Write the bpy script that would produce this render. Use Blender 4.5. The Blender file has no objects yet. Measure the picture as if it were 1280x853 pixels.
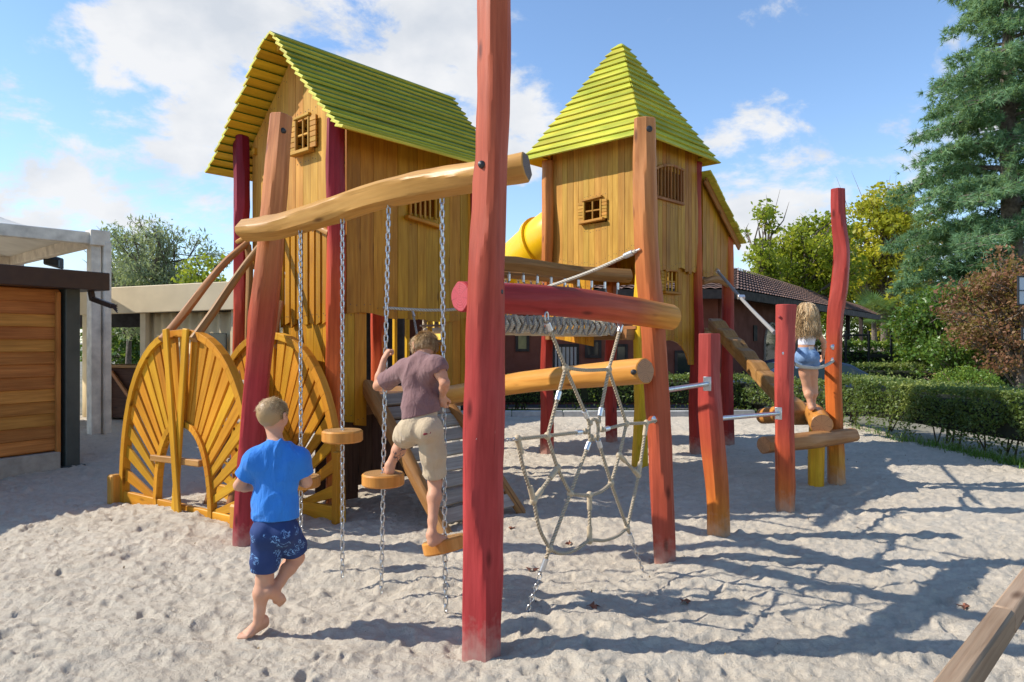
import bpy, math, random
import numpy as np
from mathutils import Vector, Matrix
random.seed(7)
rng = np.random.default_rng(7)
SC = bpy.context.scene
COL = SC.collection
FPX, CX, CY, EYE = 889.0, 640.0, 426.5, 1.55

def V(*a):
    return np.array(a if len(a) > 1 else a[0], float)

def at(px, py, Y):
    return V((px - CX) / FPX * Y, Y, EYE - (py - CY) / FPX * Y)

def on(px, py, z=0.0):
    return at(px, py, (EYE - z) * FPX / (py - CY))

def nrm(v):
    v = np.asarray(v, float)
    return v / (np.linalg.norm(v) + 1e-12)

# ------------------------------------------------------------------ noise
def _hash(ix, iy, iz, s):
    h = (ix.astype(np.int64) * 374761393 + iy.astype(np.int64) * 668265263 + iz.astype(np.int64) * 2147483647 + s * 974711) & 0xffffffff
    h = ((h ^ (h >> 13)) * 1274126177) & 0xffffffff
    h = ((h ^ (h >> 16)) * 2246822519) & 0xffffffff
    return ((h ^ (h >> 15)) & 0xffffff) / float(0xffffff)

def vnoise(p, s=0):
    p = np.asarray(p, float)
    i = np.floor(p).astype(np.int64)
    f = p - i
    f = f * f * f * (f * (f * 6 - 15) + 10)
    r = 0
    for dx in (0, 1):
        wx = f[..., 0] if dx else 1 - f[..., 0]
        for dy in (0, 1):
            wy = f[..., 1] if dy else 1 - f[..., 1]
            for dz in (0, 1):
                wz = f[..., 2] if dz else 1 - f[..., 2]
                r = r + wx * wy * wz * _hash(i[..., 0] + dx, i[..., 1] + dy, i[..., 2] + dz, s)
    return r * 2 - 1

def fbm(p, o=4, s=0, g=0.5):
    a, t, r = 1.0, 0, 0
    p = np.asarray(p, float)
    for k in range(o):
        r = r + a * vnoise(p + 17.3 * k, s + k)
        t += a
        a *= g
        p = p * 2.03
    return r / t

# ------------------------------------------------------------------ materials
class NT:
    def __init__(s, name):
        m = bpy.data.materials.new(name)
        m.use_nodes = True
        s.m = m
        s.nt = m.node_tree
        s.nt.nodes.clear()
        s.out = s.n('ShaderNodeOutputMaterial')
        s.b = s.n('ShaderNodeBsdfPrincipled')
        s.l(s.b.outputs[0], s.out.inputs[0])
    def n(s, t, **k):
        x = s.nt.nodes.new(t)
        for a, b in k.items():
            setattr(x, a, b)
        return x
    def l(s, a, b):
        s.nt.links.new(a, b)
    def put(s, sock, val):
        if hasattr(val, 'is_linked') or isinstance(val, bpy.types.NodeSocket):
            s.l(val, sock)
        else:
            if isinstance(val, (tuple, list)) and len(val) == 3 and sock.type == 'RGBA':
                val = (*val, 1)
            sock.default_value = val
    def math(s, op, a, b=0.0, c=None):
        x = s.n('ShaderNodeMath', operation=op)
        s.put(x.inputs[0], a)
        s.put(x.inputs[1], b)
        if c is not None:
            s.put(x.inputs[2], c)
        return x.outputs[0]
    def mr(s, v, a, b, c=0.0, d=1.0, smooth=False):
        x = s.n('ShaderNodeMapRange')
        if smooth:
            x.interpolation_type = 'SMOOTHSTEP'
        s.put(x.inputs[0], v)
        for i, q in enumerate((a, b, c, d)):
            x.inputs[i + 1].default_value = q
        return x.outputs[0]
    def mix(s, f, a, b, mode='MIX'):
        x = s.n('ShaderNodeMix', data_type='RGBA', blend_type=mode)
        s.put(x.inputs[0], f)
        s.put(x.inputs[6], a)
        s.put(x.inputs[7], b)
        return x.outputs[2]
    def attr(s, name):
        return s.n('ShaderNodeAttribute', attribute_name=name)
    def mapping(s, v, sc):
        x = s.n('ShaderNodeMapping')
        s.l(v, x.inputs[0])
        x.inputs['Scale'].default_value = sc
        return x.outputs[0]
    def noise(s, v, sc=5, det=4, w=None, rough=0.55, dist=0.0):
        x = s.n('ShaderNodeTexNoise')
        if w is not None:
            x.noise_dimensions = '4D'
            s.put(x.inputs['W'], w)
        if v is not None:
            s.l(v, x.inputs['Vector'])
        x.inputs['Scale'].default_value = sc
        x.inputs['Detail'].default_value = det
        x.inputs['Roughness'].default_value = rough
        x.inputs['Distortion'].default_value = dist
        return x.outputs[0]
    def bump(s, h, st=0.3, d=0.01):
        x = s.n('ShaderNodeBump')
        x.inputs['Strength'].default_value = st
        x.inputs['Distance'].default_value = d
        s.l(h, x.inputs['Height'])
        s.l(x.outputs[0], s.b.inputs['Normal'])

def ramp_cols(t, v, stops):
    x = t.n('ShaderNodeValToRGB')
    t.put(x.inputs[0], v)
    el = x.color_ramp.elements
    while len(el) < len(stops):
        el.new(0.5)
    for e, (p, c) in zip(el, stops):
        e.position = p
        e.color = (*c, 1)
    return x.outputs[0]

def wood(name, c1, c2, tint=0.25, rough=0.42, stretch=(1.2, 14, 14), bump=0.35, grad=None, gaxis='z', knots=True, crack=0.5, spec=0.22, wear=None, nsc=3.0, dust=False, streak=0.35):
    t = NT(name)
    g = t.attr('gco').outputs['Vector']
    tn = t.attr('tint').outputs['Fac']
    w = t.math('MULTIPLY', tn, 41.0)
    grain = t.noise(t.mapping(g, stretch), nsc, 6, w, 0.6, 0.3)
    broad = t.noise(t.mapping(g, (0.8, 2.2, 2.2)), 1.6, 3, w)
    if grad:
        src = t.attr('gco').outputs['Vector'] if gaxis == 'x' else t.n('ShaderNodeTexCoord').outputs['Object']
        sp = t.n('ShaderNodeSeparateXYZ')
        t.l(src, sp.inputs[0])
        zz = sp.outputs[0 if gaxis == 'x' else 2]
        zz = t.math('ADD', zz, t.math('MULTIPLY', t.math('SUBTRACT', broad, 0.5), 0.5))
        z0, z1 = grad[0][0], grad[-1][0]
        base = ramp_cols(t, t.mr(zz, z0, z1), [((a - z0) / (z1 - z0), c) for a, c in grad])
        dark = t.mix(1.0, base, c2, 'MULTIPLY')
        col = t.mix(t.mr(grain, 0.38, 0.72), base, dark)
    else:
        col = t.mix(t.mr(grain, 0.3, 0.72), c1, c2)
    col = t.mix(t.mr(broad, 0.35, 0.75, 0.0, 0.62), col, (0.45, 0.36, 0.28), 'MULTIPLY')
    if streak:
        sk = t.noise(t.mapping(g, (0.45, 20, 20)), 1.7, 4, t.math('ADD', w, 5.0))
        col = t.mix(t.mr(sk, 0.5, 0.72, 0.0, streak), col, t.mix(1.0, col, (1.5, 1.45, 1.5), 'MULTIPLY'))
    if crack:
        cr = t.noise(t.mapping(g, (0.55, 30, 30)), 1.5, 3, w)
        col = t.mix(t.mr(cr, 0.67, 0.74, 0.0, crack), col, (0.2, 0.12, 0.07), 'MULTIPLY')
    if wear:
        wr = t.noise(t.mapping(g, (2.5, 9, 9)), 2.4, 6, w, 0.7)
        col = t.mix(t.mr(wr, 0.68, 0.75, 0.0, 0.75), col, wear)
    if knots:
        vo = t.n('ShaderNodeTexVoronoi')
        vo.inputs['Scale'].default_value = 1.0
        t.l(t.mapping(g, (2.6, 8, 8)), vo.inputs['Vector'])
        col = t.mix(t.mr(vo.outputs['Distance'], 0.06, 0.17, 0.75, 0.0), col, (0.16, 0.09, 0.05), 'MULTIPLY')
    if dust:
        s3 = t.n('ShaderNodeSeparateXYZ')
        t.l(t.n('ShaderNodeTexCoord').outputs['Object'], s3.inputs[0])
        hz_ = t.math('ADD', s3.outputs[2], t.math('MULTIPLY', t.noise(g, 22, 5), 0.28))
        col = t.mix(t.mr(hz_, 0.12, 0.34, 0.6, 0.0), col, (0.46, 0.36, 0.28))
    hv = t.n('ShaderNodeHueSaturation')
    t.l(col, hv.inputs['Color'])
    t.l(t.mr(tn, 0, 1, 1 - tint, 1 + tint), hv.inputs['Value'])
    t.l(t.mr(t.math('FRACT', t.math('MULTIPLY', tn, 7.31)), 0, 1, 0.488, 0.508), hv.inputs['Hue'])
    t.l(hv.outputs[0], t.b.inputs['Base Color'])
    t.l(t.mr(grain, 0.2, 0.8, rough - 0.05, rough + 0.2), t.b.inputs['Roughness'])
    t.b.inputs['Specular IOR Level'].default_value = spec
    if bump:
        t.bump(grain, bump, 0.006)
    return t.m

def endgrain(name, c1, c2):
    t = NT(name)
    g = t.attr('gco').outputs['Vector']
    sp = t.n('ShaderNodeSeparateXYZ')
    t.l(g, sp.inputs[0])
    y, z = sp.outputs[1], sp.outputs[2]
    r = t.math('SQRT', t.math('ADD', t.math('MULTIPLY', y, y), t.math('MULTIPLY', z, z)))
    n = t.noise(g, 14, 4)
    ring = t.math('SINE', t.math('ADD', t.math('MULTIPLY', r, 520.0), t.math('MULTIPLY', n, 9.0)))
    a = t.math('ARCTAN2', y, z)
    ck = t.math('ABSOLUTE', t.math('SINE', t.math('ADD', t.math('MULTIPLY', a, 3.5), t.math('MULTIPLY', n, 1.5))))
    col = t.mix(t.mr(ring, -1, 1), c1, c2)
    col = t.mix(t.mr(ck, 0.0, 0.11, 0.85, 0.0), col, (0.06, 0.035, 0.02), 'MULTIPLY')
    t.l(col, t.b.inputs['Base Color'])
    t.b.inputs['Roughness'].default_value = 0.55
    t.bump(ring, 0.15, 0.003)
    return t.m

def plain(name, c, rough=0.6, var=0.15, sc=8, bump=0.0, metal=0.0, coord='Object', spec=0.5, c2=None, tint=0.0, bsc=None, bd=0.01):
    t = NT(name)
    co = t.n('ShaderNodeTexCoord').outputs[coord]
    n = t.noise(co, sc, 6)
    col = t.mix(t.mr(n, 0.32, 0.7), tuple(min(1, x * (1 + var)) for x in c), c2 or tuple(x * (1 - var) for x in c))
    if tint:
        tn = t.attr('tint').outputs['Fac']
        hv = t.n('ShaderNodeHueSaturation')
        t.l(col, hv.inputs['Color'])
        t.l(t.mr(tn, 0, 1, 1 - tint, 1 + tint), hv.inputs['Value'])
        t.l(t.mr(t.math('FRACT', t.math('MULTIPLY', tn, 7.31)), 0, 1, 0.48, 0.52), hv.inputs['Hue'])
        col = hv.outputs[0]
    t.l(col, t.b.inputs['Base Color'])
    t.l(t.mr(n, 0.3, 0.7, rough * 0.85, min(1, rough * 1.15)), t.b.inputs['Roughness'])
    t.b.inputs['Metallic'].default_value = metal
    t.b.inputs['Specular IOR Level'].default_value = spec
    if bump:
        t.bump(t.noise(co, bsc or sc * 4, 5), bump, bd)
    return t.m

def leafmat(name, c1, c2, c3=None, trans=0.3, rough=0.5):
    t = NT(name)
    tn = t.attr('tint').outputs['Fac']
    col = ramp_cols(t, tn, [(0.0, c1), (0.6, c2), (1.0, c3 or c2)])
    t.l(col, t.b.inputs['Base Color'])
    t.b.inputs['Roughness'].default_value = rough
    t.b.inputs['Specular IOR Level'].default_value = 0.35
    tr = t.n('ShaderNodeBsdfTranslucent')
    t.l(t.mix(0.35, col, (0.5, 0.6, 0.05), 'MIX'), tr.inputs[0])
    ms = t.n('ShaderNodeMixShader')
    ms.inputs[0].default_value = trans
    t.l(t.b.outputs[0], ms.inputs[1])
    t.l(tr.outputs[0], ms.inputs[2])
    t.l(ms.outputs[0], t.out.inputs[0])
    return t.m

# ------------------------------------------------------------------ objects
def wloc(o):
    p = V(0, 0, 0)
    while o is not None:
        p = p + V(*o.location)
        o = o.parent
    return p

def tag(o, label=None, cat=None, group=None, kind=None):
    if label: o['label'] = label
    if cat: o['category'] = cat
    if group: o['group'] = group
    if kind: o['kind'] = kind
    return o

def thing(name, loc, label, cat, group=None):
    o = bpy.data.objects.new(name, None)
    o.empty_display_size = 0.1
    o.location = tuple(float(x) for x in loc)
    COL.objects.link(o)
    return tag(o, label, cat, group)

class MB:
    """mesh buffer: vertices, faces, material slots, grain coordinates, tint"""
    def __init__(s):
        s.v, s.f, s.mi, s.g, s.t, s.n = [], [], [], [], [], 0
        s.ch = []
    def add(s, v, f, g=None, tint=None, mi=0):
        v = np.asarray(v, float).reshape(-1, 3)
        n0 = s.n
        s.ch.append((n0, len(s.f), len(f)))
        s.v.append(v)
        s.g.append(v if g is None else np.asarray(g, float))
        s.t.append(np.full(len(v), random.random() if tint is None else tint) if np.isscalar(tint) or tint is None else np.asarray(tint))
        s.f += [[i + n0 for i in q] for q in f]
        s.mi += list(mi) if isinstance(mi, (list, tuple)) else [mi] * len(f)
        s.n += len(v)
        return s
    def box(s, c, half, X=(1, 0, 0), Y=(0, 1, 0), Z=(0, 0, 1), ch=0.006, mi=0, tint=None, taper=1.0):
        """chamfered box, centre c, half sizes along the axes X Y Z"""
        X, Y, Z = nrm(X), nrm(Y), nrm(Z)
        hx, hy, hz = half
        ch = min(ch, hx * 0.6, hy * 0.6, hz * 0.6)
        vs, gs = [], []
        idx = {}
        for sx in (-1, 1):
            for sy in (-1, 1):
                for sz in (-1, 1):
                    for k in range(3):
                        p = [sx * hx, sy * hy, sz * hz]
                        for j in range(3):
                            if j != k:
                                p[j] -= (sx, sy, sz)[j] * ch
                        idx[(sx, sy, sz, k)] = len(vs)
                        if taper != 1.0 and sz > 0:
                            p[0] *= taper; p[1] *= taper
                        vs.append(V(*c) + X * p[0] + Y * p[1] + Z * p[2])
                        lg = int(np.argmax(half))
                        o = [p[lg]] + [p[j] for j in range(3) if j != lg]
                        gs.append(o)
        f = []
        I = lambda a, b, cc, k: idx[(a, b, cc, k)]
        for k in range(3):
            a1, a2 = (k + 1) % 3, (k + 2) % 3
            for sg in (-1, 1):
                q = []
                for (p1, p2) in ((-1, -1), (1, -1), (1, 1), (-1, 1)):
                    t = [0, 0, 0]
                    t[k], t[a1], t[a2] = sg, p1, p2
                    q.append(I(*t, k))
                f.append(q if sg > 0 else q[::-1])
        for k in range(3):
            a1, a2 = (k + 1) % 3, (k + 2) % 3
            for p1 in (-1, 1):
                for p2 in (-1, 1):
                    A, B = [0] * 3, [0] * 3
                    A[k], B[k] = -1, 1
                    A[a1] = B[a1] = p1
                    A[a2] = B[a2] = p2
                    q = [I(*A, a1), I(*B, a1), I(*B, a2), I(*A, a2)]
                    f.append(q if p1 * p2 < 0 else q[::-1])
        for sx in (-1, 1):
            for sy in (-1, 1):
                for sz in (-1, 1):
                    q = [I(sx, sy, sz, 0), I(sx, sy, sz, 1), I(sx, sy, sz, 2)]
                    f.append(q if sx * sy * sz > 0 else q[::-1])
        return s.add(vs, f, gs, tint, mi)
    def beam(s, a, b, w, h, up=(0, 0, 1), ch=0.006, mi=0, tint=None):
        a, b = V(*a), V(*b)
        d = nrm(b - a)
        side = nrm(np.cross(d, up))
        u2 = np.cross(side, d)
        return s.box((a + b) / 2, (np.linalg.norm(b - a) / 2, w / 2, h / 2), d, side, u2, ch, mi, tint)
    def prism(s, pts, n, th, mi=0, tint=None, ax=None, g0=0.0):
        """polygon pts (3D, planar) extruded by th along n"""
        pts = [V(*p) for p in pts]
        n = nrm(n)
        k = len(pts)
        nn = sum((np.cross(pts[i] - pts[0], pts[(i + 1) % k] - pts[0]) for i in range(1, k - 1)), V(0, 0, 0))
        if np.dot(nn, n) < 0:
            pts = pts[::-1]
        ax = V(0, 0, 1) if ax is None else nrm(ax)
        s2 = nrm(np.cross(ax, n))
        v = [p for p in pts] + [p + n * th for p in pts]
        c = sum(pts) / k
        g = [((p - c) @ ax + g0, (p - c) @ s2, (p - c) @ n) for p in v]
        f = [list(range(k))[::-1], [k + i for i in range(k)]]
        f += [[i, (i + 1) % k, k + (i + 1) % k, k + i] for i in range(k)]
        return s.add(v, f, g, tint, mi)
    def tube(s, pts, rad, n=8, mi=0, capmi=None, rough=0.0, seed=0, step=None, tint=None, caps=True, closed=False, x0=0.0, flat=0.0):
        pts = np.array([V(*p) for p in pts])
        rad = np.full(len(pts), rad) if np.isscalar(rad) else np.asarray(rad, float)
        if step:
            pts, rad = resample(pts, rad, step, closed)
        m = len(pts)
        T = np.gradient(pts, axis=0) if not closed else (np.roll(pts, -1, 0) - np.roll(pts, 1, 0))
        T /= np.linalg.norm(T, axis=1)[:, None] + 1e-12
        ref = V(0, 0, 1) if abs(T[0][2]) < 0.9 else V(1, 0, 0)
        N = [nrm(ref - T[0] * (ref @ T[0]))]
        for i in range(1, m):
            q = N[-1] - T[i] * (N[-1] @ T[i])
            N.append(nrm(q))
        N = np.array(N)
        B = np.cross(T, N)
        L = np.concatenate([[0], np.cumsum(np.linalg.norm(np.diff(pts, axis=0), axis=1))]) + x0
        th = np.arange(n) / n * 2 * np.pi
        ct, st = np.cos(th), np.sin(th)
        R = rad[:, None] * np.ones((1, n))
        if rough:
            q = np.stack(np.broadcast_arrays(ct[None] * 1.3, st[None] * 1.3, L[:, None] * 2.4), -1) + seed * 7.7
            q2 = np.stack(np.broadcast_arrays(ct[None] * 2.6, st[None] * 2.6, L[:, None] * 6), -1) + seed * 3.1
            fac = np.maximum(vnoise(q * V(1.6, 1.6, 1), seed + 5), -0.25)
            R = R * (1 + rough * (0.75 * fac + 0.45 * vnoise(q2, seed + 9)))
            if flat:
                for j in range(5):
                    a0 = seed * 1.3 + j * 1.256 + 0.5 * vnoise(np.stack([L * 0.9, L * 0 + j, L * 0], -1), seed)[:, None]
                    lim = rad[:, None] * (0.985 - flat * (0.5 + 0.5 * vnoise(np.stack([L * 2.2, L * 0 + j * 3.3, L * 0 + 2], -1), seed + 2)[:, None]))
                    cc = np.cos(th[None] - a0)
                    R = np.where(cc > 0.3, np.minimum(R, lim / np.maximum(cc, 0.3)), R)
        P = pts[:, None, :] + (N[:, None, :] * ct[None, :, None] + B[:, None, :] * st[None, :, None]) * R[..., None]
        G = np.stack(np.broadcast_arrays(L[:, None], ct[None] * R, st[None] * R), -1)
        v, g = P.reshape(-1, 3), G.reshape(-1, 3)
        f = []
        rng_ = range(m if closed else m - 1)
        for i in rng_:
            i2 = (i + 1) % m
            for j in range(n):
                j2 = (j + 1) % n
                f.append([i * n + j, i * n + j2, i2 * n + j2, i2 * n + j])
        mi_ = [mi] * len(f)
        if caps and not closed:
            v, g = list(v), list(g)
            cm = mi if capmi is None else capmi
            for (i, sg) in ((0, -1), (m - 1, 1)):
                r = rad[i]
                off = T[i] * sg * r * 0.07
                base = len(v)
                for j in range(n):
                    v.append(pts[i] + off + (P[i, j] - pts[i]) * 0.93)
                    g.append((L[i] + sg * r * .07, ct[j] * r * .93, st[j] * r * .93))
                v.append(pts[i] + off * 1.15)
                g.append((L[i], 0, 0))
                for j in range(n):
                    j2 = (j + 1) % n
                    q = [i * n + j, i * n + j2, base + j2, base + j]
                    q2 = [base + j, base + j2, base + n]
                    f += [q if sg > 0 else q[::-1], q2 if sg > 0 else q2[::-1]]
                    mi_ += [mi, cm]
        return s.add(v, f, g, tint, mi_)
    def sphere(s, c, r, nu=10, nv=6, mi=0, sc=(1, 1, 1), tint=None):
        v, f = [], []
        for i in range(nv + 1):
            a = math.pi * i / nv
            for j in range(nu):
                b = 2 * math.pi * j / nu
                v.append(V(*c) + r * V(math.sin(a) * math.cos(b) * sc[0], math.sin(a) * math.sin(b) * sc[1], math.cos(a) * sc[2]))
        for i in range(nv):
            for j in range(nu):
                j2 = (j + 1) % nu
                f.append([i * nu + j, (i + 1) * nu + j, (i + 1) * nu + j2, i * nu + j2])
        return s.add(v, f, None, tint, mi)
    def each(s, name, mats, parent=None, per=1, **k):
        """one object per added piece (or per group of pieces)"""
        out = []
        for i in range(0, len(s.v), per):
            m = MB()
            for j in range(i, min(i + per, len(s.v))):
                n0, f0, nf = s.ch[j]
                m.add(s.v[j], [[x - n0 for x in q] for q in s.f[f0:f0 + nf]], s.g[j], s.t[j], s.mi[f0:f0 + nf])
            out.append(m.build(name, mats, parent, **k))
        return out
    def build(s, name, mats, parent=None, smooth=True, label=None, angle=40, group=None, cat=None, kind=None, bevel=0):
        mats = mats if isinstance(mats, (list, tuple)) else [mats]
        v = np.concatenate(s.v)
        off = wloc(parent) if parent is not None else V(0, 0, 0)
        me = bpy.data.meshes.new(name)
        me.from_pydata((v - off).tolist(), [], s.f)
        for m in mats:
            me.materials.append(m)
        if len(mats) > 1:
            me.polygons.foreach_set('material_index', np.array(s.mi, np.int32))
        a = me.attributes.new('gco', 'FLOAT_VECTOR', 'POINT')
        a.data.foreach_set('vector', np.concatenate(s.g).astype(np.float32).ravel())
        a = me.attributes.new('tint', 'FLOAT', 'POINT')
        a.data.foreach_set('value', np.concatenate(s.t).astype(np.float32))
        if smooth:
            me.polygons.foreach_set('use_smooth', np.ones(len(me.polygons), bool))
            me.set_sharp_from_angle(angle=math.radians(angle))
        me.validate()
        me.update()
        o = bpy.data.objects.new(name, me)
        COL.objects.link(o)
        if parent is not None:
            o.parent = parent
        if bevel:
            bv = o.modifiers.new('edge', 'BEVEL')
            bv.width = bevel
            bv.segments = 2
            bv.limit_method = 'ANGLE'
        return tag(o, label, cat, group, kind)

def resample(pts, rad, step, closed=False):
    if closed:
        pts = np.vstack([pts[-1:], pts, pts[:2]])
        rad = np.concatenate([rad[-1:], rad, rad[:2]])
    else:
        pts = np.vstack([2 * pts[0] - pts[1], pts, 2 * pts[-1] - pts[-2]])
        rad = np.concatenate([[rad[0]], rad, [rad[-1]]])
    P, R = [], []
    for i in range(1, len(pts) - 2):
        L = np.linalg.norm(pts[i + 1] - pts[i])
        k = max(1, int(math.ceil(L / step)))
        for j in range(k):
            t = j / k
            a, b, c, d = pts[i - 1], pts[i], pts[i + 1], pts[i + 2]
            P.append(0.5 * (2 * b + (c - a) * t + (2 * a - 5 * b + 4 * c - d) * t * t + (3 * b - a - 3 * c + d) * t ** 3))
            R.append(rad[i] + (rad[i + 1] - rad[i]) * t)
    if not closed:
        P.append(pts[-2])
        R.append(rad[-2])
    return np.array(P), np.array(R)

def fastmesh(name, v, f, mats, parent=None, tint=None, smooth=False, **k):
    """many equal polygons at once; f is an int array (n, 3 or 4)"""
    off = wloc(parent) if parent is not None else V(0, 0, 0)
    me = bpy.data.meshes.new(name)
    v = (np.asarray(v) - off).astype(np.float32)
    f = np.asarray(f, np.int32)
    n, q = f.shape
    me.vertices.add(len(v))
    me.vertices.foreach_set('co', v.ravel())
    me.loops.add(n * q)
    me.loops.foreach_set('vertex_index', f.ravel())
    me.polygons.add(n)
    me.polygons.foreach_set('loop_start', np.arange(n, dtype=np.int32) * q)
    me.polygons.foreach_set('loop_total', np.full(n, q, np.int32))
    if smooth:
        me.polygons.foreach_set('use_smooth', np.ones(n, bool))
    for m in (mats if isinstance(mats, (list, tuple)) else [mats]):
        me.materials.append(m)
    if tint is not None:
        a = me.attributes.new('tint', 'FLOAT', 'POINT')
        a.data.foreach_set('value', np.asarray(tint, np.float32))
    me.update(calc_edges=True)
    me.validate()
    o = bpy.data.objects.new(name, me)
    COL.objects.link(o)
    if parent is not None:
        o.parent = parent
    return tag(o, k.get('label'), k.get('cat'), k.get('group'), k.get('kind'))

def leaf_arrays(P, size, aspect=0.5, up=0.3, droop=None, jit=0.35, fold=0.18, seed=1):
    r = np.random.default_rng(seed)
    n = len(P)
    d = r.normal(size=(n, 3))
    if droop is not None:
        d = d * 0.7 + np.asarray(droop)
    d /= np.linalg.norm(d, axis=1)[:, None]
    nn = r.normal(size=(n, 3)) + V(0, 0, up * 3)
    s = np.cross(d, nn)
    s /= np.linalg.norm(s, axis=1)[:, None] + 1e-9
    nn = np.cross(s, d)
    L = size * (1 + jit * r.normal(size=n)).clip(0.4, 1.8)
    L = L[:, None]
    W = L * aspect * 0.5
    a = P - d * L * 0.5
    b = P + d * L * 0.5
    m = P + d * L * 0.05 - nn * L * fold
    v = np.stack([a, m + s * W + nn * L * fold, b, m - s * W + nn * L * fold], 1).reshape(-1, 3)
    f = np.arange(n * 4).reshape(n, 4)
    f = np.concatenate([f[:, [0, 1, 2]], f[:, [0, 2, 3]]])
    return v, f
# ------------------------------------------------------------------ palette
STAIN1, STAIN2 = (0.60, 0.30, 0.05), (0.36, 0.15, 0.02)
M = {}
M['plank'] = wood('ochre_plank', (0.53, 0.255, 0.013), (0.35, 0.145, 0.006), 0.13, 0.42, (0.9, 12, 12), 0.3, crack=0.4)
M['plank_pale'] = wood('pale_sunlit_plank', (0.62, 0.35, 0.06), (0.46, 0.225, 0.028), 0.16, 0.5, (0.9, 12, 12), 0.3, crack=0.4)  # paler plank, mostly for sun-facing walls: their lit tone is in the colour
M['plank_yellow'] = wood('yellow_plank', (0.66, 0.335, 0.028), (0.50, 0.22, 0.012), 0.14, 0.4, (0.9, 12, 12), 0.25, crack=0.35)
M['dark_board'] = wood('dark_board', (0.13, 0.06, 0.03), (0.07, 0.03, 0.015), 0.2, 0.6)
M['brown_trim'] = wood('brown_trim', (0.42, 0.19, 0.05), (0.27, 0.11, 0.025), 0.2, 0.5)
M['honey_log'] = wood('honey_log', (0.62, 0.34, 0.10), (0.42, 0.20, 0.045), 0.1, 0.36, (0.7, 9, 9), 0.4, crack=0.8)
M['brown_log'] = wood('brown_log', (0.45, 0.23, 0.08), (0.27, 0.12, 0.035), 0.12, 0.45, (0.7, 9, 9), 0.4, crack=0.8)
M['amber_log'] = wood('amber_log', (0.66, 0.34, 0.07), (0.48, 0.21, 0.03), 0.1, 0.33, (0.7, 9, 9), 0.35, crack=0.8)
M['grey_wood'] = wood('weathered_grey_wood', (0.42, 0.37, 0.30), (0.25, 0.21, 0.17), 0.18, 0.8, (0.9, 16, 16), 0.5, crack=0.7)
M['rail_wood'] = wood('weathered_rail_wood', (0.40, 0.29, 0.19), (0.25, 0.165, 0.10), 0.12, 0.75, (0.7, 18, 18), 0.5, crack=0.8)
RED, ORG, BRN, YEL = (0.36, 0.035, 0.022), (0.60, 0.16, 0.022), (0.52, 0.20, 0.055), (0.70, 0.36, 0.035)
DRED, PINK = (0.20, 0.012, 0.014), (0.42, 0.05, 0.04)
GR = (0.72, 0.62, 0.55)
def post_mat(name, grad, axis='z', wear=(0.55, 0.27, 0.17)):
    return wood(name, None, GR, 0.06, 0.42, (0.8, 11, 11), 0.45, grad, axis, wear=wear, crack=0.85, dust=(axis == 'z'), streak=0.5)
M['red_post'] = post_mat('red_orange_stain', [(0, (0.44, 0.075, 0.05)), (1.5, (0.44, 0.085, 0.045)), (2.2, (0.47, 0.13, 0.045)), (3.6, (0.48, 0.155, 0.05))], wear=(0.55, 0.28, 0.2))
M['left_post'] = post_mat('red_to_brown_stain', [(0, (0.33, 0.035, 0.03)), (1.2, (0.39, 0.06, 0.035)), (1.85, (0.48, 0.13, 0.035)), (2.3, (0.56, 0.245, 0.065)), (3.3, (0.55, 0.25, 0.075))])
M['right_post'] = post_mat('red_to_tan_stain', [(0, (0.42, 0.065, 0.045)), (1.3, (0.46, 0.10, 0.04)), (1.9, (0.56, 0.16, 0.05)), (2.4, (0.56, 0.22, 0.07)), (3.2, (0.54, 0.235, 0.085))])
M['short_post'] = post_mat('red_to_amber_stain', [(0, (0.68, 0.30, 0.035)), (0.35, (0.62, 0.20, 0.03)), (0.75, (0.48, 0.10, 0.04)), (1.1, (0.42, 0.065, 0.045)), (1.7, (0.43, 0.08, 0.06))])
M['mid_post'] = post_mat('red_with_orange_foot', [(0, (0.60, 0.20, 0.03)), (0.5, (0.50, 0.10, 0.03)), (0.85, (0.42, 0.07, 0.045)), (1.9, (0.41, 0.075, 0.055))])
M['tall_post'] = post_mat('red_over_orange_stain', [(0, (0.60, 0.24, 0.03)), (0.25, (0.60, 0.30, 0.04)), (0.5, (0.60, 0.17, 0.025)), (1.2, (0.58, 0.15, 0.025)), (1.7, (0.44, 0.075, 0.04)), (3.2, (0.40, 0.055, 0.04))])
M['house_post'] = post_mat('dark_red_over_orange', [(0, (0.55, 0.20, 0.03)), (0.9, (0.60, 0.15, 0.022)), (1.9, (0.56, 0.10, 0.022)), (2.6, (0.33, 0.025, 0.022)), (3.6, (0.22, 0.012, 0.018))])
M['tower_post'] = post_mat('red_below_orange', [(0, (0.34, 0.022, 0.025)), (1.6, (0.36, 0.03, 0.025)), (2.0, (0.58, 0.13, 0.02)), (2.7, (0.60, 0.19, 0.04)), (4.0, (0.56, 0.22, 0.06))])
M['bay_post'] = post_mat('dark_red_stain', [(0, (0.30, 0.018, 0.022)), (2.0, (0.32, 0.02, 0.02)), (2.6, (0.55, 0.12, 0.02)), (4.0, (0.30, 0.02, 0.02))])
M['red_beam'] = post_mat('red_to_amber_beam', [(0, (0.42, 0.03, 0.04)), (0.65, (0.38, 0.03, 0.03)), (1.35, (0.46, 0.09, 0.03)), (1.65, (0.62, 0.24, 0.035)), (1.85, (0.64, 0.30, 0.05))], 'x')
M['yellow_post'] = wood('yellow_stain', (0.78, 0.48, 0.02), (0.66, 0.34, 0.015), 0.1, 0.4)
M['end'] = endgrain('end_grain', (0.44, 0.24, 0.08), (0.27, 0.13, 0.035))
M['end_dark'] = endgrain('dark_end_grain', (0.16, 0.10, 0.06), (0.08, 0.05, 0.03))
M['end_red'] = endgrain('red_end_grain', (0.45, 0.06, 0.07), (0.38, 0.04, 0.05))
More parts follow.
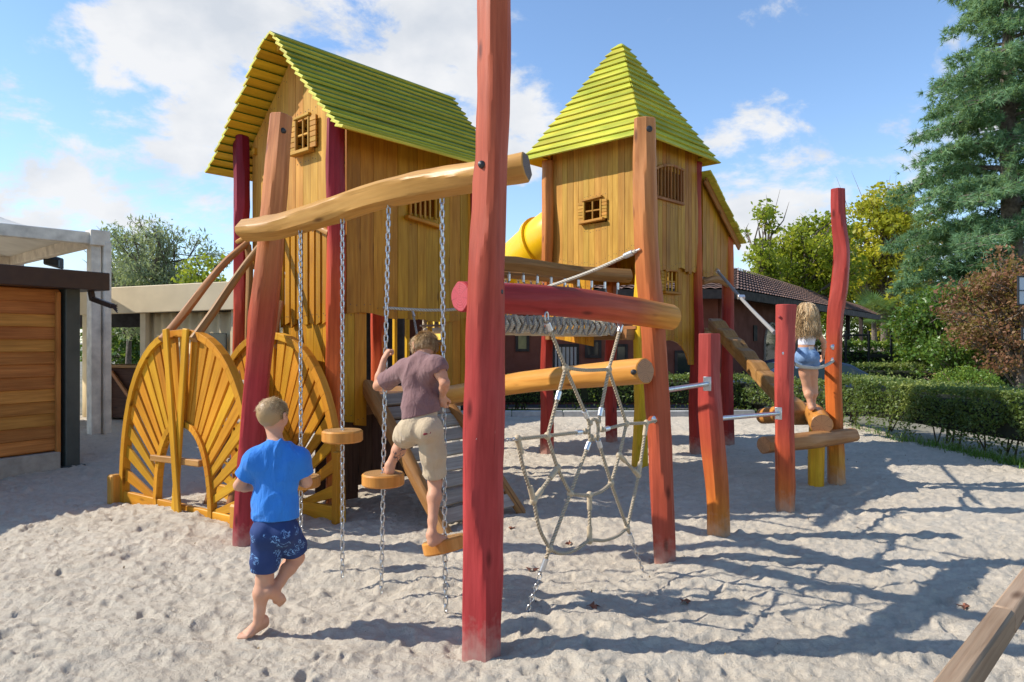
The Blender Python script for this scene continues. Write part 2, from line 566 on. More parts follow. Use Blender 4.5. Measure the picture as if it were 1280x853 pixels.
M['end_brown'] = endgrain('brown_end_grain', (0.40, 0.20, 0.09), (0.28, 0.12, 0.04))
M['roof'] = wood('green_roof_board', (0.62, 0.56, 0.05), (0.27, 0.35, 0.03), 0.15, 0.45, (0.9, 7, 7), 0.25, knots=False, crack=0.3, nsc=2.2)
M['roof_under'] = wood('yellow_roof_underside', (0.78, 0.53, 0.035), (0.64, 0.40, 0.02), 0.12, 0.5, knots=False)
M['roof_dark'] = wood('grass_green_roof_board', (0.15, 0.225, 0.015), (0.03, 0.105, 0.008), 0.15, 0.4, (0.9, 9, 9), 0.25, knots=False, crack=0.3, nsc=2.2)
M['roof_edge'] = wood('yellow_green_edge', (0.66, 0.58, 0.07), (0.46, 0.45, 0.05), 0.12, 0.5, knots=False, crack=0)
M['roof_lip_lit'] = wood('sunlit_yellow_lip', (0.74, 0.66, 0.10), (0.50, 0.50, 0.06), 0.1, 0.5, knots=False, crack=0)  # yellow board edges, brightened in the colour so they look sunlit
M['nail'] = plain('rusty_nail', (0.07, 0.04, 0.025), .6, .2, 30)
M['steel'] = plain('galvanised_steel', (0.55, 0.56, 0.57), 0.32, 0.1, 30, metal=1.0)
M['chain'] = plain('chain_steel', (0.50, 0.50, 0.50), 0.34, 0.1, 40, metal=1.0)
M['black'] = plain('black_plastic', (0.02, 0.02, 0.022), 0.45, 0.2)
def rope_mat(name, c1, c2, sc=1.0):
    t = NT(name)
    g = t.attr('gco').outputs['Vector']
    sp = t.n('ShaderNodeSeparateXYZ')
    t.l(g, sp.inputs[0])
    a = t.math('ARCTAN2', sp.outputs[1], sp.outputs[2])
    w = t.math('SINE', t.math('ADD', t.math('MULTIPLY', sp.outputs[0], 330.0 * sc), t.math('MULTIPLY', a, 3.0)))
    n = t.noise(g, 30, 3)
    col = t.mix(t.mr(w, -1, 0.6), c2, c1)
    col = t.mix(t.mr(n, 0.3, 0.7, 0, 0.4), col, c2)
    t.l(col, t.b.inputs['Base Color'])
    t.b.inputs['Roughness'].default_value = 0.85
    t.bump(w, 0.6, 0.004)
    return t.m
M['rope'] = rope_mat('beige_rope', (0.52, 0.43, 0.30), (0.30, 0.23, 0.15))
M['white_rope'] = rope_mat('pale_rope', (0.58, 0.53, 0.44), (0.36, 0.32, 0.26), 0.7)
M['grey_rope'] = rope_mat('grey_rope', (0.36, 0.35, 0.33), (0.20, 0.19, 0.18), 0.8)
M['joint'] = plain('beige_plastic_joint', (0.46, 0.36, 0.23), 0.55, 0.15, 25)
M['ferrule'] = plain('aluminium_ferrule', (0.68, 0.68, 0.68), 0.35, 0.1, 25, metal=0.9)
M['dark'] = plain('dark_opening', (0.03, 0.022, 0.018), 0.8, 0.2)

# ------------------------------------------------------------------ helpers for the playground
def log(name, pts, rad, mat, parent, seed=1, n=26, endm='end', rough=0.085, step=0.03, label=None, flat=0.26, ang=26):
    mb = MB()
    mb.tube(pts, rad, n, 0, 1, rough, seed, step, tint=(seed * 0.137) % 1.0, flat=flat)
    return mb.build(name, [mat, M[endm]], parent, label=label, angle=ang)

def bolt(parent, p, d, r=0.022, mat='black', name='bolt'):
    """a domed bolt cover seen on the log surface at p, facing d"""
    d = nrm(d)
    p = V(*p) - d * .019
    mb = MB()
    mb.tube([V(*p) - d * 0.03, V(*p) - d * 0.003, V(*p) + d * 0.001, V(*p) + d * 0.003], [r, r, r * 0.8, r * 0.2], 14)
    return mb.build(name, M[mat], parent)

def chain_geo(mb, a, b, pitch=0.038, r=0.0045, w=0.0118):
    """welded links along a-b, each quarter turned to the next"""
    a, b = V(*a), V(*b)
    L = np.linalg.norm(b - a)
    n = max(2, int(L / pitch))
    d = nrm(b - a)
    s1 = nrm(np.cross(d, V(0.3, 0.9, 0.1)))
    s2 = np.cross(d, s1)
    hl = pitch * 0.5 + r * 0.9
    k = 5
    path = []
    for i in range(k + 1):
        t = math.pi * i / k
        path.append((hl - w + w * math.sin(t), w * math.cos(t)))
    for i in range(k + 1):
        t = math.pi + math.pi * i / k
        path.append((-(hl - w) + w * math.sin(t), w * math.cos(t)))
    for i in range(n):
        c = a + d * (L * (i + 0.5) / n)
        s = s1 if i % 2 else s2
        mb.tube([c + d * x + s * y for x, y in path], r, 6, closed=True)

def rope_geo(mb, pts, r=0.011, n=8, step=0.04, sag=0.0, seed=0):
    pts = [V(*p) for p in pts]
    if len(pts) == 2 and sag:
        a, b = pts
        pts = [a, a * .75 + b * .25 - V(0, 0, sag * .75), (a + b) / 2 - V(0, 0, sag), a * .25 + b * .75 - V(0, 0, sag * .75), b]
    mb.tube(pts, r, n, step=step)

# ================================================================== CLIMBING FRAME (front)
fr = thing('climbing_frame', on(604, 822), 'red stained log climbing frame whose three posts carry the chain steps and rope net', 'climbing frame')
Yf = 3.5
fpts = [at(603, 832, Yf), at(604, 700, Yf), at(604, 600, Yf), at(605.5, 500, Yf), at(608, 400, Yf), at(611, 300, Yf), at(615, 200, Yf), at(617, 100, Yf), at(617.5, 0, Yf), at(619, -60, Yf)]
frad = [.102, .1, .1, .101, .1, .095, .086, .082, .079, .077]
p1 = log('post', fpts, frad, M['red_post'], fr, 3, 32, label='tallest red post, running out of the top of the picture')
lb = [at(308, 690, 5.33), at(309, 650, 5.32), at(313, 570, 5.31), at(320, 480, 5.3), at(328, 400, 5.3), at(337, 320, 5.3), at(344, 240, 5.3), at(349, 180, 5.3), at(352, 145, 5.3)]
p2 = log('post', lb, [.108, .111, .111, .109, .108, .1, .093, .087, .083], M['left_post'], fr, 5, 28, 'end_brown', label='leaning post, dark red below and brown at the top')
rb = [at(830, 712, 4.95), at(828, 640, 4.95), at(825, 560, 4.95), at(820, 470, 4.95), at(814, 390, 4.95), at(809, 310, 4.95), at(806, 230, 4.95), at(805.5, 190, 4.95), at(805.5, 150, 4.95)]
p3 = log('post', rb, [.084, .084, .086, .09, .092, .088, .084, .082, .078], M['right_post'], fr, 8, 28, 'end_brown', label='post with a red lower half and tan top')
# chain beam: behind the front post, in front of the leaning post
BL, BR = at(305, 288, 5.12), at(658, 209, 3.74)
bp = [BL, at(345, 284, 4.95), at(400, 268, 4.67), at(460, 248, 4.39), at(520, 234, 4.15), at(580, 224, 3.92), at(620, 216, 3.8), BR]
b1_ = log('beam', bp, [.084, .09, .093, .09, .094, .087, .08, .083], M['honey_log'], fr, 11, 40, 'end_dark', 0.13, label='honey coloured log beam from which the chains hang')
rbm = [at(576, 371, 3.62), at(610, 371, 3.72), at(680, 376, 4.02), at(750, 384, 4.36), at(810, 392, 4.7), at(850, 397.5, 4.93)]
rbm = [at(576, 371, 3.60), at(640, 373.5, 3.83), at(720, 379, 4.16), at(790, 389, 4.56), at(838, 397, 4.84)]
b2_ = log('beam', rbm, [.078, .084, .088, .092, .088], M['red_beam'], fr, 14, 40, 'end_red', 0.06, flat=.03, label='red log beam turning amber at its right end')
bolt(p1, at(601, 204, Yf - .088), (-.1, -1, 0), .018)
bolt(p1, at(626, 364.5, Yf - .08), (.25, -1, 0), .018)
bolt(p1, at(594, 549, Yf - .1), (-.15, -1, 0), .024, 'steel')
bolt(p2, at(352, 162, 5.21), (0, -1, 0), .02)
bolt(p3, at(813, 160, 4.86), (.1, -1, 0), .022)
bolt(p3, at(817, 306, 4.87), (.2, -1, 0), .02, 'steel')
bolt(p3, at(820, 525, 4.855), (0, -1, 0), .026, 'steel')
bolt(b1_, at(311, 286.5, 5.03), (-.5, -1, 0), .02)
bolt(b2_, at(850, 401, 4.78), (.3, -1, 0), .016)

# ------------------------------------------------------------------ chain steps
def beam_y(px):
    a, b = V(BL[0], BL[1]), V(BR[0], BR[1])
    k = (px - CX) / FPX
    t = (k * a[1] - a[0]) / ((b[0] - a[0]) - k * (b[1] - a[1]))
    return a[1] + t * (b[1] - a[1])
steps = [
    (375.5, 283, 376, 602, 690, 'low round wooden step on the chain behind the boy in blue', 0),
    (428, 271, 428, 545, 722, 'highest round wooden step, empty, on the chain beside the playhouse post', 0),
    (486, 258, 479, 599, 742, 'round wooden step under the left foot of the climbing boy', 0),
    (552.5, 244, 556, 681, 765, 'tilted wooden step under the right foot of the climbing boy', 1)]
STEP = []
for i, (px, py, px2, py2, pyb, lab, tilt) in enumerate(steps):
    Y = beam_y(px)
    top = at(px, py - 6, Y)
    disc = at(px2, py2, Y)
    t = thing('chain_step', (disc[0], disc[1], 0), lab, 'swing step', 'wooden steps hung on chains')
    mb = MB()
    mb.tube([disc - V(0, 0, .028), disc + V(0, 0, .028)], [.128, .128], 30, 0, 1, 0.02, i, tint=.3 + i * .13)
    if tilt:
        mb.v = [disc + (x - disc) @ np.array(Matrix.Rotation(math.radians(-13), 3, 'Y')).T @ np.array(Matrix.Rotation(math.radians(-9), 3, 'X')).T for x in mb.v]
    mb.build('step', [M['amber_log'], M['end']], t)
    c = MB()
    chain_geo(c, top, disc + V(0, 0, .02))
    c.build('chain', M['chain'], t)
    c = MB()
    low = at(px2 + (px2 - px) * .35, pyb, Y)
    low[2] = max(low[2], 0.0)
    chain_geo(c, disc - V(0, 0, .02), low)
    c.build('chain', M['chain'], t)
    h = MB()
    h.tube([top + V(0, 0, .03), top - V(0, 0, .008)], .009, 8)
    h.box(top + V(0, 0, .004), (.022, .014, .004), ch=.002)
    h.build('hanger', M['steel'], t)
    nutt = MB()
    nutt.tube([disc + V(0, 0, .028), disc + V(0, 0, .037)], .02, 10)
    nutt.build('washer', M['steel'], t)
    STEP.append(disc)

# ------------------------------------------------------------------ rope net between the front and right posts
N0, N1 = V(fpts[0][0], 3.5), V(1.05, 4.95)
def net(px, py, off=0.0):
    k = (px - CX) / FPX
    t = (k * N0[1] - N0[0]) / ((N1[0] - N0[0]) - k * (N1[1] - N0[1]))
    return at(px, py, N0[1] + t * (N1[1] - N0[1]) + off)
nt_ = thing('rope_net', (0.45, 4.2, 0), 'beige spider web rope net hung between two red posts', 'rope net')
nd = dict(T1=(683, 401), T2=(777, 404), a=(707, 460), b=(761, 462), c=(684.5, 545), d=(783, 530), L=(647, 549), R=(808, 529), LA=(629, 549), RA=(820, 526),
          e=(697, 585), f=(713, 617), g=(737, 619), h=(764, 604), i=(774, 569), j=(798, 594), k=(784, 660), l=(737, 676), m=(687, 686), o=(667, 626),
          r1=(736, 527), r2=(749, 524), r3=(729, 540), r4=(755, 537), r5=(738, 549), r6=(747, 548))
P = {k: net(*v) for k, v in nd.items()}
rp = MB()
rp_list = ['T1 a', 'T2 b', 'a b', 'a c', 'a r1', 'b r2', 'b d', 'L c', 'c r3', 'r4 d', 'd R', 'R RA', 'c e f', 'e o', 'r5 f m', 'r6 h k', 'f g h', 'g l', 'd i h', 'i j', 'R j k', 'L o m', 'm l k']
for q in rp_list:
    ks = q.split()
    pts = [P[x] for x in ks]
    if q == 'L o m':
        pts = [P['L'], net(654, 585), P['o'], net(674, 660), P['m']]
    if q == 'm l k':
        pts = [P['m'], net(700, 692), net(718, 688), P['l'], net(755, 676), net(772, 670), P['k']]
    if q == 'f g h':
        pts = [P['f'], net(724, 619), P['g'], net(752, 614), P['h']]
    if q == 'a b':
        pts = [P['a'], net(733, 463), P['b']]
    rope_geo(rp, pts, .0105, 8, .05)
rope_geo(rp, [P['m'], P['m'] + nrm(on(655, 777) - P['m']) * .09], .0105, 8, .05)
rope_geo(rp, [P['k'], P['k'] + nrm(on(806, 717) - P['k']) * .08], .0105, 8, .05)
rp.build('rope', M['rope'], nt_)
jb = MB()
for k in 'a b c d e f g h i j k l m o L R'.split():
    jb.sphere(P[k], .021, 10, 7, sc=(1, 1, 1.1))
for a, b in (('e', 'o'), ('i', 'j'), ('g', 'l'), ('L', 'o'), ('R', 'j')):
    for (s, t) in ((a, b), (b, a)):
        u = nrm(P[t] - P[s])
        jb.tube([P[s] + u * .015, P[s] + u * .085], [.0165, .0155], 10)
jb.each('joint', M['joint'], nt_)
rg = MB()
rc = net(742, 537)
for k in range(6):
    a = k / 6 * 2 * math.pi
ud = nrm(V(*(N1 - N0), 0))
rg.tube([rc + ud * (.052 * math.cos(t)) + V(0, 0, .062 * math.sin(t)) for t in np.arange(16) / 16 * 2 * math.pi], .0105, 8, closed=True)
for k in ('r1', 'r2', 'r3', 'r4', 'r5', 'r6'):
    rg.sphere(rc + (P[k] - rc) * .8, .019, 10, 6)
rg.build('ring', M['rope'], nt_)
fe = MB()
for (a, b, q) in (('T1', 'a', .12), ('T2', 'b', .12), ('a', 'r1', .86), ('b', 'r2', .86), ('c', 'r3', .86), ('r4', 'd', .1), ('r5', 'f', .14), ('r6', 'h', .12), ('a', 'c', .42)):
    c = P[a] + (P[b] - P[a]) * q
    u = nrm(P[b] - P[a])
    fe.tube([c - u * .025, c + u * .025], .0165, 10)
g1, g2 = on(655, 777), on(806, 717)
u1, u2 = nrm(g1 - P['m']), nrm(g2 - P['k'])
fe.tube([P['m'] + u1 * .06, P['m'] + u1 * .13], .016, 10)
fe.tube([P['k'] + u2 * .05, P['k'] + u2 * .12], .016, 10)
fe.each('ferrule', M['ferrule'], nt_)
cm = MB(); chain_geo(cm, P['m'] + u1 * .12, g1, .03, .0034, .009); cm.build('anchor_chain', M['chain'], nt_)
cm = MB(); chain_geo(cm, P['k'] + u2 * .11, g2 - V(0, 0, .02), .03, .0034, .009); cm.build('anchor_chain', M['chain'], nt_)
cm = MB(); chain_geo(cm, V(fpts[2][0] + .06, 3.56, P['LA'][2]), P['L'], .026, .0034, .009); cm.build('anchor_chain', M['chain'], nt_)
for k in ('T1', 'T2'):
    cm = MB(); cm.tube([P[k] + ud * (.016 * math.cos(t)) + V(0, 0, .022 + .026 * math.sin(t)) for t in np.arange(12) / 12 * 2 * math.pi], .005, 6, closed=True); cm.build('shackle', M['chain'], nt_)

# ================================================================== PLAYHOUSE
TH = .858
U, Wd = V(math.cos(TH), math.sin(TH), 0), V(-math.sin(TH), math.cos(TH), 0)
HA = V(-1.558, 6.28, 0)
hs = thing('playhouse', (HA[0], HA[1], 0), 'tall ochre wooden playhouse with steep green gable roof behind the chain steps', 'playhouse')
def H(s, v, z):
    return HA + U * s + Wd * v + V(0, 0, z)
GW, HD = 1.645, 1.78
for (s, v, z, sd, lab) in ((0, 0, 3.5, 21, 'dark red corner post fading to orange'), (0, GW, 3.66, 22, 'dark red corner post beside the handrails'), (HD, 0, 3.4, 23, None), (HD, GW, 3.4, 24, None)):
    q = [H(s, v, -.05)] + [H(s + random.uniform(-.02, .02), v + random.uniform(-.02, .02), k) for k in np.linspace(.6, z - .4, 5)] + [H(s, v, z)]
    log('post', q, [.094, .09, .088, .09, .085, .083, .08], M['house_post'], hs, sd, 24, label=lab)

def planks(name, mats, parent, P0, d, length, zb, zt, n, th=.022, wid=(.10, .13), holes=(), gap=.004, hem=0.0, seed=1, label=None, slant=0.0, nails=True):
    """vertical boards side by side from P0 along d; zb / zt give the bottom and top heights at a distance; holes = (s0, s1, z0, z1)"""
    r = random.Random(seed)
    mb = MB()
    s = 0.0
    d, n = nrm(d), nrm(n)
    while s < length - .02:
        w = min(r.uniform(*wid), length - s)
        if length - s - w < .04:
            w = length - s
        a, b = s + gap / 2, s + w - gap / 2
        off = r.uniform(-.002, .003)
        hj = r.uniform(-hem, hem)
        sl = r.uniform(-slant, slant)
        segs = [(lambda x: zb(x) + hj, lambda x: zt(x))]
        for (h0, h1, z0, z1) in holes:
            if b > h0 and a < h1:
                segs = [(lambda x: zb(x) + hj, lambda x, z0=z0: z0), (lambda x, z1=z1: z1, lambda x: zt(x))]
        tn = r.random()
        for lo, hi in segs:
            if hi(s + w / 2) - lo(s + w / 2) < .02:
                continue
            pts = [P0 + d * a + V(0, 0, lo(a) - sl), P0 + d * b + V(0, 0, lo(b) + sl), P0 + d * b + V(0, 0, hi(b))]
            m = s + w / 2
            pts += [P0 + d * a + V(0, 0, hi(a))]
            mb.prism([p + n * off for p in pts], n, th, 0, tn)
            if nails:
                for zz in (lo(m) + .07, hi(m) - .10):
                    for q_ in (.28, .72):
                        ce = P0 + d * (a + (b - a) * q_) + V(0, 0, zz + r.uniform(-.015, .015)) + n * (off + th + .0005)
                        mb.prism([ce + (d * math.cos(x) + V(0, 0, math.sin(x))) * .0055 for x in np.arange(6) * 1.047], n, .0015, 1, tn)
        s += w
    return mb.build(name, [mats, M['nail']], parent, smooth=False, label=label, bevel=.0025)

EZ, RZ, PF = 3.28, 4.42, .48          # eave height at the eave edge, ridge height, ridge fraction across the roof
ov, eo = .2, .35
RWd = 2.345
def roof_under(v):                    # height of the roof's underside above gable position v
    x = v + eo
    h = PF * RWd
    if x <= h:
        t = x / h
        return EZ + (RZ - EZ) * (t ** 1.12) - .05
    t = (RWd - x) / (RWd - h)
    return EZ + (RZ - EZ) * (t ** 1.04) - .05
nG = -U
# gable wall
planks('gable_wall', M['plank_pale'], hs, H(.11, .07, 0), Wd, GW - .14, lambda s: 2.55 + .05 * math.sin(s * 3), lambda s: roof_under(s + .07) - .02, nG, seed=3, holes=((.43, .63, 3.35, 3.65),), hem=.02)
planks('baluster', M['plank'], hs, H(.0, .09, 0), Wd, .78, lambda s: 1.72, lambda s: 2.66, nG, wid=(.095, .105), gap=.032, hem=.03, seed=4, slant=.02)
planks('lower_wall', M['plank'], hs, H(.03, .07, 0), Wd, .80, lambda s: .95, lambda s: 1.9, nG, seed=5, wid=(.12, .15))
# gable window
def window(parent, c, d, n, w, h, shutter=0, skew=0.0, mat='brown_trim', dark=True, grid=(1, 1), sw=.10):
    d, n = nrm(d), nrm(n)
    z = V(0, 0, 1)
    f = MB()
    t = .028
    f.beam(c - d * (w / 2 + .03) + z * (h / 2 + .012) + n * .02, c + d * (w / 2 + .03) + z * (h / 2 + .02 + skew) + n * .02, .04, t)
    f.beam(c - d * (w / 2 + .07) - z * (h / 2 + .02) + n * .03, c + d * (w / 2 + .07) - z * (h / 2 + .02 - skew) + n * .03, .07, .036)
    for sg in (-1, 1):
        f.beam(c + d * sg * (w / 2 + .008) - z * h / 2 + n * .016, c + d * sg * (w / 2 + .008) + z * h / 2 + n * .016, .03, .026, up=d)
    fr_ = f.build('window', M[mat], parent, smooth=False)
    g = MB()
    for k in range(grid[0]):
        x = (k + 1) / (grid[0] + 1) - .5
        g.beam(c + d * x * w - z * h / 2 + n * .008, c + d * x * w + z * h / 2 + n * .008, .02, .022, up=d)
    for k in range(grid[1]):
        x = (k + 1) / (grid[1] + 1) - .5
        g.beam(c - d * w / 2 + z * x * h + n * .004, c + d * w / 2 + z * x * h + n * .004, .018, .022)
    g.build('muntin', M['plank_pale'], fr_, smooth=False)
    for sg in ((-1, 1) if shutter == 2 else ((shutter,) if shutter else ())):
        s = MB()
        cc = c + d * sg * (w / 2 + .02 + sw / 2) + n * .012
        k = 6
        for i in range(k):
            zz = -h / 2 + h * (i + .5) / k
            s.box(cc + z * zz, (sw / 2, .009, h / k / 2 - .002), d, n, z, .003)
        s.build('shutter', M[mat], fr_, smooth=False)
    return fr_
window(hs, H(.07, .60, 3.50), -Wd, nG, .20, .30, 2, 0, 'plank_pale', sw=.10)
# side wall facing right, in shade
nS = -Wd
def side_hem(s):
    return 1.80 + (.0 if s < .3 else -.05 * math.sin((s - .3) * 2.2)) + .01 * math.sin(s * 9)
planks('side_wall', M['plank'], hs, H(.12, .03, 0), U, HD - .16, side_hem, lambda s: 3.57, nS, seed=6, wid=(.10, .17), holes=((.76, 1.04, 2.80, 3.02),), hem=.006)
planks('side_wall', M['plank'], hs, H(.10, .06, 0), U, .27, lambda s: .82 - s * .15, lambda s: 1.9, nS, seed=7, wid=(.13, .14), hem=.02)
planks('side_wall', M['plank'], hs, H(1.36, .06, 0), U, .34, lambda s: .96, lambda s: 1.9, nS, seed=8, wid=(.11, .13), hem=.02)
window(hs, H(1.02, .0, 2.91), U, nS, .32, .28, 0, -.05, 'plank', grid=(4, 0))
# far walls
planks('back_wall', M['plank'], hs, H(HD - .03, .07, 0), Wd, GW - .14, lambda s: 2.5, lambda s: roof_under(s + .07) - .02, nG, seed=9, wid=(.13, .16))
planks('far_wall', M['plank'], hs, H(.12, GW - .03, 0), U, HD - .2, lambda s: 2.3, lambda s: 3.55, Wd, seed=10, wid=(.13, .16))
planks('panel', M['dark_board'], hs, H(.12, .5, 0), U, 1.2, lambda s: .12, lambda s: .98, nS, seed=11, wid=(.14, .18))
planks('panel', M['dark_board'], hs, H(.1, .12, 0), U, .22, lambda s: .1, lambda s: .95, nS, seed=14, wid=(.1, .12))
dk = MB()
for k in range(11):
    dk.box(H(.1 + k * .152 + .07, GW / 2, 1.0), (GW / 2 - .06, .07, .022), Wd, U, (0, 0, 1), .004)
for v in (.12, GW - .12):
    dk.beam(H(.02, v, .92), H(HD, v, .92), .07, .12)
dk.build('deck', M['brown_log'], hs, smooth=False)
ib = MB()
for k, x in enumerate((.35, .55, .9, 1.1)):
    ib.beam(H(HD - .1, x * 1.1, 1.02), H(HD - .1, x * 1.1, 1.85), .05, .04, up=U)
ib.each('inner_bar', M['yellow_post'], hs, smooth=False)
ir = MB()
for z in (1.35, 1.55, 1.72):
    ir.tube([H(HD - .14, .35, z), H(HD - .14, .72, z)], .012, 8)
ir.each('inner_rung', M['grey_wood'], hs)
# gable trim: beam along the top of the balusters
log('rail', [H(-.05, .02, 2.50), H(-.05, .45, 2.66), H(-.05, .9, 2.68), H(-.05, GW, 2.56)], [.03, .035, .035, .03], M['honey_log'], hs, 41, 14, rough=.05)

def roof_slope(mb, side, nb=17, under_mi=1):
    """lapped boards parallel to the ridge, each resting on the one below it"""
    h = PF * RWd
    ex = 1.12 if side < 0 else 1.04
    def pos(t):                        # t 0 at the eave, 1 at the ridge
        x = h * t if side < 0 else RWd - (RWd - h) * t
        return x - eo, EZ + (RZ - EZ) * (t ** ex)
    for k in range(nb):
        t0, t1 = k / nb - .004, min(1.0, (k + 1.30) / nb)
        v0, z0 = pos(max(t0, 0)); v1, z1 = pos(t1)
        j = random.uniform(-.012, .012)
        e = 2.13 + (2.351 - 2.13) * (k + .5) / nb + random.uniform(-.014, .014)
        sl = nrm(V(0, v1 - v0, z1 - z0))                # in (s, v, z)
        up = nrm(np.cross(V(1, 0, 0), sl)); up = up if up[2] > 0 else -up
        lift = .040
        th = .028
        A = []
        for s in (-ov - .0 + j, e - ov):
            wob = random.uniform(-.005, .005)
            lo = V(s, v0, z0) + up * (lift + wob)
            hi = V(s, v1, z1) + up * (.004)
            A.append((lo, hi, lo + up * th, hi + up * th))
        W = lambda p: H(p[0], p[1], p[2])
        (l0, h0, L0, H0), (l1, h1, L1, H1) = A
        pts = [W(x) for x in (l0, h0, L0, H0, l1, h1, L1, H1)]
        f = [[0, 4, 5, 1], [2, 3, 7, 6], [0, 2, 6, 4], [1, 5, 7, 3], [0, 1, 3, 2], [4, 6, 7, 5]]
        cen = sum(pts) / 8
        ff = []
        for q in f:
            a, b, c = pts[q[0]], pts[q[1]], pts[q[2]]
            nn = np.cross(b - a, c - a)
            m = sum(pts[i] for i in q) / 4
            ff.append(q if nn @ (m - cen) > 0 else q[::-1])
        g = [((p - cen) @ U, (p - cen) @ Wd, (p - cen)[2]) for p in pts]
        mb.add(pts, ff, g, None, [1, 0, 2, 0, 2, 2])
for side, nm_ in ((-1, 'roof'), (1, 'roof')):
    mb = MB()
    roof_slope(mb, side)
    mb.build('roof', [M['roof_dark'], M['roof_under'], M['roof_lip_lit']], hs, smooth=False, bevel=.004)
rt = MB()
for k, (z) in enumerate((3.30,)):
    for v in (.14, GW - .14):
        rt.beam(H(.05, v, 3.5), H(HD - .05, v, 3.5), .05, .07)
rt.beam(H(-.1, PF * RWd - eo, RZ - .09), H(HD + .15, PF * RWd - eo, RZ - .09), .05, .08)
rt.each('rafter', M['plank_yellow'], hs, smooth=False)
# rope and eye bolts on the side wall end at the handrail rope (a thing of its own, below)
bolt(hs, H(.46, -.005, 1.875), nS, .016, 'steel')
bolt(hs, H(.86, -.005, 1.855), nS, .016, 'steel')
# ladder up to the house between the arches
ld = thing('ladder', H(-.5, 1.0, 0), 'short steep log ladder between the two sunburst arches', 'ladder')
for v in (.72, 1.12):
    log('stile', [H(-.62, v, .0), H(-.36, v, .9), H(-.10, v, 1.92)], [.045, .042, .036], M['brown_log'], ld, int(v * 40), 14, rough=.05)
for z in (.45, .8, 1.15, 1.5):
    s = -.62 + z * .27
    log('rung', [H(s, .60, z), H(s, 1.24, z + .01)], [.026, .026], M['grey_wood'], ld, int(z * 31), 12, rough=.04)
# ================================================================== SUNBURST ARCHES
AE, AN = nrm(V(.825, -.565, 0)), nrm(V(.565, .825, 0))     # the arches stand a little more frontal than the house
def arch(C, a, b, ia, ib, name, label, lean=0.0, ph=0.0, blocks=True):
    t = thing('sunburst_arch', (C[0], C[1], 0), label, 'arch', 'sunburst wooden arches in front of the playhouse')
    def Q(x, z, o=0.0):
        return C + AE * x - AN * o + V(0, 0, z)
    n = 28
    def ring(name, A, B, w, dep, o=0.0):
        mb = MB()
        th = [math.pi * k / n for k in range(n + 1)]
        th = th[:]
        seg = 4
        for k0 in range(0, n, seg):
            outer = [(A * math.copysign(abs(math.cos(t_)) ** .86, math.cos(t_)), B * max(0, math.sin(t_)) ** .82) for t_ in th[k0:k0 + seg + 1]]
            inner = [(x * (1 - w / A), z * (1 - w / B)) for x, z in outer]
            pts = [Q(x, z, o) for x, z in outer] + [Q(x, z, o) for x, z in inner[::-1]]
            tn = random.random()
            # split in quads so that curved pieces stay planar and convex
            for i in range(len(outer) - 1):
                mb.prism([Q(*outer[i], o), Q(*outer[i + 1], o), Q(*inner[i + 1], o), Q(*inner[i], o)], -AN, dep, 0, tn, ax=nrm(Q(*outer[i + 1]) - Q(*outer[i])), g0=i * .17)
        return mb.build(name, M['plank_yellow'], t, smooth=False, bevel=.003)
    ring('rim', a, b, .062, .075, -.02)
    ring('inner_rim', ia, ib, .055, .06, -.01)
    # radial slats
    sl = MB()
    for k in range(1, 24):
        t_ = math.pi * k / 24 + ph
        ca, sa = math.cos(t_), math.sin(t_)
        p0 = (ca * ia * .95, sa * ib * .95)
        p1_ = (math.copysign(abs(ca) ** .86, ca) * (a - .03), max(.05, sa ** .82 * (b - .04)))
        d = nrm(V(p1_[0] - p0[0], p1_[1] - p0[1]))
        pr = V(-d[1], d[0])
        w0, w1 = .026, .054
        pts = [Q(p0[0] + pr[0] * w0, p0[1] + pr[1] * w0), Q(p0[0] - pr[0] * w0, p0[1] - pr[1] * w0), Q(p1_[0] - pr[0] * w1, p1_[1] - pr[1] * w1), Q(p1_[0] + pr[0] * w1, p1_[1] + pr[1] * w1)]
        sl.prism(pts, -AN, .026, 0, None, ax=nrm(pts[2] - pts[1]))
    sl.build('slats', M['plank_yellow'], t, smooth=False, bevel=.003)
    return t, Q
WC1 = V(-2.835, 6.185, 0)
w1, Q1 = arch(WC1, 1.035, 1.65, .45, .86, 'a', 'front sunburst arch of yellow slats with a crossed pair of boards')
for (x0, x1_, o) in ((.065, -.135, .105), (-.055, .125, .075)):
    mb = MB()
    mb.beam(Q1(x0, .02, o), Q1(x1_, 1.655, o), .03, .075, up=AE)
    mb.build('cross_board', M['plank_yellow'], w1, smooth=False)
mb = MB(); mb.beam(Q1(-.46, .50, .045), Q1(.30, .52, .045), .05, .055)
mb.build('crossbar', M['brown_log'], w1, smooth=False)
mb = MB(); mb.beam(Q1(-1.04, .05, .02), Q1(1.02, .05, .02), .045, .17)
mb.build('base_board', M['plank_yellow'], w1, smooth=False)
for x in (-1.06, .86):
    mb = MB(); mb.box(Q1(x, .09, .08), (.05, .05, .2 if x < 0 else .17), AE, AN, (0, 0, 1), .015)
    mb.build('foot_block', M['amber_log'], w1, smooth=False)
WC2 = V(-2.2, 6.54, 0)
w2, Q2 = arch(WC2, .95, 1.63, .42, .84, 'b', 'rear sunburst arch of yellow slats against the playhouse posts', ph=.0)
mb = MB(); mb.beam(Q2(-.97, .06, .02), Q2(.97, .06, .02), .045, .17)
mb.build('base_board', M['plank_yellow'], w2, smooth=False)
mb = MB(); mb.beam(Q2(-.46, .6, .05), Q2(.42, .6, .05), .05, .05)
mb.build('crossbar', M['brown_log'], w2, smooth=False)
mb = MB(); mb.beam(Q2(.91, -.02, .06), Q2(.93, .62, .06), .05, .06, up=AE)
mb.build('foot_block', M['plank_yellow'], w2, smooth=False)
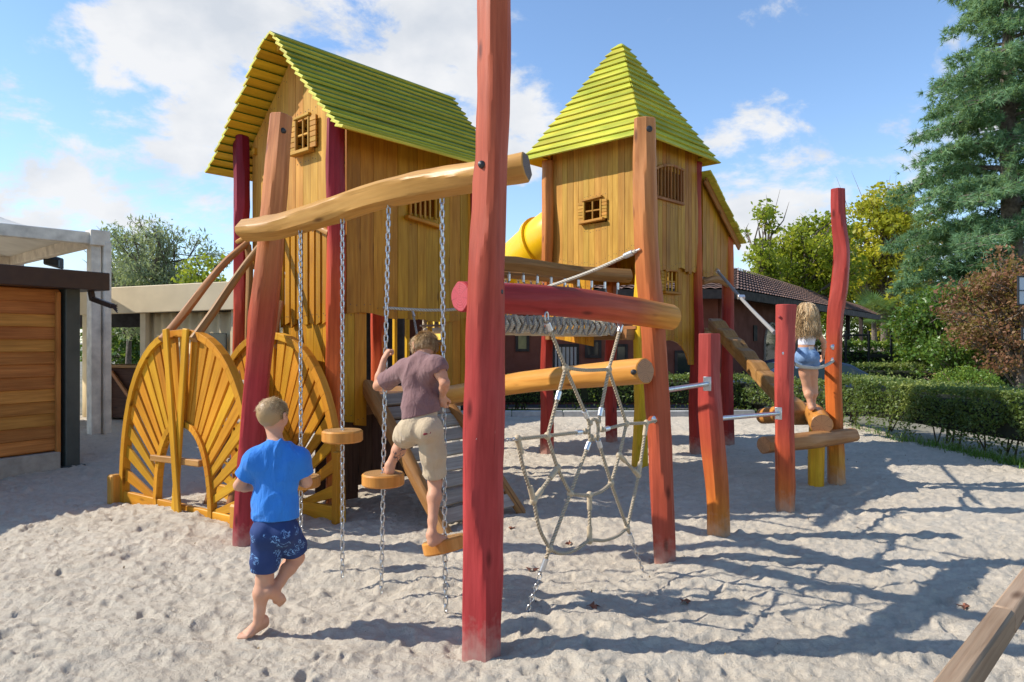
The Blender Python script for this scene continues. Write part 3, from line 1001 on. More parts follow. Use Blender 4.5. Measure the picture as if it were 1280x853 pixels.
# handrails from the front arch up to the house
for i, (x, vt, zt, lab) in enumerate(((-.27, 1.42, 2.54, 'bent wooden handrail rising from the front arch, outer one by the sky'), (.21, .88, 2.62, 'bent wooden handrail rising from the front arch, inner one behind the leaning post'))):
    b0 = Q1(x, 1.56, .06)
    e0 = H(-.05, vt, zt)
    t = thing('handrail', (b0[0], b0[1], 0), lab, 'handrail', 'bent handrails above the ladder')
    mid = (b0 + e0) / 2 + V(0, 0, .05)
    log('rail', [b0, b0 * .78 + e0 * .22 + V(0, 0, .015), mid, b0 * .25 + e0 * .75 + V(0, 0, .05), e0], [.042, .038, .036, .036, .034], M['brown_log'], t, 51 + i, 14, rough=.06)
    log('stile', [e0 - V(0, 0, .02), e0 + V(0, 0, -.3) + U * .02, e0 + V(0, 0, -.9), V(e0[0], e0[1], 1.0)], [.034, .036, .034, .034], M['brown_log'], t, 53 + i, 14, rough=.06)

# ================================================================== RAMP from the side opening down to the sand
rt_ = thing('ramp', on(600, 655), 'grey plank climbing ramp between two log stringers, below the playhouse opening', 'ramp')
rA, rB = H(.38, -.02, 1.06), H(1.22, -.02, 1.06)
gA, gB = on(557, 668), on(652, 641)
for (a, b, sd) in ((rA, gA, 61), (rB, gB, 62)):
    d = nrm(b - a)
    log('stringer', [a - d * .12, (a * .6 + b * .4) + V(0, 0, .03), b + d * .05], [.075, .072, .06] if sd == 61 else [.05, .05, .045], M['brown_log'], rt_, sd, 18, rough=.05)
mb = MB()
for k in range(9):
    q = (k + .5) / 9.4
    a, b = rA + (gA - rA) * q, rB + (gB - rB) * q
    d = nrm(b - a)
    mb.box((a + b) / 2 + V(0, 0, -.0), (np.linalg.norm(b - a) / 2 - .03, .066, .014), d, nrm(gA - rA), np.cross(d, nrm(gA - rA)), .004)
mb.build('tread', M['grey_wood'], rt_, smooth=False)

# ================================================================== BALANCE BEAM and its rope
bb = thing('balance_beam', (0.2, 5.4, 0), 'glossy amber balance log running from the playhouse opening to the right post', 'balance beam')
bR, bL = at(806, 464, 4.74), H(1.0, -.1, .98)
log('log', [bL, bL * .72 + bR * .28 + V(0, 0, .02), bL * .45 + bR * .55 + V(0, 0, .035), bL * .2 + bR * .8 + V(0, 0, .02), bR], [.085, .088, .088, .086, .088], M['amber_log'], bb, 71, 40, 'end_brown', .06, flat=.04)
bolt(bb, at(793, 465, 4.66), (0, -1, 0.1), .018)
hr = thing('handrail_rope', (0, 5.6, 0), 'pale handrail rope sagging from the playhouse wall to the right post, above the balance log', 'rope')
mb = MB()
r0, r1 = at(795, 314, 4.92), H(.5, -.04, 1.86)
rope_geo(mb, [r0, at(745, 337, 5.25), at(690, 357, 5.6), at(640, 372, 5.95), at(585, 385, 6.5), at(540, 388, 6.72), r1], .0135, 10, .05)
mb.build('rope', M['white_rope'], hr)
mb = MB()
u = nrm(at(745, 337, 5.25) - r0)
mb.tube([r0 + u * .03, r0 + u * .11], .02, 12)
mb.tube([r0 - u * .04, r0 + u * .04], .008, 8)
d2 = H(.86, -.04, 1.84)
mb.tube([d2, d2 + V(.02, -.02, -.05)], .012, 8)
mb.build('ferrule', M['ferrule'], hr)
mb = MB()
rope_geo(mb, [d2, d2 + V(.06, -.05, -.3), d2 + V(.1, -.1, -.62), bL + V(.3, -.25, .1)], .011, 8, .05)
mb.build('side_rope', M['grey_rope'], hr)

# ================================================================== TOWER
T0 = .816
TU, TW = V(math.cos(T0), math.sin(T0), 0), V(-math.sin(T0), math.cos(T0), 0)
TC = V(1.564, 8.6, 0)
tN = TC + (TU + TW) * .2
tw = thing('tower', (tN[0], tN[1], 0), 'square ochre wooden tower with pointed yellow green board roof', 'playhouse tower')
def T(s, v, z):
    return tN + TU * s + TW * v + V(0, 0, z)
DU, DW = 1.52, 1.46
for (s, v, z, m, sd, lab) in ((.13, .03, 4.05, 'yellow_post', 31, 'bright yellow corner post'), (0, DW, 4.05, 'tower_post', 32, 'corner post, orange above and red below'), (DU, 0, 4.05, 'bay_post', 33, None), (DU, DW, 4.05, 'tower_post', 34, None)):
    q = [T(s, v, -.05)] + [T(s + random.uniform(-.025, .025), v + random.uniform(-.025, .025), k) for k in np.linspace(.6, z - .4, 6)] + [T(s, v, z)]
    log('post', q, [.105, .1, .098, .095, .092, .09, .09, .085], M[m], tw, sd, 22, label=lab)
nL, nR = -TU, -TW
planks('left_wall', M['plank_pale'], tw, T(.06, .04, 0), TW, DW - .10, lambda s: 2.60 + .10 * math.sin(s * 3.3 + 2.2), lambda s: 4.25, nL, seed=21, wid=(.075, .105), holes=((.48, .80, 3.10, 3.40),), hem=.015)
window(tw, T(.035, .70, 3.27), -TW, nL, .26, .26, 2, .02, 'plank_pale', sw=.085)
planks('railing_panel', M['plank_yellow'], tw, T(-.05, .62, 0), TW, .74, lambda s: 1.48 + (s) * .16, lambda s: 2.36, nL, seed=22, wid=(.10, .13))
planks('right_wall', M['plank'], tw, T(.06, -.02, 0), TU, DU - .1, lambda s: 2.5, lambda s: 4.25, nR, seed=23, wid=(.08, .11), hem=.05, slant=.015, holes=((.43, .95, 3.42, 3.79),))
def arch_low(s):
    x = (s - .72) / .5
    return 1.22 + (.34 * math.sqrt(max(0, 1 - x * x)) if abs(x) < 1 else 0)
planks('right_wall', M['plank'], tw, T(.06, .02, 0), TU, DU - .1, arch_low, lambda s: 2.64, nR, seed=24, wid=(.08, .11), holes=((.56, .86, 2.2, 2.48),))
window(tw, T(.78, -.005, 2.34), TU, nR, .26, .26, -1, .0, 'plank', grid=(2, 1), sw=.09)
# arched vent with bars
vf = MB()
c0 = T(.70, -.05, 3.62)
vf.beam(c0 - TU * .36 - V(0, 0, .22), c0 + TU * .36 - V(0, 0, .22), .05, .04)
for k in range(8):
    x0, x1_ = -.36 + .09 * k, -.27 + .09 * k
    y = lambda x: .25 - .32 * (x - .12) ** 2 * (1.6 if x < .12 else .7)
    vf.beam(c0 + TU * x0 + V(0, 0, y(x0)), c0 + TU * x1_ + V(0, 0, y(x1_)), .045, .035)
for x in (-.35, .35):
    vf.beam(c0 + TU * x - V(0, 0, .22), c0 + TU * x + V(0, 0, y(x)), .035, .035, up=TU)
v_ = vf.build('vent', M['brown_trim'], tw, smooth=False)
vb = MB()
for k in range(8):
    x = -.29 + .082 * k
    vb.beam(c0 + TU * x - V(0, 0, .2), c0 + TU * x + V(0, 0, y(x)), .036, .02, up=TU)
vb.build('vent_bar', M['brown_trim'], v_, smooth=False)
planks('back_wall', M['plank'], tw, T(DU, .08, 0), TW, DW - .14, lambda s: 2.4, lambda s: 4.25, TU, seed=25, wid=(.12, .15))
planks('back_wall', M['plank'], tw, T(.08, DW, 0), TU, DU - .14, lambda s: 2.4, lambda s: 4.25, TW, seed=26, wid=(.12, .15))
dk = MB()
for k in range(10):
    dk.box(T(.1 + k * .145, DW / 2, 1.72), (DW / 2 - .03, .068, .022), TW, TU, (0, 0, 1), .004)
for v in (.1, DW - .1):
    dk.beam(T(-.12, v, 1.63), T(DU + .9, v, 1.63), .08, .13)
dk.build('deck', M['brown_log'], tw, smooth=False)
# pyramid roof of lapped boards
mb = MB()
nb = 17
RW = 1.90
apex = T(RW / 2 - .2, RW / 2 - .2, 5.69)
ez = 4.02
cor = [T(-.2, -.2, ez), T(RW - .2, -.2, ez), T(RW - .2, RW - .2, ez), T(-.2, RW - .2, ez)]
for k in range(nb):
    t0, t1 = k / nb, min(.995, (k + 1.25) / nb)
    for i in range(4):
        a, b = cor[i], cor[(i + 1) % 4]
        p0, p1_ = a + (apex - a) * t0, b + (apex - b) * t0
        q0, q1 = a + (apex - a) * t1, b + (apex - b) * t1
        up = nrm(np.cross(b - a, apex - a))
        up = up if up[2] > 0 else -up
        d = nrm(b - a)
        j0, j1 = random.uniform(-.006, .014), random.uniform(-.006, .014)
        lift = .036
        pts = [p0 + up * (lift + random.uniform(-.006, .006)) - d * (j0 + lift * .5 + .014), p1_ + up * (lift + random.uniform(-.006, .006)) + d * (j1 + lift * .5 + .014), q1 + up * .004 + d * .02, q0 + up * .004 - d * .02]
        pts = pts + [x + up * .026 for x in pts]
        pts[4] = pts[4] - d * .012; pts[5] = pts[5] + d * .012
        cen = sum(pts) / 8
        f = [[0, 1, 2, 3], [4, 5, 6, 7], [0, 1, 5, 4], [1, 2, 6, 5], [2, 3, 7, 6], [3, 0, 4, 7]]
        ff = []
        for q in f:
            nn = np.cross(pts[q[1]] - pts[q[0]], pts[q[2]] - pts[q[0]])
            m = sum(pts[x] for x in q) / 4
            ff.append(q if nn @ (m - cen) > 0 else q[::-1])
        g = [((p - cen) @ d, (p - cen)[2], (p - cen) @ up) for p in pts]
        mb.add(pts, ff, g, None, [1, 0, 2, 0, 0, 0])
mb.build('roof', [M['roof'], M['roof_under'], M['roof_edge']], tw, smooth=False, bevel=.004)
# side bay with a lean-to roof
def bay_top(s):
    return 3.92 - s * .80
planks('bay_wall', M['plank'], tw, T(DU + .09, -.02, 0), TU, .86, lambda s: 2.45, lambda s: bay_top(s) - .06, nR, seed=27, wid=(.09, .12), hem=.01)
mb = MB()
for k in range(13):
    s0 = -.04 + k * .086
    a0 = T(DU + s0 + .10, -.20, bay_top(s0 + .10) + .01)
    b0 = T(DU + s0 + .10, DW + .1, bay_top(s0 + .10) + .01)
    d = nrm(V(*(TU * .62), 0)[:3] + V(0, 0, -.5))
    d = nrm(TU * .75 + V(0, 0, -.52))
    mb.box((a0 + b0) / 2, (np.linalg.norm(b0 - a0) / 2 + random.uniform(-.01, .01), .06, .013), TW, d, np.cross(TW, d), .004)
mb.build('roof', M['roof_edge'], tw, smooth=False)
mb = MB(); mb.beam(T(DU + .05, -.10, bay_top(.05) - .07), T(DU + 1.12, -.10, bay_top(1.12) - .07), .03, .10)
mb.build('verge_board', M['brown_trim'], tw, smooth=False)
log('post', [T(DU + .93, 0, -.05), T(DU + .94, .02, 1.0), T(DU + .92, -.01, 2.0), T(DU + .93, 0, 3.1)], [.1, .095, .09, .088], M['bay_post'], tw, 35, 22, label='dark red outer post of the side bay')
log('post', [T(DU + .93, DW, -.05), T(DU + .93, DW, 3.1)], [.1, .09], M['bay_post'], tw, 36, 18)
log('lintel', [T(DU + .05, -.04, 2.38), T(DU + .5, -.04, 2.45), T(DU + .93, -.04, 2.38)], [.05, .055, .05], M['brown_log'], tw, 37, 14)
mb = MB()
for k in range(6):
    mb.box(T(DU + .08 + k * .145, DW / 2, 1.72), (DW / 2 - .03, .068, .022), TW, TU, (0, 0, 1), .004)
mb.build('deck', M['brown_log'], tw, smooth=False)
# ropes under the right arch
mb = MB()
for (x, v) in ((.55, .3), (.62, .3), (.75, .5), (.80, .5), (1.0, .2)):
    rope_geo(mb, [T(x, v, 1.7), T(x + .01, v, .9), T(x, v, .28)], .011, 6, .2)
    for z in (.5, .85, 1.2):
        mb.sphere(T(x, v, z), .022, 8, 5)
mb.build('climbing_rope', M['rope'], tw)

# ================================================================== TUBE SLIDE
sl = thing('tube_slide', (-.3, 10.9, 0), 'yellow plastic tube slide behind the playhouse and tower', 'slide')
M['slide'] = plain('yellow_plastic', (0.85, 0.50, 0.005), 0.28, 0.06, 3)
sp_ = [T(.55, DW - .1, 3.2), T(.5, DW + .35, 3.02), V(-.05, 11.2, 2.55), V(-.55, 11.0, 2.05), V(-.85, 10.45, 1.65), V(-.75, 9.95, 1.3)]
mb = MB()
mb.tube(sp_, .43, 32, step=.08, caps=False)
mb.build('tube', M['slide'], sl)
PP, _ = resample(np.array(sp_), np.full(len(sp_), .43), .08)
for k in range(9, len(PP) - 3, 9):
    d = nrm(PP[k + 1] - PP[k])
    f = MB(); f.tube([PP[k] - d * .035, PP[k] - d * .034, PP[k] + d * .034, PP[k] + d * .035], [.43, .475, .475, .43], 32, caps=False)
    f.build('flange', M['slide'], sl)
log('leg', [V(-.8, 10.2, 0), V(-.8, 10.2, 1.1)], [.06, .06], M['steel'], sl, 3, 12, rough=0)

# ================================================================== ROPE BRIDGE
br = thing('rope_bridge', (0.6, 8.6, 0), 'rope bridge with hanging grey ropes and log handrails between playhouse and tower', 'bridge')
fA, fB = V(-.62, 8.2, 2.47), T(-.08, .05, 2.36)
kA, kB = fA + TW * .8, T(-.08, .92, 2.36)
log('handrail', [fA, fA * .66 + fB * .34 + V(0, 0, .02), fA * .33 + fB * .67 - V(0, 0, .01), fB], [.10, .095, .088, .085], M['brown_log'], br, 81, 20, label='front log handrail')
log('handrail', [kA, (kA + kB) / 2, kB], [.06, .06, .06], M['brown_log'], br, 82, 16)
mb = MB(); mf = MB()
for (a, b, z, off) in ((fA, fB, 1.74, 0), (kA, kB, 1.74, .35)):
    for k in range(12):
        q = (k + .5 + off) / 12.4
        p = a + (b - a) * q - V(0, 0, .08)
        e = V(p[0], p[1], z) + V(.05 * (-1) ** k, 0, 0)
        rope_geo(mb, [p, e], .011, 6, .3)
        mf.tube([p - V(0, 0, .02), p - V(0, 0, .10)], .017, 8)
        mf.tube([p + V(.012 * math.cos(t), 0, .02 + .02 * math.sin(t)) for t in np.arange(8) / 8 * 2 * math.pi], .004, 5, closed=True)
mb.each('hanging_rope', M['grey_rope'], br)
mf.each('ferrule', M['ferrule'], br, 2)
mb = MB(); mw = MB()
n = 26
gA2, gB2 = V(-.55, 8.28, 1.76), T(-.16, .22, 1.72)
for k in range(n):
    q = (k + .5) / n
    p = gA2 + (gB2 - gA2) * q
    hgt = .075 + .012 * math.sin(k * 1.7)
    e = p + TW * .78
    sx = nrm(gB2 - gA2)
    path = [p + V(0, 0, hgt), p + V(0, 0, 0) - TW * .02 + sx * .02, p - V(0, 0, hgt), p - V(0, 0, hgt) + TW * .3, e - V(0, 0, hgt), e, e + V(0, 0, hgt), p + V(0, 0, hgt) + TW * .3]
    mb.tube([path[i] for i in (0, 1, 2, 3, 4, 5, 6, 7)], .031, 8, closed=True)
for k in range(11):
    q = (k + .2) / 11
    p = gA2 + (gB2 - gA2) * q - TW * .05
    s2 = (gB2 - gA2) / 11
    rope_geo(mw, [p + V(0, 0, .13), p + s2 * .25 - V(0, 0, .10), p + s2 * .6 - V(0, 0, .06), p + s2 * .95 + V(0, 0, .13)], .0055, 6, .04)
mb.build('rope_floor', rope_mat('pale_rope_mat', (0.78, 0.66, 0.48), (0.52, 0.42, 0.29)), br)
mw.each('lashing', M['grey_rope'], br)

# ================================================================== BALANCE TRAIL on the right
tr = thing('balance_trail', on(982, 640), 'red and orange posts joined by steel bars, with one log lying across them', 'balance trail')
sp2 = on(897, 672)
q1 = log('post', [at(899, 680, sp2[1]), at(896, 620, sp2[1]), at(891, 560, sp2[1]), at(887, 500, sp2[1]), at(886.5, 450, sp2[1]), at(886.5, 418, sp2[1])], [.088, .092, .096, .095, .09, .084], M['short_post'], tr, 91, 26, 'end_red', label='shortest post, red top and amber foot, leaning')
mpb = on(982, 639)
q2 = log('post', [at(982, 648, mpb[1]), at(981, 560, mpb[1]), at(980.5, 480, mpb[1]), at(982, 420, mpb[1]), at(983, 382, mpb[1])], [.09, .092, .092, .096, .098], M['mid_post'], tr, 92, 26, 'end_red', label='straight post with a flat red top')
tpb = on(1046, 604)
q3 = log('post', [at(1046, 612, tpb[1]), at(1044, 540, tpb[1]), at(1042, 470, tpb[1]), at(1044, 400, tpb[1]), at(1049.5, 358, tpb[1]), at(1052, 316, tpb[1]), at(1048, 277, tpb[1]), at(1047, 237, tpb[1])], [.098, .1, .1, .1, .098, .088, .078, .075], M['tall_post'], tr, 93, 26, 'end_red', label='tallest crooked post, red above and orange below')
log('cross_log', [at(955, 557, 6.78), at(1010, 551, 7.12), at(1066, 544, 7.66)], [.084, .088, .078], M['brown_log'], tr, 94, 28, 'end_brown', .06, flat=.12, label='log lying across the posts')
log('foot_log', [V(3.18, 9.0, .60), at(1010, 516, 8.0), at(1027, 531, 7.30)], [.10, .115, .112], M['amber_log'], tr, 95, 40, 'end_brown', .05, flat=.03, label='thick log end under the girl')
mb = MB(); c_ = at(1020, 500, 7.62)
log('prop', [V(c_[0], 7.62, -.05), V(c_[0] + .01, 7.62, .62)], [.09, .085], M['yellow_post'], tr, 96, 18)
def bar(a, b, da, db):
    mb = MB()
    mb.tube([a, b], .019, 14)
    o = mb.build('bar', M['steel'], tr)
    for p, d in ((a, da), (b, db)):
        if d is None: continue
        m2 = MB(); m2.box(p, (.03, .004, .055), nrm(np.cross(d, V(0, 0, 1))), d, (0, 0, 1), .002)
        m2.build('bracket', M['steel'], o)
bar(at(832, 488, 4.93), at(884, 480, sp2[1] - .10), None, V(-.5, -1, 0))
bar(at(898, 523.5, sp2[1] + .02), at(973, 517, mpb[1] - .10), None, V(-.5, -1, 0))
bolt(q1, at(887, 430, sp2[1] - .085), (0, -1, 0), .012, 'end_red')
bolt(q2, at(982, 442, mpb[1] - .095), (0, -1, 0), .024, 'steel')
bolt(q3, at(1043, 434, tpb[1] - .1), (0, -1, 0), .03, 'steel')
bolt(q3, at(1043, 450, tpb[1] - .1), (0, -1, 0), .026, 'steel')
bolt(q2, at(974, 396, mpb[1] - .09), (-.4, -1, 0), .012, 'end_red')
bolt(q2, at(987, 401, mpb[1] - .09), (.2, -1, 0), .012, 'end_red')
mb = MB()
rope_geo(mb, [at(993, 455, mpb[1] + .02), at(1004, 459, 6.85), at(1022, 460, 7.25), at(1034, 456, 7.5), at(1043, 450, 7.73)], .017, 10, .04)
mb.build('rope', M['white_rope'], tr, label='sagging grip rope between the two taller posts')
hr2 = thing('handrail_rope', (2.8, 8.6, 0), 'straight grey rope from the tower bay down to the flat topped red post', 'rope')
mb = MB(); rope_geo(mb, [at(896, 338, 10.1), at(930, 377, 8.6), at(968, 416, 6.72)], .02, 8, .1)
mb.build('rope', M['grey_rope'], hr2)
mb = MB()
a, b = at(896, 338, 10.1), at(930, 377, 8.6)
mb.tube([a, a + (b - a) * .06], .03, 8); c2_ = a + (b - a) * .88; mb.tube([c2_ - V(.03, 0, 0), c2_ + V(.05, 0, 0)], .03, 8)
mb.build('ferrule', M['ferrule'], hr2)
# notched stair log from the tower bay
sg = thing('stair_log', (3.1, 8.9, 0), 'amber log with notched steps running down from the tower bay to the log end', 'stair log')
a, b = at(893, 398, 10.2), at(1003, 514, 7.75)
mb = MB()
n = 8
d = (b - a)
sd = nrm(V(d[1], -d[0], 0))
prof = []
for k in range(n):
    p, q = a + d * (k / n), a + d * ((k + 1) / n)
    prof += [p + V(0, 0, .02), V(q[0], q[1], p[2] + .03)]
low = [b - V(0, 0, .20), a - V(0, 0, .20)]
for k in range(n):
    p, q = a + d * (k / n), a + d * ((k + 1) / n)
    m_ = p * .45 + q * .55
    pts = [p + V(0, 0, .0), V(m_[0], m_[1], p[2] - .045), q + V(0, 0, .0), q - V(0, 0, .16), p - V(0, 0, .16)]
    mb.prism([x - sd * .10 for x in pts], sd, .20, 0, .4, ax=nrm(d), g0=k * .4)
mb.build('step', M['brown_log'], sg, smooth=False, bevel=.02)

# ================================================================== FOREGROUND RAIL
rl = thing('rail_fence', (1.6, 2.4, 0), 'weathered square timber rail in the near corner, close to the camera', 'rail')
rd = nrm(V(.70, .72, 0))
r0 = V(1.07, 1.73, .695)
mb = MB()
mb.beam(r0 - rd * .5, r0 + rd * .62, .060, .080, ch=.008, tint=.35)
mb.build('rail', M['rail_wood'], rl, smooth=True)
mb = MB()
mb.beam(r0 + rd * .623, r0 + rd * 2.2, .060, .080, ch=.008, tint=.6)
mb.build('rail', M['rail_wood'], rl, smooth=True)
mb = MB(); l0 = V(1.33, 1.80, .58)
mb.beam(l0 - rd * .6, l0 + rd * 1.8, .04, .06, ch=.008, tint=.5)
mb.build('rail', M['rail_wood'], rl, smooth=True)
for k in (-.62, 2.0):
    mb = MB(); c = r0 + rd * k
    mb.box((c[0] + .07, c[1] - .07, .38), (.05, .05, .42), rd, V(rd[1], -rd[0], 0), (0, 0, 1), .01)
    mb.build('post', M['rail_wood'], rl)
# ================================================================== GROUND
def sand_z(x, y):
    """height of the trodden sand: hollows, heaps, footprints"""
    p = np.stack([x, y, np.zeros_like(x)], -1)
    big = fbm(p * .55, 2, 3) * .05
    mid = fbm(p * V(2.3, 2.9, 1) + .4 * vnoise(p * 3, 8)[..., None], 3, 11)
    fin = fbm(p * V(7.5, 9.5, 1), 3, 21, .55)
    ridge = 1 - np.abs(vnoise(p * V(4.6, 6.4, 1) + .5 * vnoise(p * 5, 2)[..., None], 33)) * 2
    lump = np.maximum(vnoise(p * V(11, 13, 1), 41), 0) ** 1.5
    vf = fbm(p * V(23, 29, 1), 3, 61, .68)
    cr = 1 - np.abs(vnoise(p * V(10, 13, 1) + .7 * vnoise(p * 9, 5)[..., None], 71)) * 2
    tr_ = .55 + .45 * np.clip(fbm(p * .9, 2, 91) * 2.2, -1, 1)
    return big + .016 * mid + .015 * fin + (.012 * ridge + .018 * lump) * tr_ + .0135 * vf + .009 * cr * (1.4 - tr_)

FOOT = []
_r = np.random.default_rng(5)
for _ in range(1500):
    FOOT.append((_r.uniform(-6, 7), 1.9 + 7.5 * _r.random() ** 1.4, _r.uniform(0, math.pi), _r.uniform(.45, 1.15), .004 + .020 * _r.random() ** 1.5))

ROW = .0036
ys = [.9]
while ys[-1] < 15.0:
    ys.append(ys[-1] * (1 + ROW) + .0012)
ys = np.array(ys)
ks = np.linspace(-1.02, 1.02, 900)
KX, YY = np.meshgrid(ks, ys)
XX = KX * (YY + .25)
ZZ = sand_z(XX, YY)
for (fx, fy, a, sc, dp) in FOOT:
    i0, i1 = np.searchsorted(ys, fy - .3), np.searchsorted(ys, fy + .3)
    k0, k1 = np.searchsorted(ks, (fx - .3) / (fy + .25) - .02), np.searchsorted(ks, (fx + .3) / (fy + .25) + .02)
    if i1 <= i0 or k1 <= k0:
        continue
    dx, dy = XX[i0:i1, k0:k1] - fx, YY[i0:i1, k0:k1] - fy
    u_ = (dx * math.cos(a) + dy * math.sin(a)) / (.115 * sc)
    v_ = (-dx * math.sin(a) + dy * math.cos(a)) / (.055 * sc)
    d2 = np.sqrt(u_ * u_ + v_ * v_)
    d2 = d2 * (1 + .45 * vnoise(np.stack([dx * 14 + fx * 3, dy * 14, dx * 0 + a], -1), 7))
    ZZ[i0:i1, k0:k1] += -dp * np.exp(-(d2 ** 2.6)) * (.75 + .35 * u_.clip(-1, 1)) + dp * .5 * np.exp(-((d2 - 1.35) / .38) ** 2) * (.55 + .45 * np.sign(u_))
HEAPS = [(-2.5, 5.75, .7, .06), (-3.3, 6.3, .8, .05), (-.142, 3.5, .28, -.015), (.35, 3.62, .5, .05), (1.3, 4.75, .35, .04), (1.06, 4.95, .2, -.02)] + [(p_[0], p_[1], .26, -.035) for p_ in STEP] + [(p_[0] + .3, p_[1] + .1, .2, .025) for p_ in STEP]
for (hx, hy, r, h) in HEAPS:
    ZZ += h * np.exp(-((XX - hx) ** 2 + (YY - hy) ** 2) / r ** 2)
edge = np.clip((YY - 13.2) / 1.6, 0, 1)
ZZ = ZZ * (1 - .8 * edge) - .02 * edge
nr, nc = XX.shape
idx = np.arange(nr * nc).reshape(nr, nc)
f = np.stack([idx[:-1, :-1], idx[:-1, 1:], idx[1:, 1:], idx[1:, :-1]], -1).reshape(-1, 4)
cy = (YY[:-1, :-1] + YY[1:, 1:]).ravel() / 2
cx = (XX[:-1, :-1] + XX[1:, 1:]).ravel() / 2
keep = (cy < 14.86) & ~((cx > 6.3) & (cy > 9)) | (cx < -2)
f = f[keep]
def sand_h(x, y):
    return float(sand_z(np.array([x], float), np.array([y], float))[0]) + sum(h * math.exp(-((x - hx) ** 2 + (y - hy) ** 2) / r ** 2) for hx, hy, r, h in HEAPS)

t = NT('sand')
co = t.n('ShaderNodeTexCoord').outputs['Object']
n1 = t.noise(co, 1.1, 5)
n2 = t.noise(co, 14, 6, rough=.65)
n3 = t.noise(co, 260, 3, rough=.7)
n4 = t.noise(co, 95, 4, rough=.75)
n5 = t.noise(co, 32, 3, rough=.6)
col = t.mix(t.mr(n1, .3, .7), (0.69, 0.605, 0.48), (0.585, 0.505, 0.39))
col = t.mix(t.mr(n2, .35, .75, 0, .5), col, (0.40, 0.345, 0.27))
col = t.mix(t.mr(n3, .56, .74, 0, .5), col, (0.25, 0.215, 0.17))
col = t.mix(t.mr(n3, .22, .40, .45, 0), col, (0.78, 0.74, 0.66))
t.l(col, t.b.inputs['Base Color'])
t.b.inputs['Roughness'].default_value = 0.95
t.b.inputs['Specular IOR Level'].default_value = 0.15
col2 = t.mix(t.mr(n4, .60, .70, 0, .38), col, (0.26, 0.22, 0.165))
col2 = t.mix(t.mr(t.math('MULTIPLY', n4, n5), .36, .44, 0, .5), col2, (0.70, 0.65, 0.56))
n6 = t.noise(t.mapping(co, (1.0, 1.5, 1.0)), 7.5, 5, rough=.7, dist=.4)
col2 = t.mix(t.mr(n6, .60, .70, 0, .42), col2, (0.36, 0.30, 0.22))
t.l(col2, t.b.inputs['Base Color'])
hh = t.math('ADD', t.math('ADD', t.math('MULTIPLY', n2, .7), t.math('MULTIPLY', n4, .55)), t.math('ADD', t.math('MULTIPLY', n3, .25), t.math('MULTIPLY', n5, .5)))
t.bump(hh, 1.0, .024)
M['sand'] = t.m
fastmesh('sand', np.stack([XX, YY, ZZ], -1).reshape(-1, 3), f, M['sand'], smooth=True, kind='structure')

def sheet(name, pts, mat, **k):
    mb = MB()
    mb.add(pts, [list(range(len(pts)))])
    return mb.build(name, mat, None, smooth=False, **k)
t = NT('dry_soil')
co = t.n('ShaderNodeTexCoord').outputs['Object']
n1 = t.noise(co, .5, 6); n2 = t.noise(co, 9, 6)
col = t.mix(t.mr(n1, .35, .65), (0.30, 0.26, 0.20), (0.16, 0.16, 0.10))
col = t.mix(t.mr(n2, .4, .7, 0, .5), col, (0.10, 0.09, 0.06))
t.l(col, t.b.inputs['Base Color']); t.b.inputs['Roughness'].default_value = .95
sheet('ground', [(-400, -60, -.16), (400, -60, -.16), (400, 900, -.16), (-400, 900, -.16)], t.m, kind='structure')
# sandy apron beyond the fine mesh, below it
mb = MB()
mb.add([(-16, -3, -.13), (9, -3, -.13), (6.2, 13.5, -.13), (5.2, 14.9, -.13), (-16, 14.9, -.13)], [[0, 1, 2, 3, 4]])
mb.build('sand_bed', M['sand'], None, smooth=False, kind='structure')
# paved path behind the hedge
sheet('path', [(-3, 16.6, -.05), (9.0, 16.6, -.05), (20, 30, -.05), (14, 34, -.05), (6.2, 17.9, -.05), (-3, 17.9, -.05)], plain('asphalt', (0.10, 0.10, 0.105), .85, .2, 20, .2), kind='structure')
# stone edging between the sand and the grass
mb = MB()
E0, E1 = V(-3.2, 14.75, 0), V(5.1, 14.85, 0)
edge_pts = [E0, V(0, 14.75, 0), V(3.2, 14.75, 0), E1]
for a, b in zip(edge_pts[:-1], edge_pts[1:]):
    k = max(1, int(np.linalg.norm(b - a) / 1.0))
    for i in range(k):
        p, q = a + (b - a) * i / k, a + (b - a) * (i + .99) / k
        mb.beam(p + V(0, .07, .0), q + V(0, .07, .0), .12, .20, ch=.012)
mb.build('kerb', plain('concrete_kerb', (0.42, 0.42, 0.40), .85, .15, 8, .2, tint=.1), None, kind='structure')
# lawn strip
sheet('lawn_soil', [(-3.2, 14.88, -.03), (5.2, 14.98, -.03), (5.4, 16.2, -.03), (-3.2, 16.6, -.03)], plain('lawn_soil', (0.07, 0.09, 0.03), .95, .3, 4), kind='structure')
def blades(name, P, h, w, mat, lean=.35, seed=3, **k):
    r = np.random.default_rng(seed)
    n = len(P)
    a = r.uniform(0, 2 * np.pi, n)
    hh = h * r.uniform(.5, 1.25, n)
    d = np.stack([np.cos(a), np.sin(a), np.zeros(n)], -1)
    tip = P + d * (hh * lean * r.uniform(.2, 1.4, n))[:, None] + np.stack([0 * a, 0 * a, hh], -1)
    s = np.stack([-np.sin(a), np.cos(a), np.zeros(n)], -1) * w
    v = np.stack([P - s, P + s, tip], 1).reshape(-1, 3)
    return fastmesh(name, v, np.arange(3 * n).reshape(n, 3), mat, None, np.repeat(r.random(n), 3), **k)
M['grass'] = leafmat('grass', (0.05, 0.13, 0.02), (0.10, 0.24, 0.03), (0.20, 0.30, 0.06), .3)
r_ = np.random.default_rng(2)
gp = np.stack([r_.uniform(-3.2, 5.2, 16000), r_.uniform(14.9, 15.9, 16000), np.full(16000, -.03)], -1)
blades('grass', gp, .08, .006, M['grass'], seed=3, kind='stuff')
gx = r_.uniform(0, 1, 2600)
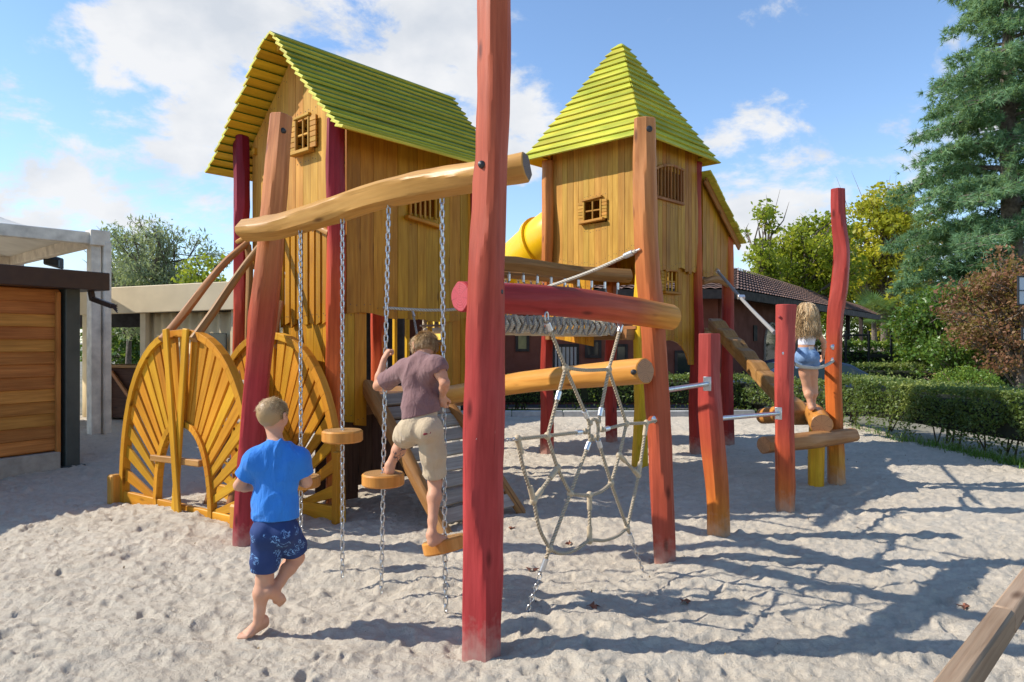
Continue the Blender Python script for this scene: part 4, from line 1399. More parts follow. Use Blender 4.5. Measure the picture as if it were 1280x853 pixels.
gp2 = np.stack([6.05 + .35 * gx + r_.normal(0, .09, 2600) - .0, 12.6 - 4.4 * gx + r_.normal(0, .1, 2600), np.full(2600, -.02)], -1)
blades('weeds', gp2[r_.random(2600) < (gx ** 2 + .12)], .14, .007, M['grass'], .8, seed=4, kind='stuff')

# ================================================================== HEDGES
M['hedge'] = leafmat('hedge_leaf', (0.045, 0.08, 0.022), (0.11, 0.165, 0.04), (0.30, 0.33, 0.09), .35, .45)
M['hedge2'] = leafmat('bright_hedge_leaf', (0.05, 0.10, 0.015), (0.12, 0.22, 0.03), (0.30, 0.34, 0.05), .3, .4)
M['twig'] = plain('twig', (0.10, 0.07, 0.045), .9, .3, 20)
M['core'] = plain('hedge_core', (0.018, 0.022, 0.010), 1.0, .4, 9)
def hedge(path, w, h, n, label, seed, mat='hedge', leaf=.05, z0=-.02, bare=.25, name='hedge', group='clipped hedges', stems=True):
    r = np.random.default_rng(seed)
    path = [V(*p, 0) if len(p) == 2 else V(*p) for p in path]
    seg = [np.linalg.norm(b - a) for a, b in zip(path[:-1], path[1:])]
    tot = sum(seg)
    root = thing(name, (path[0][0], path[0][1], z0), label, 'hedge', group)
    def pos(s):
        s = np.clip(s, 0, tot - 1e-6)
        acc = 0
        P_ = np.zeros((len(s), 3)); D_ = np.zeros((len(s), 3))
        for (a, b), L in zip(zip(path[:-1], path[1:]), seg):
            m = (s >= acc) & (s < acc + L)
            q = ((s[m] - acc) / L)[:, None]
            P_[m] = a + (b - a) * q
            D_[m] = (b - a) / L
            acc += L
        return P_, D_
    s = r.uniform(0, tot, n)
    P_, D_ = pos(s)
    S_ = np.stack([-D_[:, 1], D_[:, 0], 0 * s], -1)
    face = r.random(n)
    top = face < .36
    x = np.where(top, r.uniform(-1, 1, n), np.where(r.random(n) < .6, -1.0, 1.0) * (1 - np.abs(r.normal(0, .14, n)))) * w / 2
    zt = r.uniform(0.0, 1, n) ** .8
    z = np.where(top, h - np.abs(r.normal(0, .04, n)), h * (bare * .3 + (1 - bare * .3) * zt))
    drop = (~top) & (zt < bare * 1.2) & (r.random(n) < .55)
    wob = .07 * vnoise(np.stack([s * 1.7, x * 2, z * 2.2], -1), seed)
    Q = P_ + S_ * (x * (1 + wob * 2))[:, None]
    Q[:, 2] = z0 + z * (1 + .05 * vnoise(np.stack([s * 1.1, 0 * s, x], -1), seed + 1)) + r.normal(0, .012, n)
    Q[top, 2] += np.where(r.random(top.sum()) < .06, r.uniform(0, .09, top.sum()), 0)
    Q = Q[~drop]
    keepn = vnoise(Q * 5.0, seed + 4) > -.52
    Q = Q[keepn]
    v, f = leaf_arrays(Q, leaf, .55, .25, seed=seed)
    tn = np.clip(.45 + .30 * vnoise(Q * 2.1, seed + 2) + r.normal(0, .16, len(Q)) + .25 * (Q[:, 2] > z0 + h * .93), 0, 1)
    fastmesh('leaves', v, f, M[mat], root, np.repeat(tn, 4))
    mb = MB()
    k = max(2, int(tot / .5))
    ss = np.linspace(0, tot, k)
    C_, D2 = pos(ss)
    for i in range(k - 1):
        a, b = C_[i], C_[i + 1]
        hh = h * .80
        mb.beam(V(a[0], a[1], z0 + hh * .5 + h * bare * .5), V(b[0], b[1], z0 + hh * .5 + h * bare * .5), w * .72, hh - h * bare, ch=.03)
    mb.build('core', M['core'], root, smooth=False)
    if stems:
        mb = MB()
        for i in range(int(tot * 3.2)):
            q, d = pos(np.array([r.uniform(0, tot)]))
            q = q[0] + V(r.uniform(-.3, .3) * w, r.uniform(-.3, .3) * w, 0)
            a = V(q[0], q[1], z0 - .02)
            for j in range(2):
                b = a + V(r.uniform(-.16, .16), r.uniform(-.16, .16), h * r.uniform(.45, .7))
                mb.tube([a, (a + b) / 2 + V(r.uniform(-.03, .03), 0, 0), b], [.014, .011, .006], 5)
        mb.build('stems', M['twig'], root)
    return root
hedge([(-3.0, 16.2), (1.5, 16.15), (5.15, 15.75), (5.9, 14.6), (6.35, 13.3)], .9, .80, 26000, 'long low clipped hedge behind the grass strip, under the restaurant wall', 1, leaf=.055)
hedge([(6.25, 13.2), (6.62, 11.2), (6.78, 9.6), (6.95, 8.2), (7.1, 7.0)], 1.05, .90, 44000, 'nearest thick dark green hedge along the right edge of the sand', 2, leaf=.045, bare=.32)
hedge([(7.6, 19.5), (11, 19.2), (14.5, 18.6), (18, 18.0)], 1.0, .95, 16000, 'farther low hedge beyond the nearest one, with sunlit top', 3, 'hedge', .07)
hedge([(9.4, 22), (13.5, 23), (16, 23)], 1.0, 1.55, 14000, 'bright yellow green hedge behind the black fence', 4, 'hedge2', .085, bare=.1)

def ball_bush(c, r0, label, seed, mat='hedge2', n=5000, leaf=.05, sc=(1, 1, .75), name='bush', trunk=True, group=None, cat='bush'):
    r = np.random.default_rng(seed)
    root = thing(name, (c[0], c[1], 0), label, cat, group)
    d = r.normal(size=(n, 3)); d /= np.linalg.norm(d, axis=1)[:, None]
    rr = r0 * (1 - np.abs(r.normal(0, .16, n))) * (1 + .16 * vnoise(d * 2.2, seed))
    Q = V(*c) + d * rr[:, None] * V(*sc)
    Q = Q[(Q[:, 2] > 0) & (vnoise(Q * 3.5, seed + 1) > -.45)]
    v, f = leaf_arrays(Q, leaf, .5, .2, seed=seed)
    tn = np.clip(.5 + .3 * vnoise(Q * 2, seed) + r.normal(0, .15, len(Q)), 0, 1)
    fastmesh('leaves', v, f, M[mat], root, np.repeat(tn, 4))
    mb = MB()
    for i in range(7):
        b = V(*c) + V(*(r.normal(size=3) * .45 * r0)) * V(*sc)
        mb.tube([V(c[0] + r.uniform(-.1, .1), c[1] + r.uniform(-.1, .1), -.1), (V(c[0], c[1], c[2] * .5) + b) / 2, b], [.04, .03, .012], 6)
    mb.build('stems', M['twig'], root)
    return root
ball_bush((9.6, 15.0, .62), .62, 'small bright green round bush just over the nearest hedge', 12, 'hedge2', 5200, .05, (1.15, 1, .62))

# ================================================================== TREES
M['bark'] = plain('bark', (0.15, 0.115, 0.085), .95, .35, 14, .7, c2=(0.06, 0.045, 0.035))
M['bark_pine'] = plain('pine_bark', (0.19, 0.15, 0.12), .95, .3, 9, .8, c2=(0.07, 0.055, 0.045))
M['leaf_yg'] = leafmat('yellow_green_leaf', (0.13, 0.19, 0.02), (0.32, 0.36, 0.025), (0.58, 0.47, 0.03), .45)
M['leaf_yel'] = leafmat('autumn_leaf', (0.24, 0.25, 0.02), (0.50, 0.45, 0.03), (0.66, 0.50, 0.03), .48)
M['leaf_willow'] = leafmat('willow_leaf', (0.15, 0.20, 0.11), (0.30, 0.34, 0.21), (0.46, 0.46, 0.28), .4)
M['leaf_green'] = leafmat('green_leaf', (0.04, 0.09, 0.018), (0.10, 0.19, 0.03), (0.22, 0.30, 0.06), .35, .35)
M['leaf_maple'] = leafmat('maple_leaf', (0.15, 0.05, 0.035), (0.27, 0.125, 0.065), (0.32, 0.27, 0.11), .38)
M['leaf_maple_brown'] = leafmat('brown_maple_leaf', (0.16, 0.085, 0.04), (0.32, 0.21, 0.09), (0.38, 0.31, 0.13), .35)
M['needle'] = leafmat('blue_green_needle', (0.07, 0.16, 0.085), (0.19, 0.34, 0.18), (0.36, 0.50, 0.27), .42, .7)
def tree(name, base, crown, rad, label, seed, mat, clumps=60, leaves=9000, leaf=.14, spread=.5, trunk=.14, group=None, bare=0, fork=.45, aspect=.6, droop=None, shell=.45, cat='tree', sizes=(.6, 1.2), thin=0):
    """tapered trunk, limbs to every clump, leaves round the clumps"""
    r = np.random.default_rng(seed)
    base, crown, rad = V(*base), V(*crown), V(*rad)
    root = thing(name, base, label, cat, group)
    d = r.normal(size=(clumps * 3, 3)); d /= np.linalg.norm(d, axis=1)[:, None]
    q = r.random(clumps * 3) ** shell
    C = crown + d * rad * (q * (1 + .28 * vnoise(d * 1.8, seed)))[:, None]
    C = C[C[:, 2] > base[2] + .15 * (crown[2] - base[2])][:clumps]
    mb = MB()
    top = crown + V(r.uniform(-.1, .1) * rad[0], 0, rad[2] * .35)
    tp = [base, base + (crown - base) * .35 + V(r.uniform(-.12, .12), r.uniform(-.1, .1), 0), base + (crown - base) * .7 + V(r.uniform(-.2, .2), 0, 0), crown, top]
    TP, TR = resample(np.array(tp), np.array([trunk, trunk * .8, trunk * .6, trunk * .38, trunk * .12]), .3)
    mb.tube(TP, TR, 10, rough=.1, seed=seed)
    for c in C:
        k = int(len(TP) * np.clip(fork + .5 * r.random() * (c[2] - base[2]) / (top[2] - base[2] + .01), 0.1, .93))
        a = TP[min(k, len(TP) - 1)]
        if a[2] > c[2] - .1:
            a = TP[max(0, int(len(TP) * fork * .8))]
        m = (a + c) / 2 + r.normal(0, .10, 3) * np.linalg.norm(c - a) + V(0, 0, .08 * np.linalg.norm(c - a))
        r0 = max(.012, trunk * .28 * np.linalg.norm(c - a) / (np.linalg.norm(rad) + .01) + .01)
        mb.tube([a, (a + m) / 2, m, (m + c) / 2 + r.normal(0, .04, 3), c], [r0, r0 * .85, r0 * .65, r0 * .45, .006], 5, rough=0)
        for j in range(3):
            e = c + r.normal(0, .5, 3) * spread
            mb.tube([(m + c) / 2, (c + e) / 2, e], [r0 * .4, r0 * .3, .004], 4)
    for i in range(bare):
        a = TP[int(len(TP) * r.uniform(.6, .95))]
        e = crown + V(r.uniform(-.9, .9) * rad[0], r.uniform(-.5, .5) * rad[1], rad[2] * r.uniform(.8, 1.35))
        mb.tube([a, (a + e) / 2 + r.normal(0, .12, 3), e], [.035, .022, .005], 5)
    mb.build('trunk', M['bark'], root)
    w = r.uniform(*sizes, len(C))
    pick = r.choice(len(C), leaves, p=w ** 2 / (w ** 2).sum())
    g = r.normal(size=(leaves, 3))
    g *= (spread * w[pick] / (1 + .35 * np.linalg.norm(g, axis=1)))[:, None] * V(1, 1, .75)
    Q = C[pick] + g
    if droop is not None:
        Q[:, 2] -= np.abs(r.normal(0, 1, leaves)) * .35 * spread
    Q = Q[Q[:, 2] > base[2] + .1]
    v, f = leaf_arrays(Q, leaf, aspect, .35, droop, seed=seed)
    base_t = r.random(len(C))
    tn = np.clip(.25 + .42 * base_t[pick][:len(Q)] * .9 + r.normal(0, .14, len(Q)) + .12 * vnoise(Q * .9, seed), 0, 1)
    fastmesh('crown', v, f, M[mat], root, np.repeat(tn, 4))
    return root
def X(px, Y): return (px - CX) / FPX * Y
# left willow
tree('willow_tree', (X(205, 26), 26, -.1), (X(198, 26), 26, 4.1), (2.0, 1.8, 2.1), 'grey green feathery tree behind the pale pavilion on the left', 1, 'leaf_willow', 110, 17000, .15, .42, .16, 'trees round the playground', aspect=.28, droop=(0, 0, -.5), shell=.5)
tree('willow_tree', (X(160, 27.5), 27.5, -.1), (X(160, 27.5), 27.5, 4.0), (1.3, 1.4, 2.3), 'slender grey green tree beside the marquee post', 2, 'leaf_willow', 60, 8000, .15, .4, .12, 'trees round the playground', aspect=.28, droop=(0, 0, -.5), shell=.5)
tree('young_tree', (X(248, 22), 22, -.1), (X(252, 22), 22, 3.3), (.75, .8, 1.0), 'small tree with sparse yellow leaves at the foot of the grey green one', 3, 'leaf_yg', 26, 1500, .13, .3, .07, 'trees round the playground')
# right trees
tree('maple_tree', (X(985, 30), 30, -.1), (X(1005, 30), 30, 4.6), (2.3, 2, 2.0), 'yellowing tree over the tiled roof beside the tower', 4, 'leaf_yg', 100, 12000, .17, .48, .2, 'trees round the playground', shell=.42)
tree('maple_tree', (X(952, 28), 28, -.1), (X(958, 28), 28, 4.9), (.85, 1.0, 2.1), 'thin half bare tree at the left of the yellowing trees', 5, 'leaf_yg', 34, 2600, .16, .36, .13, 'trees round the playground', bare=7)
tree('maple_tree', (X(1105, 40), 40, -.1), (X(1103, 40), 40, 6.6), (2.9, 2.3, 4.0), 'tall yellow tree with dark limbs between the crooked post and the pine', 6, 'leaf_yel', 120, 10000, .24, .55, .22, 'trees round the playground', shell=.42, bare=6)
tree('maple_tree', (X(1040, 44), 44, -.1), (X(1045, 44), 44, 4.9), (2.9, 2.2, 3.2), 'broad yellow green tree behind the crooked red post', 7, 'leaf_yg', 90, 10500, .26, .75, .2, 'trees round the playground')
tree('beech_tree', (X(1150, 46), 46, -.1), (X(1145, 46), 46, 5.2), (3.3, 2.2, 3.8), 'dull brown and green tree behind the pine', 8, 'leaf_maple_brown', 80, 9000, .2, .6, .2, 'trees round the playground', bare=10)
tree('magnolia_bush', (X(1185, 19), 19, -.1), (X(1180, 19), 19, 1.75), (1.1, 1.0, 1.15), 'glossy green broad leaved bush in front of the pine', 9, 'leaf_green', 60, 9000, .11, .32, .07, 'bushes beyond the hedge', aspect=.5, cat='bush', fork=.15)
tree('camellia_bush', (X(1150, 20), 20, -.1), (X(1150, 20), 20, 1.3), (.8, .8, 1.1), 'yellow green open bush left of the glossy one', 10, 'hedge2', 46, 5500, .11, .32, .06, 'bushes beyond the hedge', aspect=.5, cat='bush', fork=.15)
tree('camellia_bush', (X(1215, 16.8), 16.8, -.1), (X(1190, 16.8), 16.8, 1.05), (.8, .6, .7), 'leaning bush with pale stems behind the nearest hedge', 14, 'leaf_green', 34, 3800, .09, .25, .05, 'bushes beyond the hedge', aspect=.5, cat='bush', fork=.15)
tree('japanese_maple', (X(1268, 15.5), 15.5, -.1), (X(1275, 15.5), 15.5, 2.25), (1.3, 1.1, 1.5), 'bronze leaved maple at the right edge of the picture', 11, 'leaf_maple', 95, 15000, .075, .3, .10, 'trees round the playground', aspect=.6, fork=.25)
tree('japanese_maple', (X(1245, 17), 17, -.1), (X(1240, 17), 17, 1.9), (.95, .9, .85), 'small tan leaved maple under the bronze one', 12, 'leaf_maple_brown', 50, 7500, .08, .28, .08, 'trees round the playground', aspect=.6, fork=.25)
ball_bush((X(1190, 18.2), 18.2, .42), .5, 'low rusty brown bush under the glossy one', 22, 'leaf_maple_brown', 2500, .06, (1.5, 1, .8))
# far greenery closing the view
tree('laurel_tree', (X(1090, 49), 49, -.1), (X(1090, 49), 49, 2.9), (4.6, 2, 2.6), 'dark green tree mass behind the end of the tiled roof', 15, 'leaf_green', 70, 9000, .22, .7, .2, 'trees round the playground', cat='tree')
tree('laurel_tree', (X(1225, 40), 40, -.1), (X(1225, 40), 40, 2.6), (4.5, 2, 2.6), 'dark green tree mass behind the pine trunk', 16, 'leaf_green', 80, 10000, .24, .8, .2, 'trees round the playground', cat='tree')
tree('laurel_tree', (X(150, 34), 34, -.1), (X(160, 34), 34, 1.5), (2.2, 2, 1.6), 'dark green tree seen through the open pavilion', 17, 'leaf_green', 40, 5000, .2, .6, .2, 'trees round the playground', cat='tree')

# pine
def pine(base, H_, R_, label, seed):
    r = np.random.default_rng(seed)
    base = V(*base)
    root = thing('pine_tree', base, label, 'tree', 'trees round the playground')
    mb = MB()
    mb.tube([base, base + V(.05, 0, H_ * .3), base + V(-.05, .05, H_ * .6), base + V(0, 0, H_)], [.36, .29, .2, .03], 14, rough=.12, step=.4, seed=4)
    tuft = []
    td = []
    z = 2.0
    while z < H_ - .3:
        k = r.integers(4, 7)
        a0 = r.uniform(0, 6.28)
        fr_ = z / H_
        L0 = R_ * (1.05 - .75 * max(0, (fr_ - .35) / .65) ** 1.2) * (.75 + .35 * min(1, z / 3.5))
        for j in range(k):
            a = a0 + j * 2 * math.pi / k + r.normal(0, .22)
            L = L0 * r.uniform(.42, 1.25)
            if r.random() < .04: continue
            d = V(math.cos(a), math.sin(a), 0)
            o = base + V(0, 0, z + r.uniform(-.2, .2))
            pts = [o, o + d * L * .35 + V(0, 0, L * .05), o + d * L * .7 - V(0, 0, L * .02), o + d * L - V(0, 0, L * .16)]
            PT, RR = resample(np.array(pts), np.array([.07, .05, .032, .008]) * (.6 + .5 * L / R_), .3)
            mb.tube(PT, RR, 5)
            for i in range(2, len(PT)):
                q = i / len(PT)
                sd = np.cross(d, V(0, 0, 1))
                for sg in (-1, 1):
                    bl = L * .34 * (1.1 - q) * r.uniform(.5, 1.2) + .22
                    e = PT[i] + sd * sg * bl + d * bl * .55 + V(0, 0, r.uniform(-.25, .12) * bl)
                    mb.tube([PT[i], (PT[i] + e) / 2 + V(0, 0, .04), e], [.014, .01, .004], 4)
                    m = max(3, int(bl / .12))
                    for u_ in np.linspace(.18, 1, m):
                        p = PT[i] + (e - PT[i]) * u_
                        for _ in range(3):
                            tuft.append(p + r.normal(0, .085, 3) + V(0, 0, -.03))
                            td.append(nrm(e - PT[i]) * .7 + V(0, 0, .15) + r.normal(0, .4, 3))
            tuft.append(PT[-1]); td.append(d)
        z += r.uniform(.42, .62)
    mb.build('trunk', M['bark_pine'], root)
    P_, D_ = np.array(tuft), np.array(td)
    ok = (P_[:, 0] < base[0] + 3.6)
    P_, D_ = P_[ok], D_[ok]
    D_ /= np.linalg.norm(D_, axis=1)[:, None]
    k = 15
    n = len(P_) * k
    PP_ = np.repeat(P_, k, 0)
    dd = np.repeat(D_, k, 0) * .75 + r.normal(0, .55, (n, 3)) + V(0, 0, -.22)
    dd /= np.linalg.norm(dd, axis=1)[:, None]
    s = np.cross(dd, r.normal(size=(n, 3))); s /= np.linalg.norm(s, axis=1)[:, None]
    L = r.uniform(.13, .24, n)[:, None]
    v = np.stack([PP_ - s * .013, PP_ + s * .013, PP_ + dd * L], 1).reshape(-1, 3)
    tt = np.clip(.45 + .33 * vnoise(P_ * 1.6, 3) + r.normal(0, .14, len(P_)), 0, 1)
    fastmesh('crown', v, np.arange(3 * n).reshape(n, 3), M['needle'], root, np.repeat(np.clip(np.repeat(tt, k) + r.normal(0, .08, n), 0, 1), 3))
    return n
npine = pine((X(1263, 21), 21, -.1), 14.5, 2.35, 'tall blue green pine rising out of the picture at the right', 6)
print('pine needles', npine)
# palm
pl = thing('palm', (X(1092, 38), 38, -.1), 'small fan palm beside the end of the tiled roof', 'palm')
mb = MB(); pb = V(X(1092, 38), 38, .0)
mb.tube([pb, pb + V(.05, 0, 1.4), pb + V(0, 0, 3.0)], [.16, .15, .12], 10, rough=.15)
mb.build('trunk', M['bark'], pl)
M['palm'] = leafmat('palm_leaf', (0.03, 0.07, 0.02), (0.09, 0.17, 0.05), (0.2, 0.3, 0.12), .25, .35)
r = np.random.default_rng(8)
vv, tt = [], []
stm = MB()
for k in range(26):
    a, el = r.uniform(0, 6.28), r.uniform(-.5, 1.25)
    d = V(math.cos(a) * math.cos(el), math.sin(a) * math.cos(el), math.sin(el))
    c = pb + V(0, 0, 3.05) + d * .8
    stm.tube([pb + V(0, 0, 2.95), c], [.014, .01], 5)
    s = nrm(np.cross(d, V(0, 0, 1))); up_ = np.cross(s, d)
    for j in range(26):
        q = (j - 12.5) / 12.5 * 1.9
        e = c + (d * math.cos(q) + s * math.sin(q)) * .95 * (1 - .1 * abs(q)) + V(0, 0, -.10 * abs(q) - .04)
        w_ = nrm(np.cross(e - c, up_)) * .026
        m_ = c * .45 + e * .55
        vv += [c, m_ + w_, e, m_ - w_]
        tt += [r.random() * .5 + .3 * (el > .3)] * 4
stm.build('stems', M['palm'], pl)
ff = np.arange(len(vv)).reshape(-1, 4)
fastmesh('fronds', np.array(vv), ff, M['palm'], pl, np.array(tt))

# ================================================================== BUILDINGS
# restaurant with tiled roof
M['redwall'] = plain('rust_red_render', (0.20, 0.060, 0.035), .9, .15, 3, .15)
M['darkbeam'] = plain('dark_brown_timber', (0.035, 0.022, 0.016), .7, .3, 6)
M['glass'] = plain('dark_window_glass', (0.02, 0.025, 0.028), .06, .2, 3)
t = NT('clay_tiles')
co = t.n('ShaderNodeTexCoord').outputs['Object']
tn = t.attr('tint').outputs['Fac']
n1 = t.noise(co, 4, 5)
n2 = t.noise(co, 14, 2)
col = t.mix(t.mr(n1, .3, .7), (0.24, 0.12, 0.075), (0.13, 0.075, 0.055))
col = t.mix(t.mr(n2, .5, .8, 0, .6), col, (0.30, 0.19, 0.13))
t.l(t.mix(.5, col, t.mix(tn, (0.10, .07, .06), (.34, .19, .13))), t.b.inputs['Base Color']); t.b.inputs['Roughness'].default_value = .85
M['tiles'] = t.m
rs = thing('restaurant', (0, 18, 0), 'long low rust red building with brown tiled roof behind the playground', 'building')
d1 = V(.584, .811, 0); n1_ = V(.811, -.584, 0)
cE = V(5.35, 17.0, 2.77)
eL, eR = V(-7.6, 17.0, 2.77), cE + d1 * 21
rL, rC, rR = V(-5.2, 21.2, 3.75), V(6.7, 21.2, 3.72), V(6.7, 21.2, 3.72) + d1 * 19.5 + V(0, 0, -.35)
mb = MB()
def tile_slope(a, b, c, d, rows, cols):
    """corrugated pan tile slope: eave a-b, ridge d-c"""
    for i in range(rows):
        q0, q1 = i / rows, (i + 1.12) / rows
        A, B = a + (d - a) * q0, b + (c - b) * q0
        C_, D_ = b + (c - b) * min(q1, 1), a + (d - a) * min(q1, 1)
        nn = nrm(np.cross(b - a, d - a)); nn = nn if nn[2] > 0 else -nn
        v, f, tnt = [], [], []
        for j in range(cols * 4 + 1):
            u_ = j / (cols * 4)
            hgt = .03 * abs(math.sin(u_ * cols * math.pi)) + .035
            v += [A + (B - A) * u_ + nn * hgt, D_ + (C_ - D_) * u_ + nn * (hgt - .03)]
            tnt += [(math.sin((j // 4) * 12.9 + i * 78.2) * 43758.5) % 1.0] * 2
        for j in range(cols * 4):
            f.append([2 * j, 2 * j + 2, 2 * j + 3, 2 * j + 1])
        mb.add(v, f, None, np.array(tnt))
tile_slope(eL, cE, rC, rL, 14, 52)
tile_slope(cE, eR, rR, rC, 9, 84)
mb.build('roof', M['tiles'], rs, smooth=True, angle=60)
mb = MB()
bk = V(0, 5, -1.0)
mb.add([eL - V(0, 0, .05), cE - V(0, 0, .05), rC - V(0, 0, .05), rL - V(0, 0, .05)], [[3, 2, 1, 0]])
mb.add([cE - V(0, 0, .05), eR - V(0, 0, .05), rR - V(0, 0, .05), rC - V(0, 0, .05)], [[3, 2, 1, 0]])
mb.add([eL, rL, V(-7.6, 25.5, 2.77)], [[0, 1, 2]])
mb.add([rL, rC, V(9, 25.5, 2.77), V(-7.6, 25.5, 2.77)], [[0, 1, 2, 3]])
mb.beam(eL - V(0, 0, .1), cE - V(0, 0, .1), .05, .22, ch=.005)
mb.beam(cE - V(0, 0, .1), eR - V(0, 0, .1), .05, .22, ch=.005)
for k in range(26):
    p = cE + d1 * (k * .8 + .3) - n1_ * .55 - V(0, 0, .17)
    mb.beam(p + n1_ * .55, p - n1_ * .6 + V(0, 0, .25), .07, .12, ch=.005)
mb.build('eaves', M['darkbeam'], rs, smooth=False)
mb = MB()
mb.box((-1.0, 18.05, 1.35), (6.2, .12, 1.48), ch=.01)
w0 = V(5.2, 18.1, 1.35)
e_ = w0 + d1 * 6.0
mb.beam(w0, e_, .24, 2.95, ch=.01)
mb.build('wall', M['redwall'], rs, smooth=False)
mb = MB()
for k in range(5):
    p = w0 + d1 * (6.6 + k * 3.0) + n1_ * .2
    mb.beam(V(p[0], p[1], -.1), V(p[0], p[1], 2.75), .16, .16, up=d1, ch=.01)
q = w0 + d1 * 6.6 - n1_ * 3.2
mb.beam(q, q + d1 * 12, .2, 3.0, ch=.01)
mb.each('verandah_post', M['darkbeam'], rs, smooth=False)
def rwin(px0, px1, py0, py1, name='window', bars=0, poster=False):
    Y = 17.92
    a, b = at(px0, py0, Y), at(px1, py1, Y)
    c = (a + b) / 2
    f_ = MB()
    w_, h_ = abs(b[0] - a[0]) / 2, abs(a[2] - b[2]) / 2
    for sx in (-1, 1):
        f_.box((c[0] + sx * w_, Y, c[2]), (.035, .03, h_ + .035), ch=.004)
        f_.box((c[0], Y, c[2] + sx * h_), (w_ - .037, .028, .035), ch=.004)
    o = f_.build(name, M['darkbeam'], rs, smooth=False)
    g = MB(); g.box((c[0], Y + .01, c[2]), (w_, .01, h_), ch=.002)
    g.build('pane' if not poster else 'notice', M['glass'] if not poster else plain('faded_notice', (.30, .25, .10), .6, .3, 6), o, smooth=False)
    if bars:
        g = MB()
        for k in range(bars):
            x = c[0] - w_ + 2 * w_ * (k + .5) / bars
            g.box((x, Y - .02, c[2]), (.035, .01, h_ - .04), ch=.003)
        g.build('bar', plain('pale_bars', (.42, .36, .32), .6, .1), o, smooth=False)
rwin(646, 660, 414, 438, 'notice_board', poster=True)
rwin(692, 722, 432, 462, 'window', bars=6)
rwin(733, 750, 426, 446)
rwin(770, 783, 432, 462, 'door')
rwin(845, 872, 440, 470, 'door')
# arched window and small square window on the wing
def wing(s, z):
    return w0 + d1 * s + n1_ * .13 + V(0, 0, z - 1.35)
def wpx(px):
    k = (px - CX) / FPX
    return (k * w0[1] - w0[0]) / (d1[0] - k * d1[1])
s0, s1 = wpx(951), wpx(966)
sm, hw = (s0 + s1) / 2, abs(s1 - s0) / 2 + .12
zb_, zt_ = .75, 1.35
mb = MB(); pts = [wing(sm - hw, zb_), wing(sm + hw, zb_)] + [wing(sm + hw * math.cos(a), zt_ + hw * 1.0 * math.sin(a)) for a in np.linspace(0, math.pi, 13)]
mb.prism(pts, n1_, .02)
aw = mb.build('arched_window', M['glass'], rs, smooth=False)
mb = MB()
for i in range(1, len(pts)):
    a, b = pts[i], pts[(i + 1) % len(pts)]
    mb.beam(a + n1_ * .02, b + n1_ * .02, .06, .05, up=n1_, ch=.004)
mb.build('frame', plain('pale_stone_trim', (.40, .33, .25), .8, .1), aw, smooth=False)
s0 = wpx(938)
mb = MB(); mb.prism([wing(s0 - .16, 1.55), wing(s0 + .16, 1.55), wing(s0 + .16, 2.0), wing(s0 - .16, 2.0)], n1_, .02)
mb.build('vent', M['darkbeam'], rs, smooth=False)

# black fence and rail on the right
fc = thing('metal_fence', (X(1060, 19.2), 20.5, 0), 'black open frame fence in front of the bright hedge', 'fence')
mb = MB()
for px in (1057, 1086, 1114):
    p = V(X(px, 20.6), 20.6, 0); mb.beam(p, p + V(0, 0, 1.85), .06, .06, up=(1, 0, 0))
mb.each('post', M['black'], fc, smooth=False)
mb = MB()
mb.beam(V(X(1054, 20.6), 20.6, 1.72), V(X(1088, 20.6), 20.6, 1.72), .05, .06)
mb.beam(V(X(1086, 20.6), 20.6, 1.12), V(X(1172, 20.6), 20.6, 1.10), .05, .09)
mb.beam(V(X(1086, 20.6), 20.6, .85), V(X(1172, 20.6), 20.6, .83), .05, .09)
mb.each('rail', M['black'], fc, smooth=False)
# white planter wall far right
pwl = thing('bench', (X(1262, 19), 21, 0), 'pale grey slatted bench half hidden behind the far hedge', 'bench')
mb = MB()
for k in range(3):
    mb.box((X(1268, 21), 21, .72 + k * .17), (.55, .03, .06), ch=.008)
mb.build('backrest', plain('pale_paint', (.5, .5, .5), .6, .1), pwl, smooth=False)
mb = MB()
for x in (-.5, .5): mb.box((X(1268, 21) + x, 21.06, .5), (.04, .03, .66), ch=.006)
mb.box((X(1268, 21), 20.75, .45), (.55, .22, .03), ch=.008)
mb.build('seat', plain('pale_paint', (.5, .5, .5), .6, .1), pwl, smooth=False)
# sign panels on a post at the right edge
sg_ = thing('sign', (X(1288, 13), 13, 0), 'grey blank sign panels on a post at the right edge of the picture', 'sign')
mb = MB(); mb.tube([V(X(1292, 13), 13, -.1), V(X(1292, 13), 13, 3.0)], .04, 10); mb.build('pole', M['steel'], sg_)
for (y0, y1, x0) in ((346, 381, 1272), (410, 425, 1277)):
    a, b = at(x0, y0, 12.9), at(1306, y1, 12.9)
    mb = MB(); c = (a + b) / 2
    mb.box(c, ((b[0] - a[0]) / 2, .015, (a[2] - b[2]) / 2), ch=.006)
    o = mb.build('panel', plain('grey_sign_face', (.52, .56, .60), .4, .06, 2), sg_, smooth=False)
    mb = MB()
    for s_ in (-1, 1):
        mb.box((c[0], 12.885, c[2] + s_ * (a[2] - b[2]) / 2), ((b[0] - a[0]) / 2 + .012, .02, .012), ch=.003)
        mb.box((c[0] + s_ * (b[0] - a[0]) / 2, 12.885, c[2]), (.012, .019, (a[2] - b[2]) / 2), ch=.003)
    mb.box((c[0], 12.882, c[2]), ((b[0] - a[0]) / 2, .012, .008), ch=.002)
    mb.build('frame', M['black'], o, smooth=False)

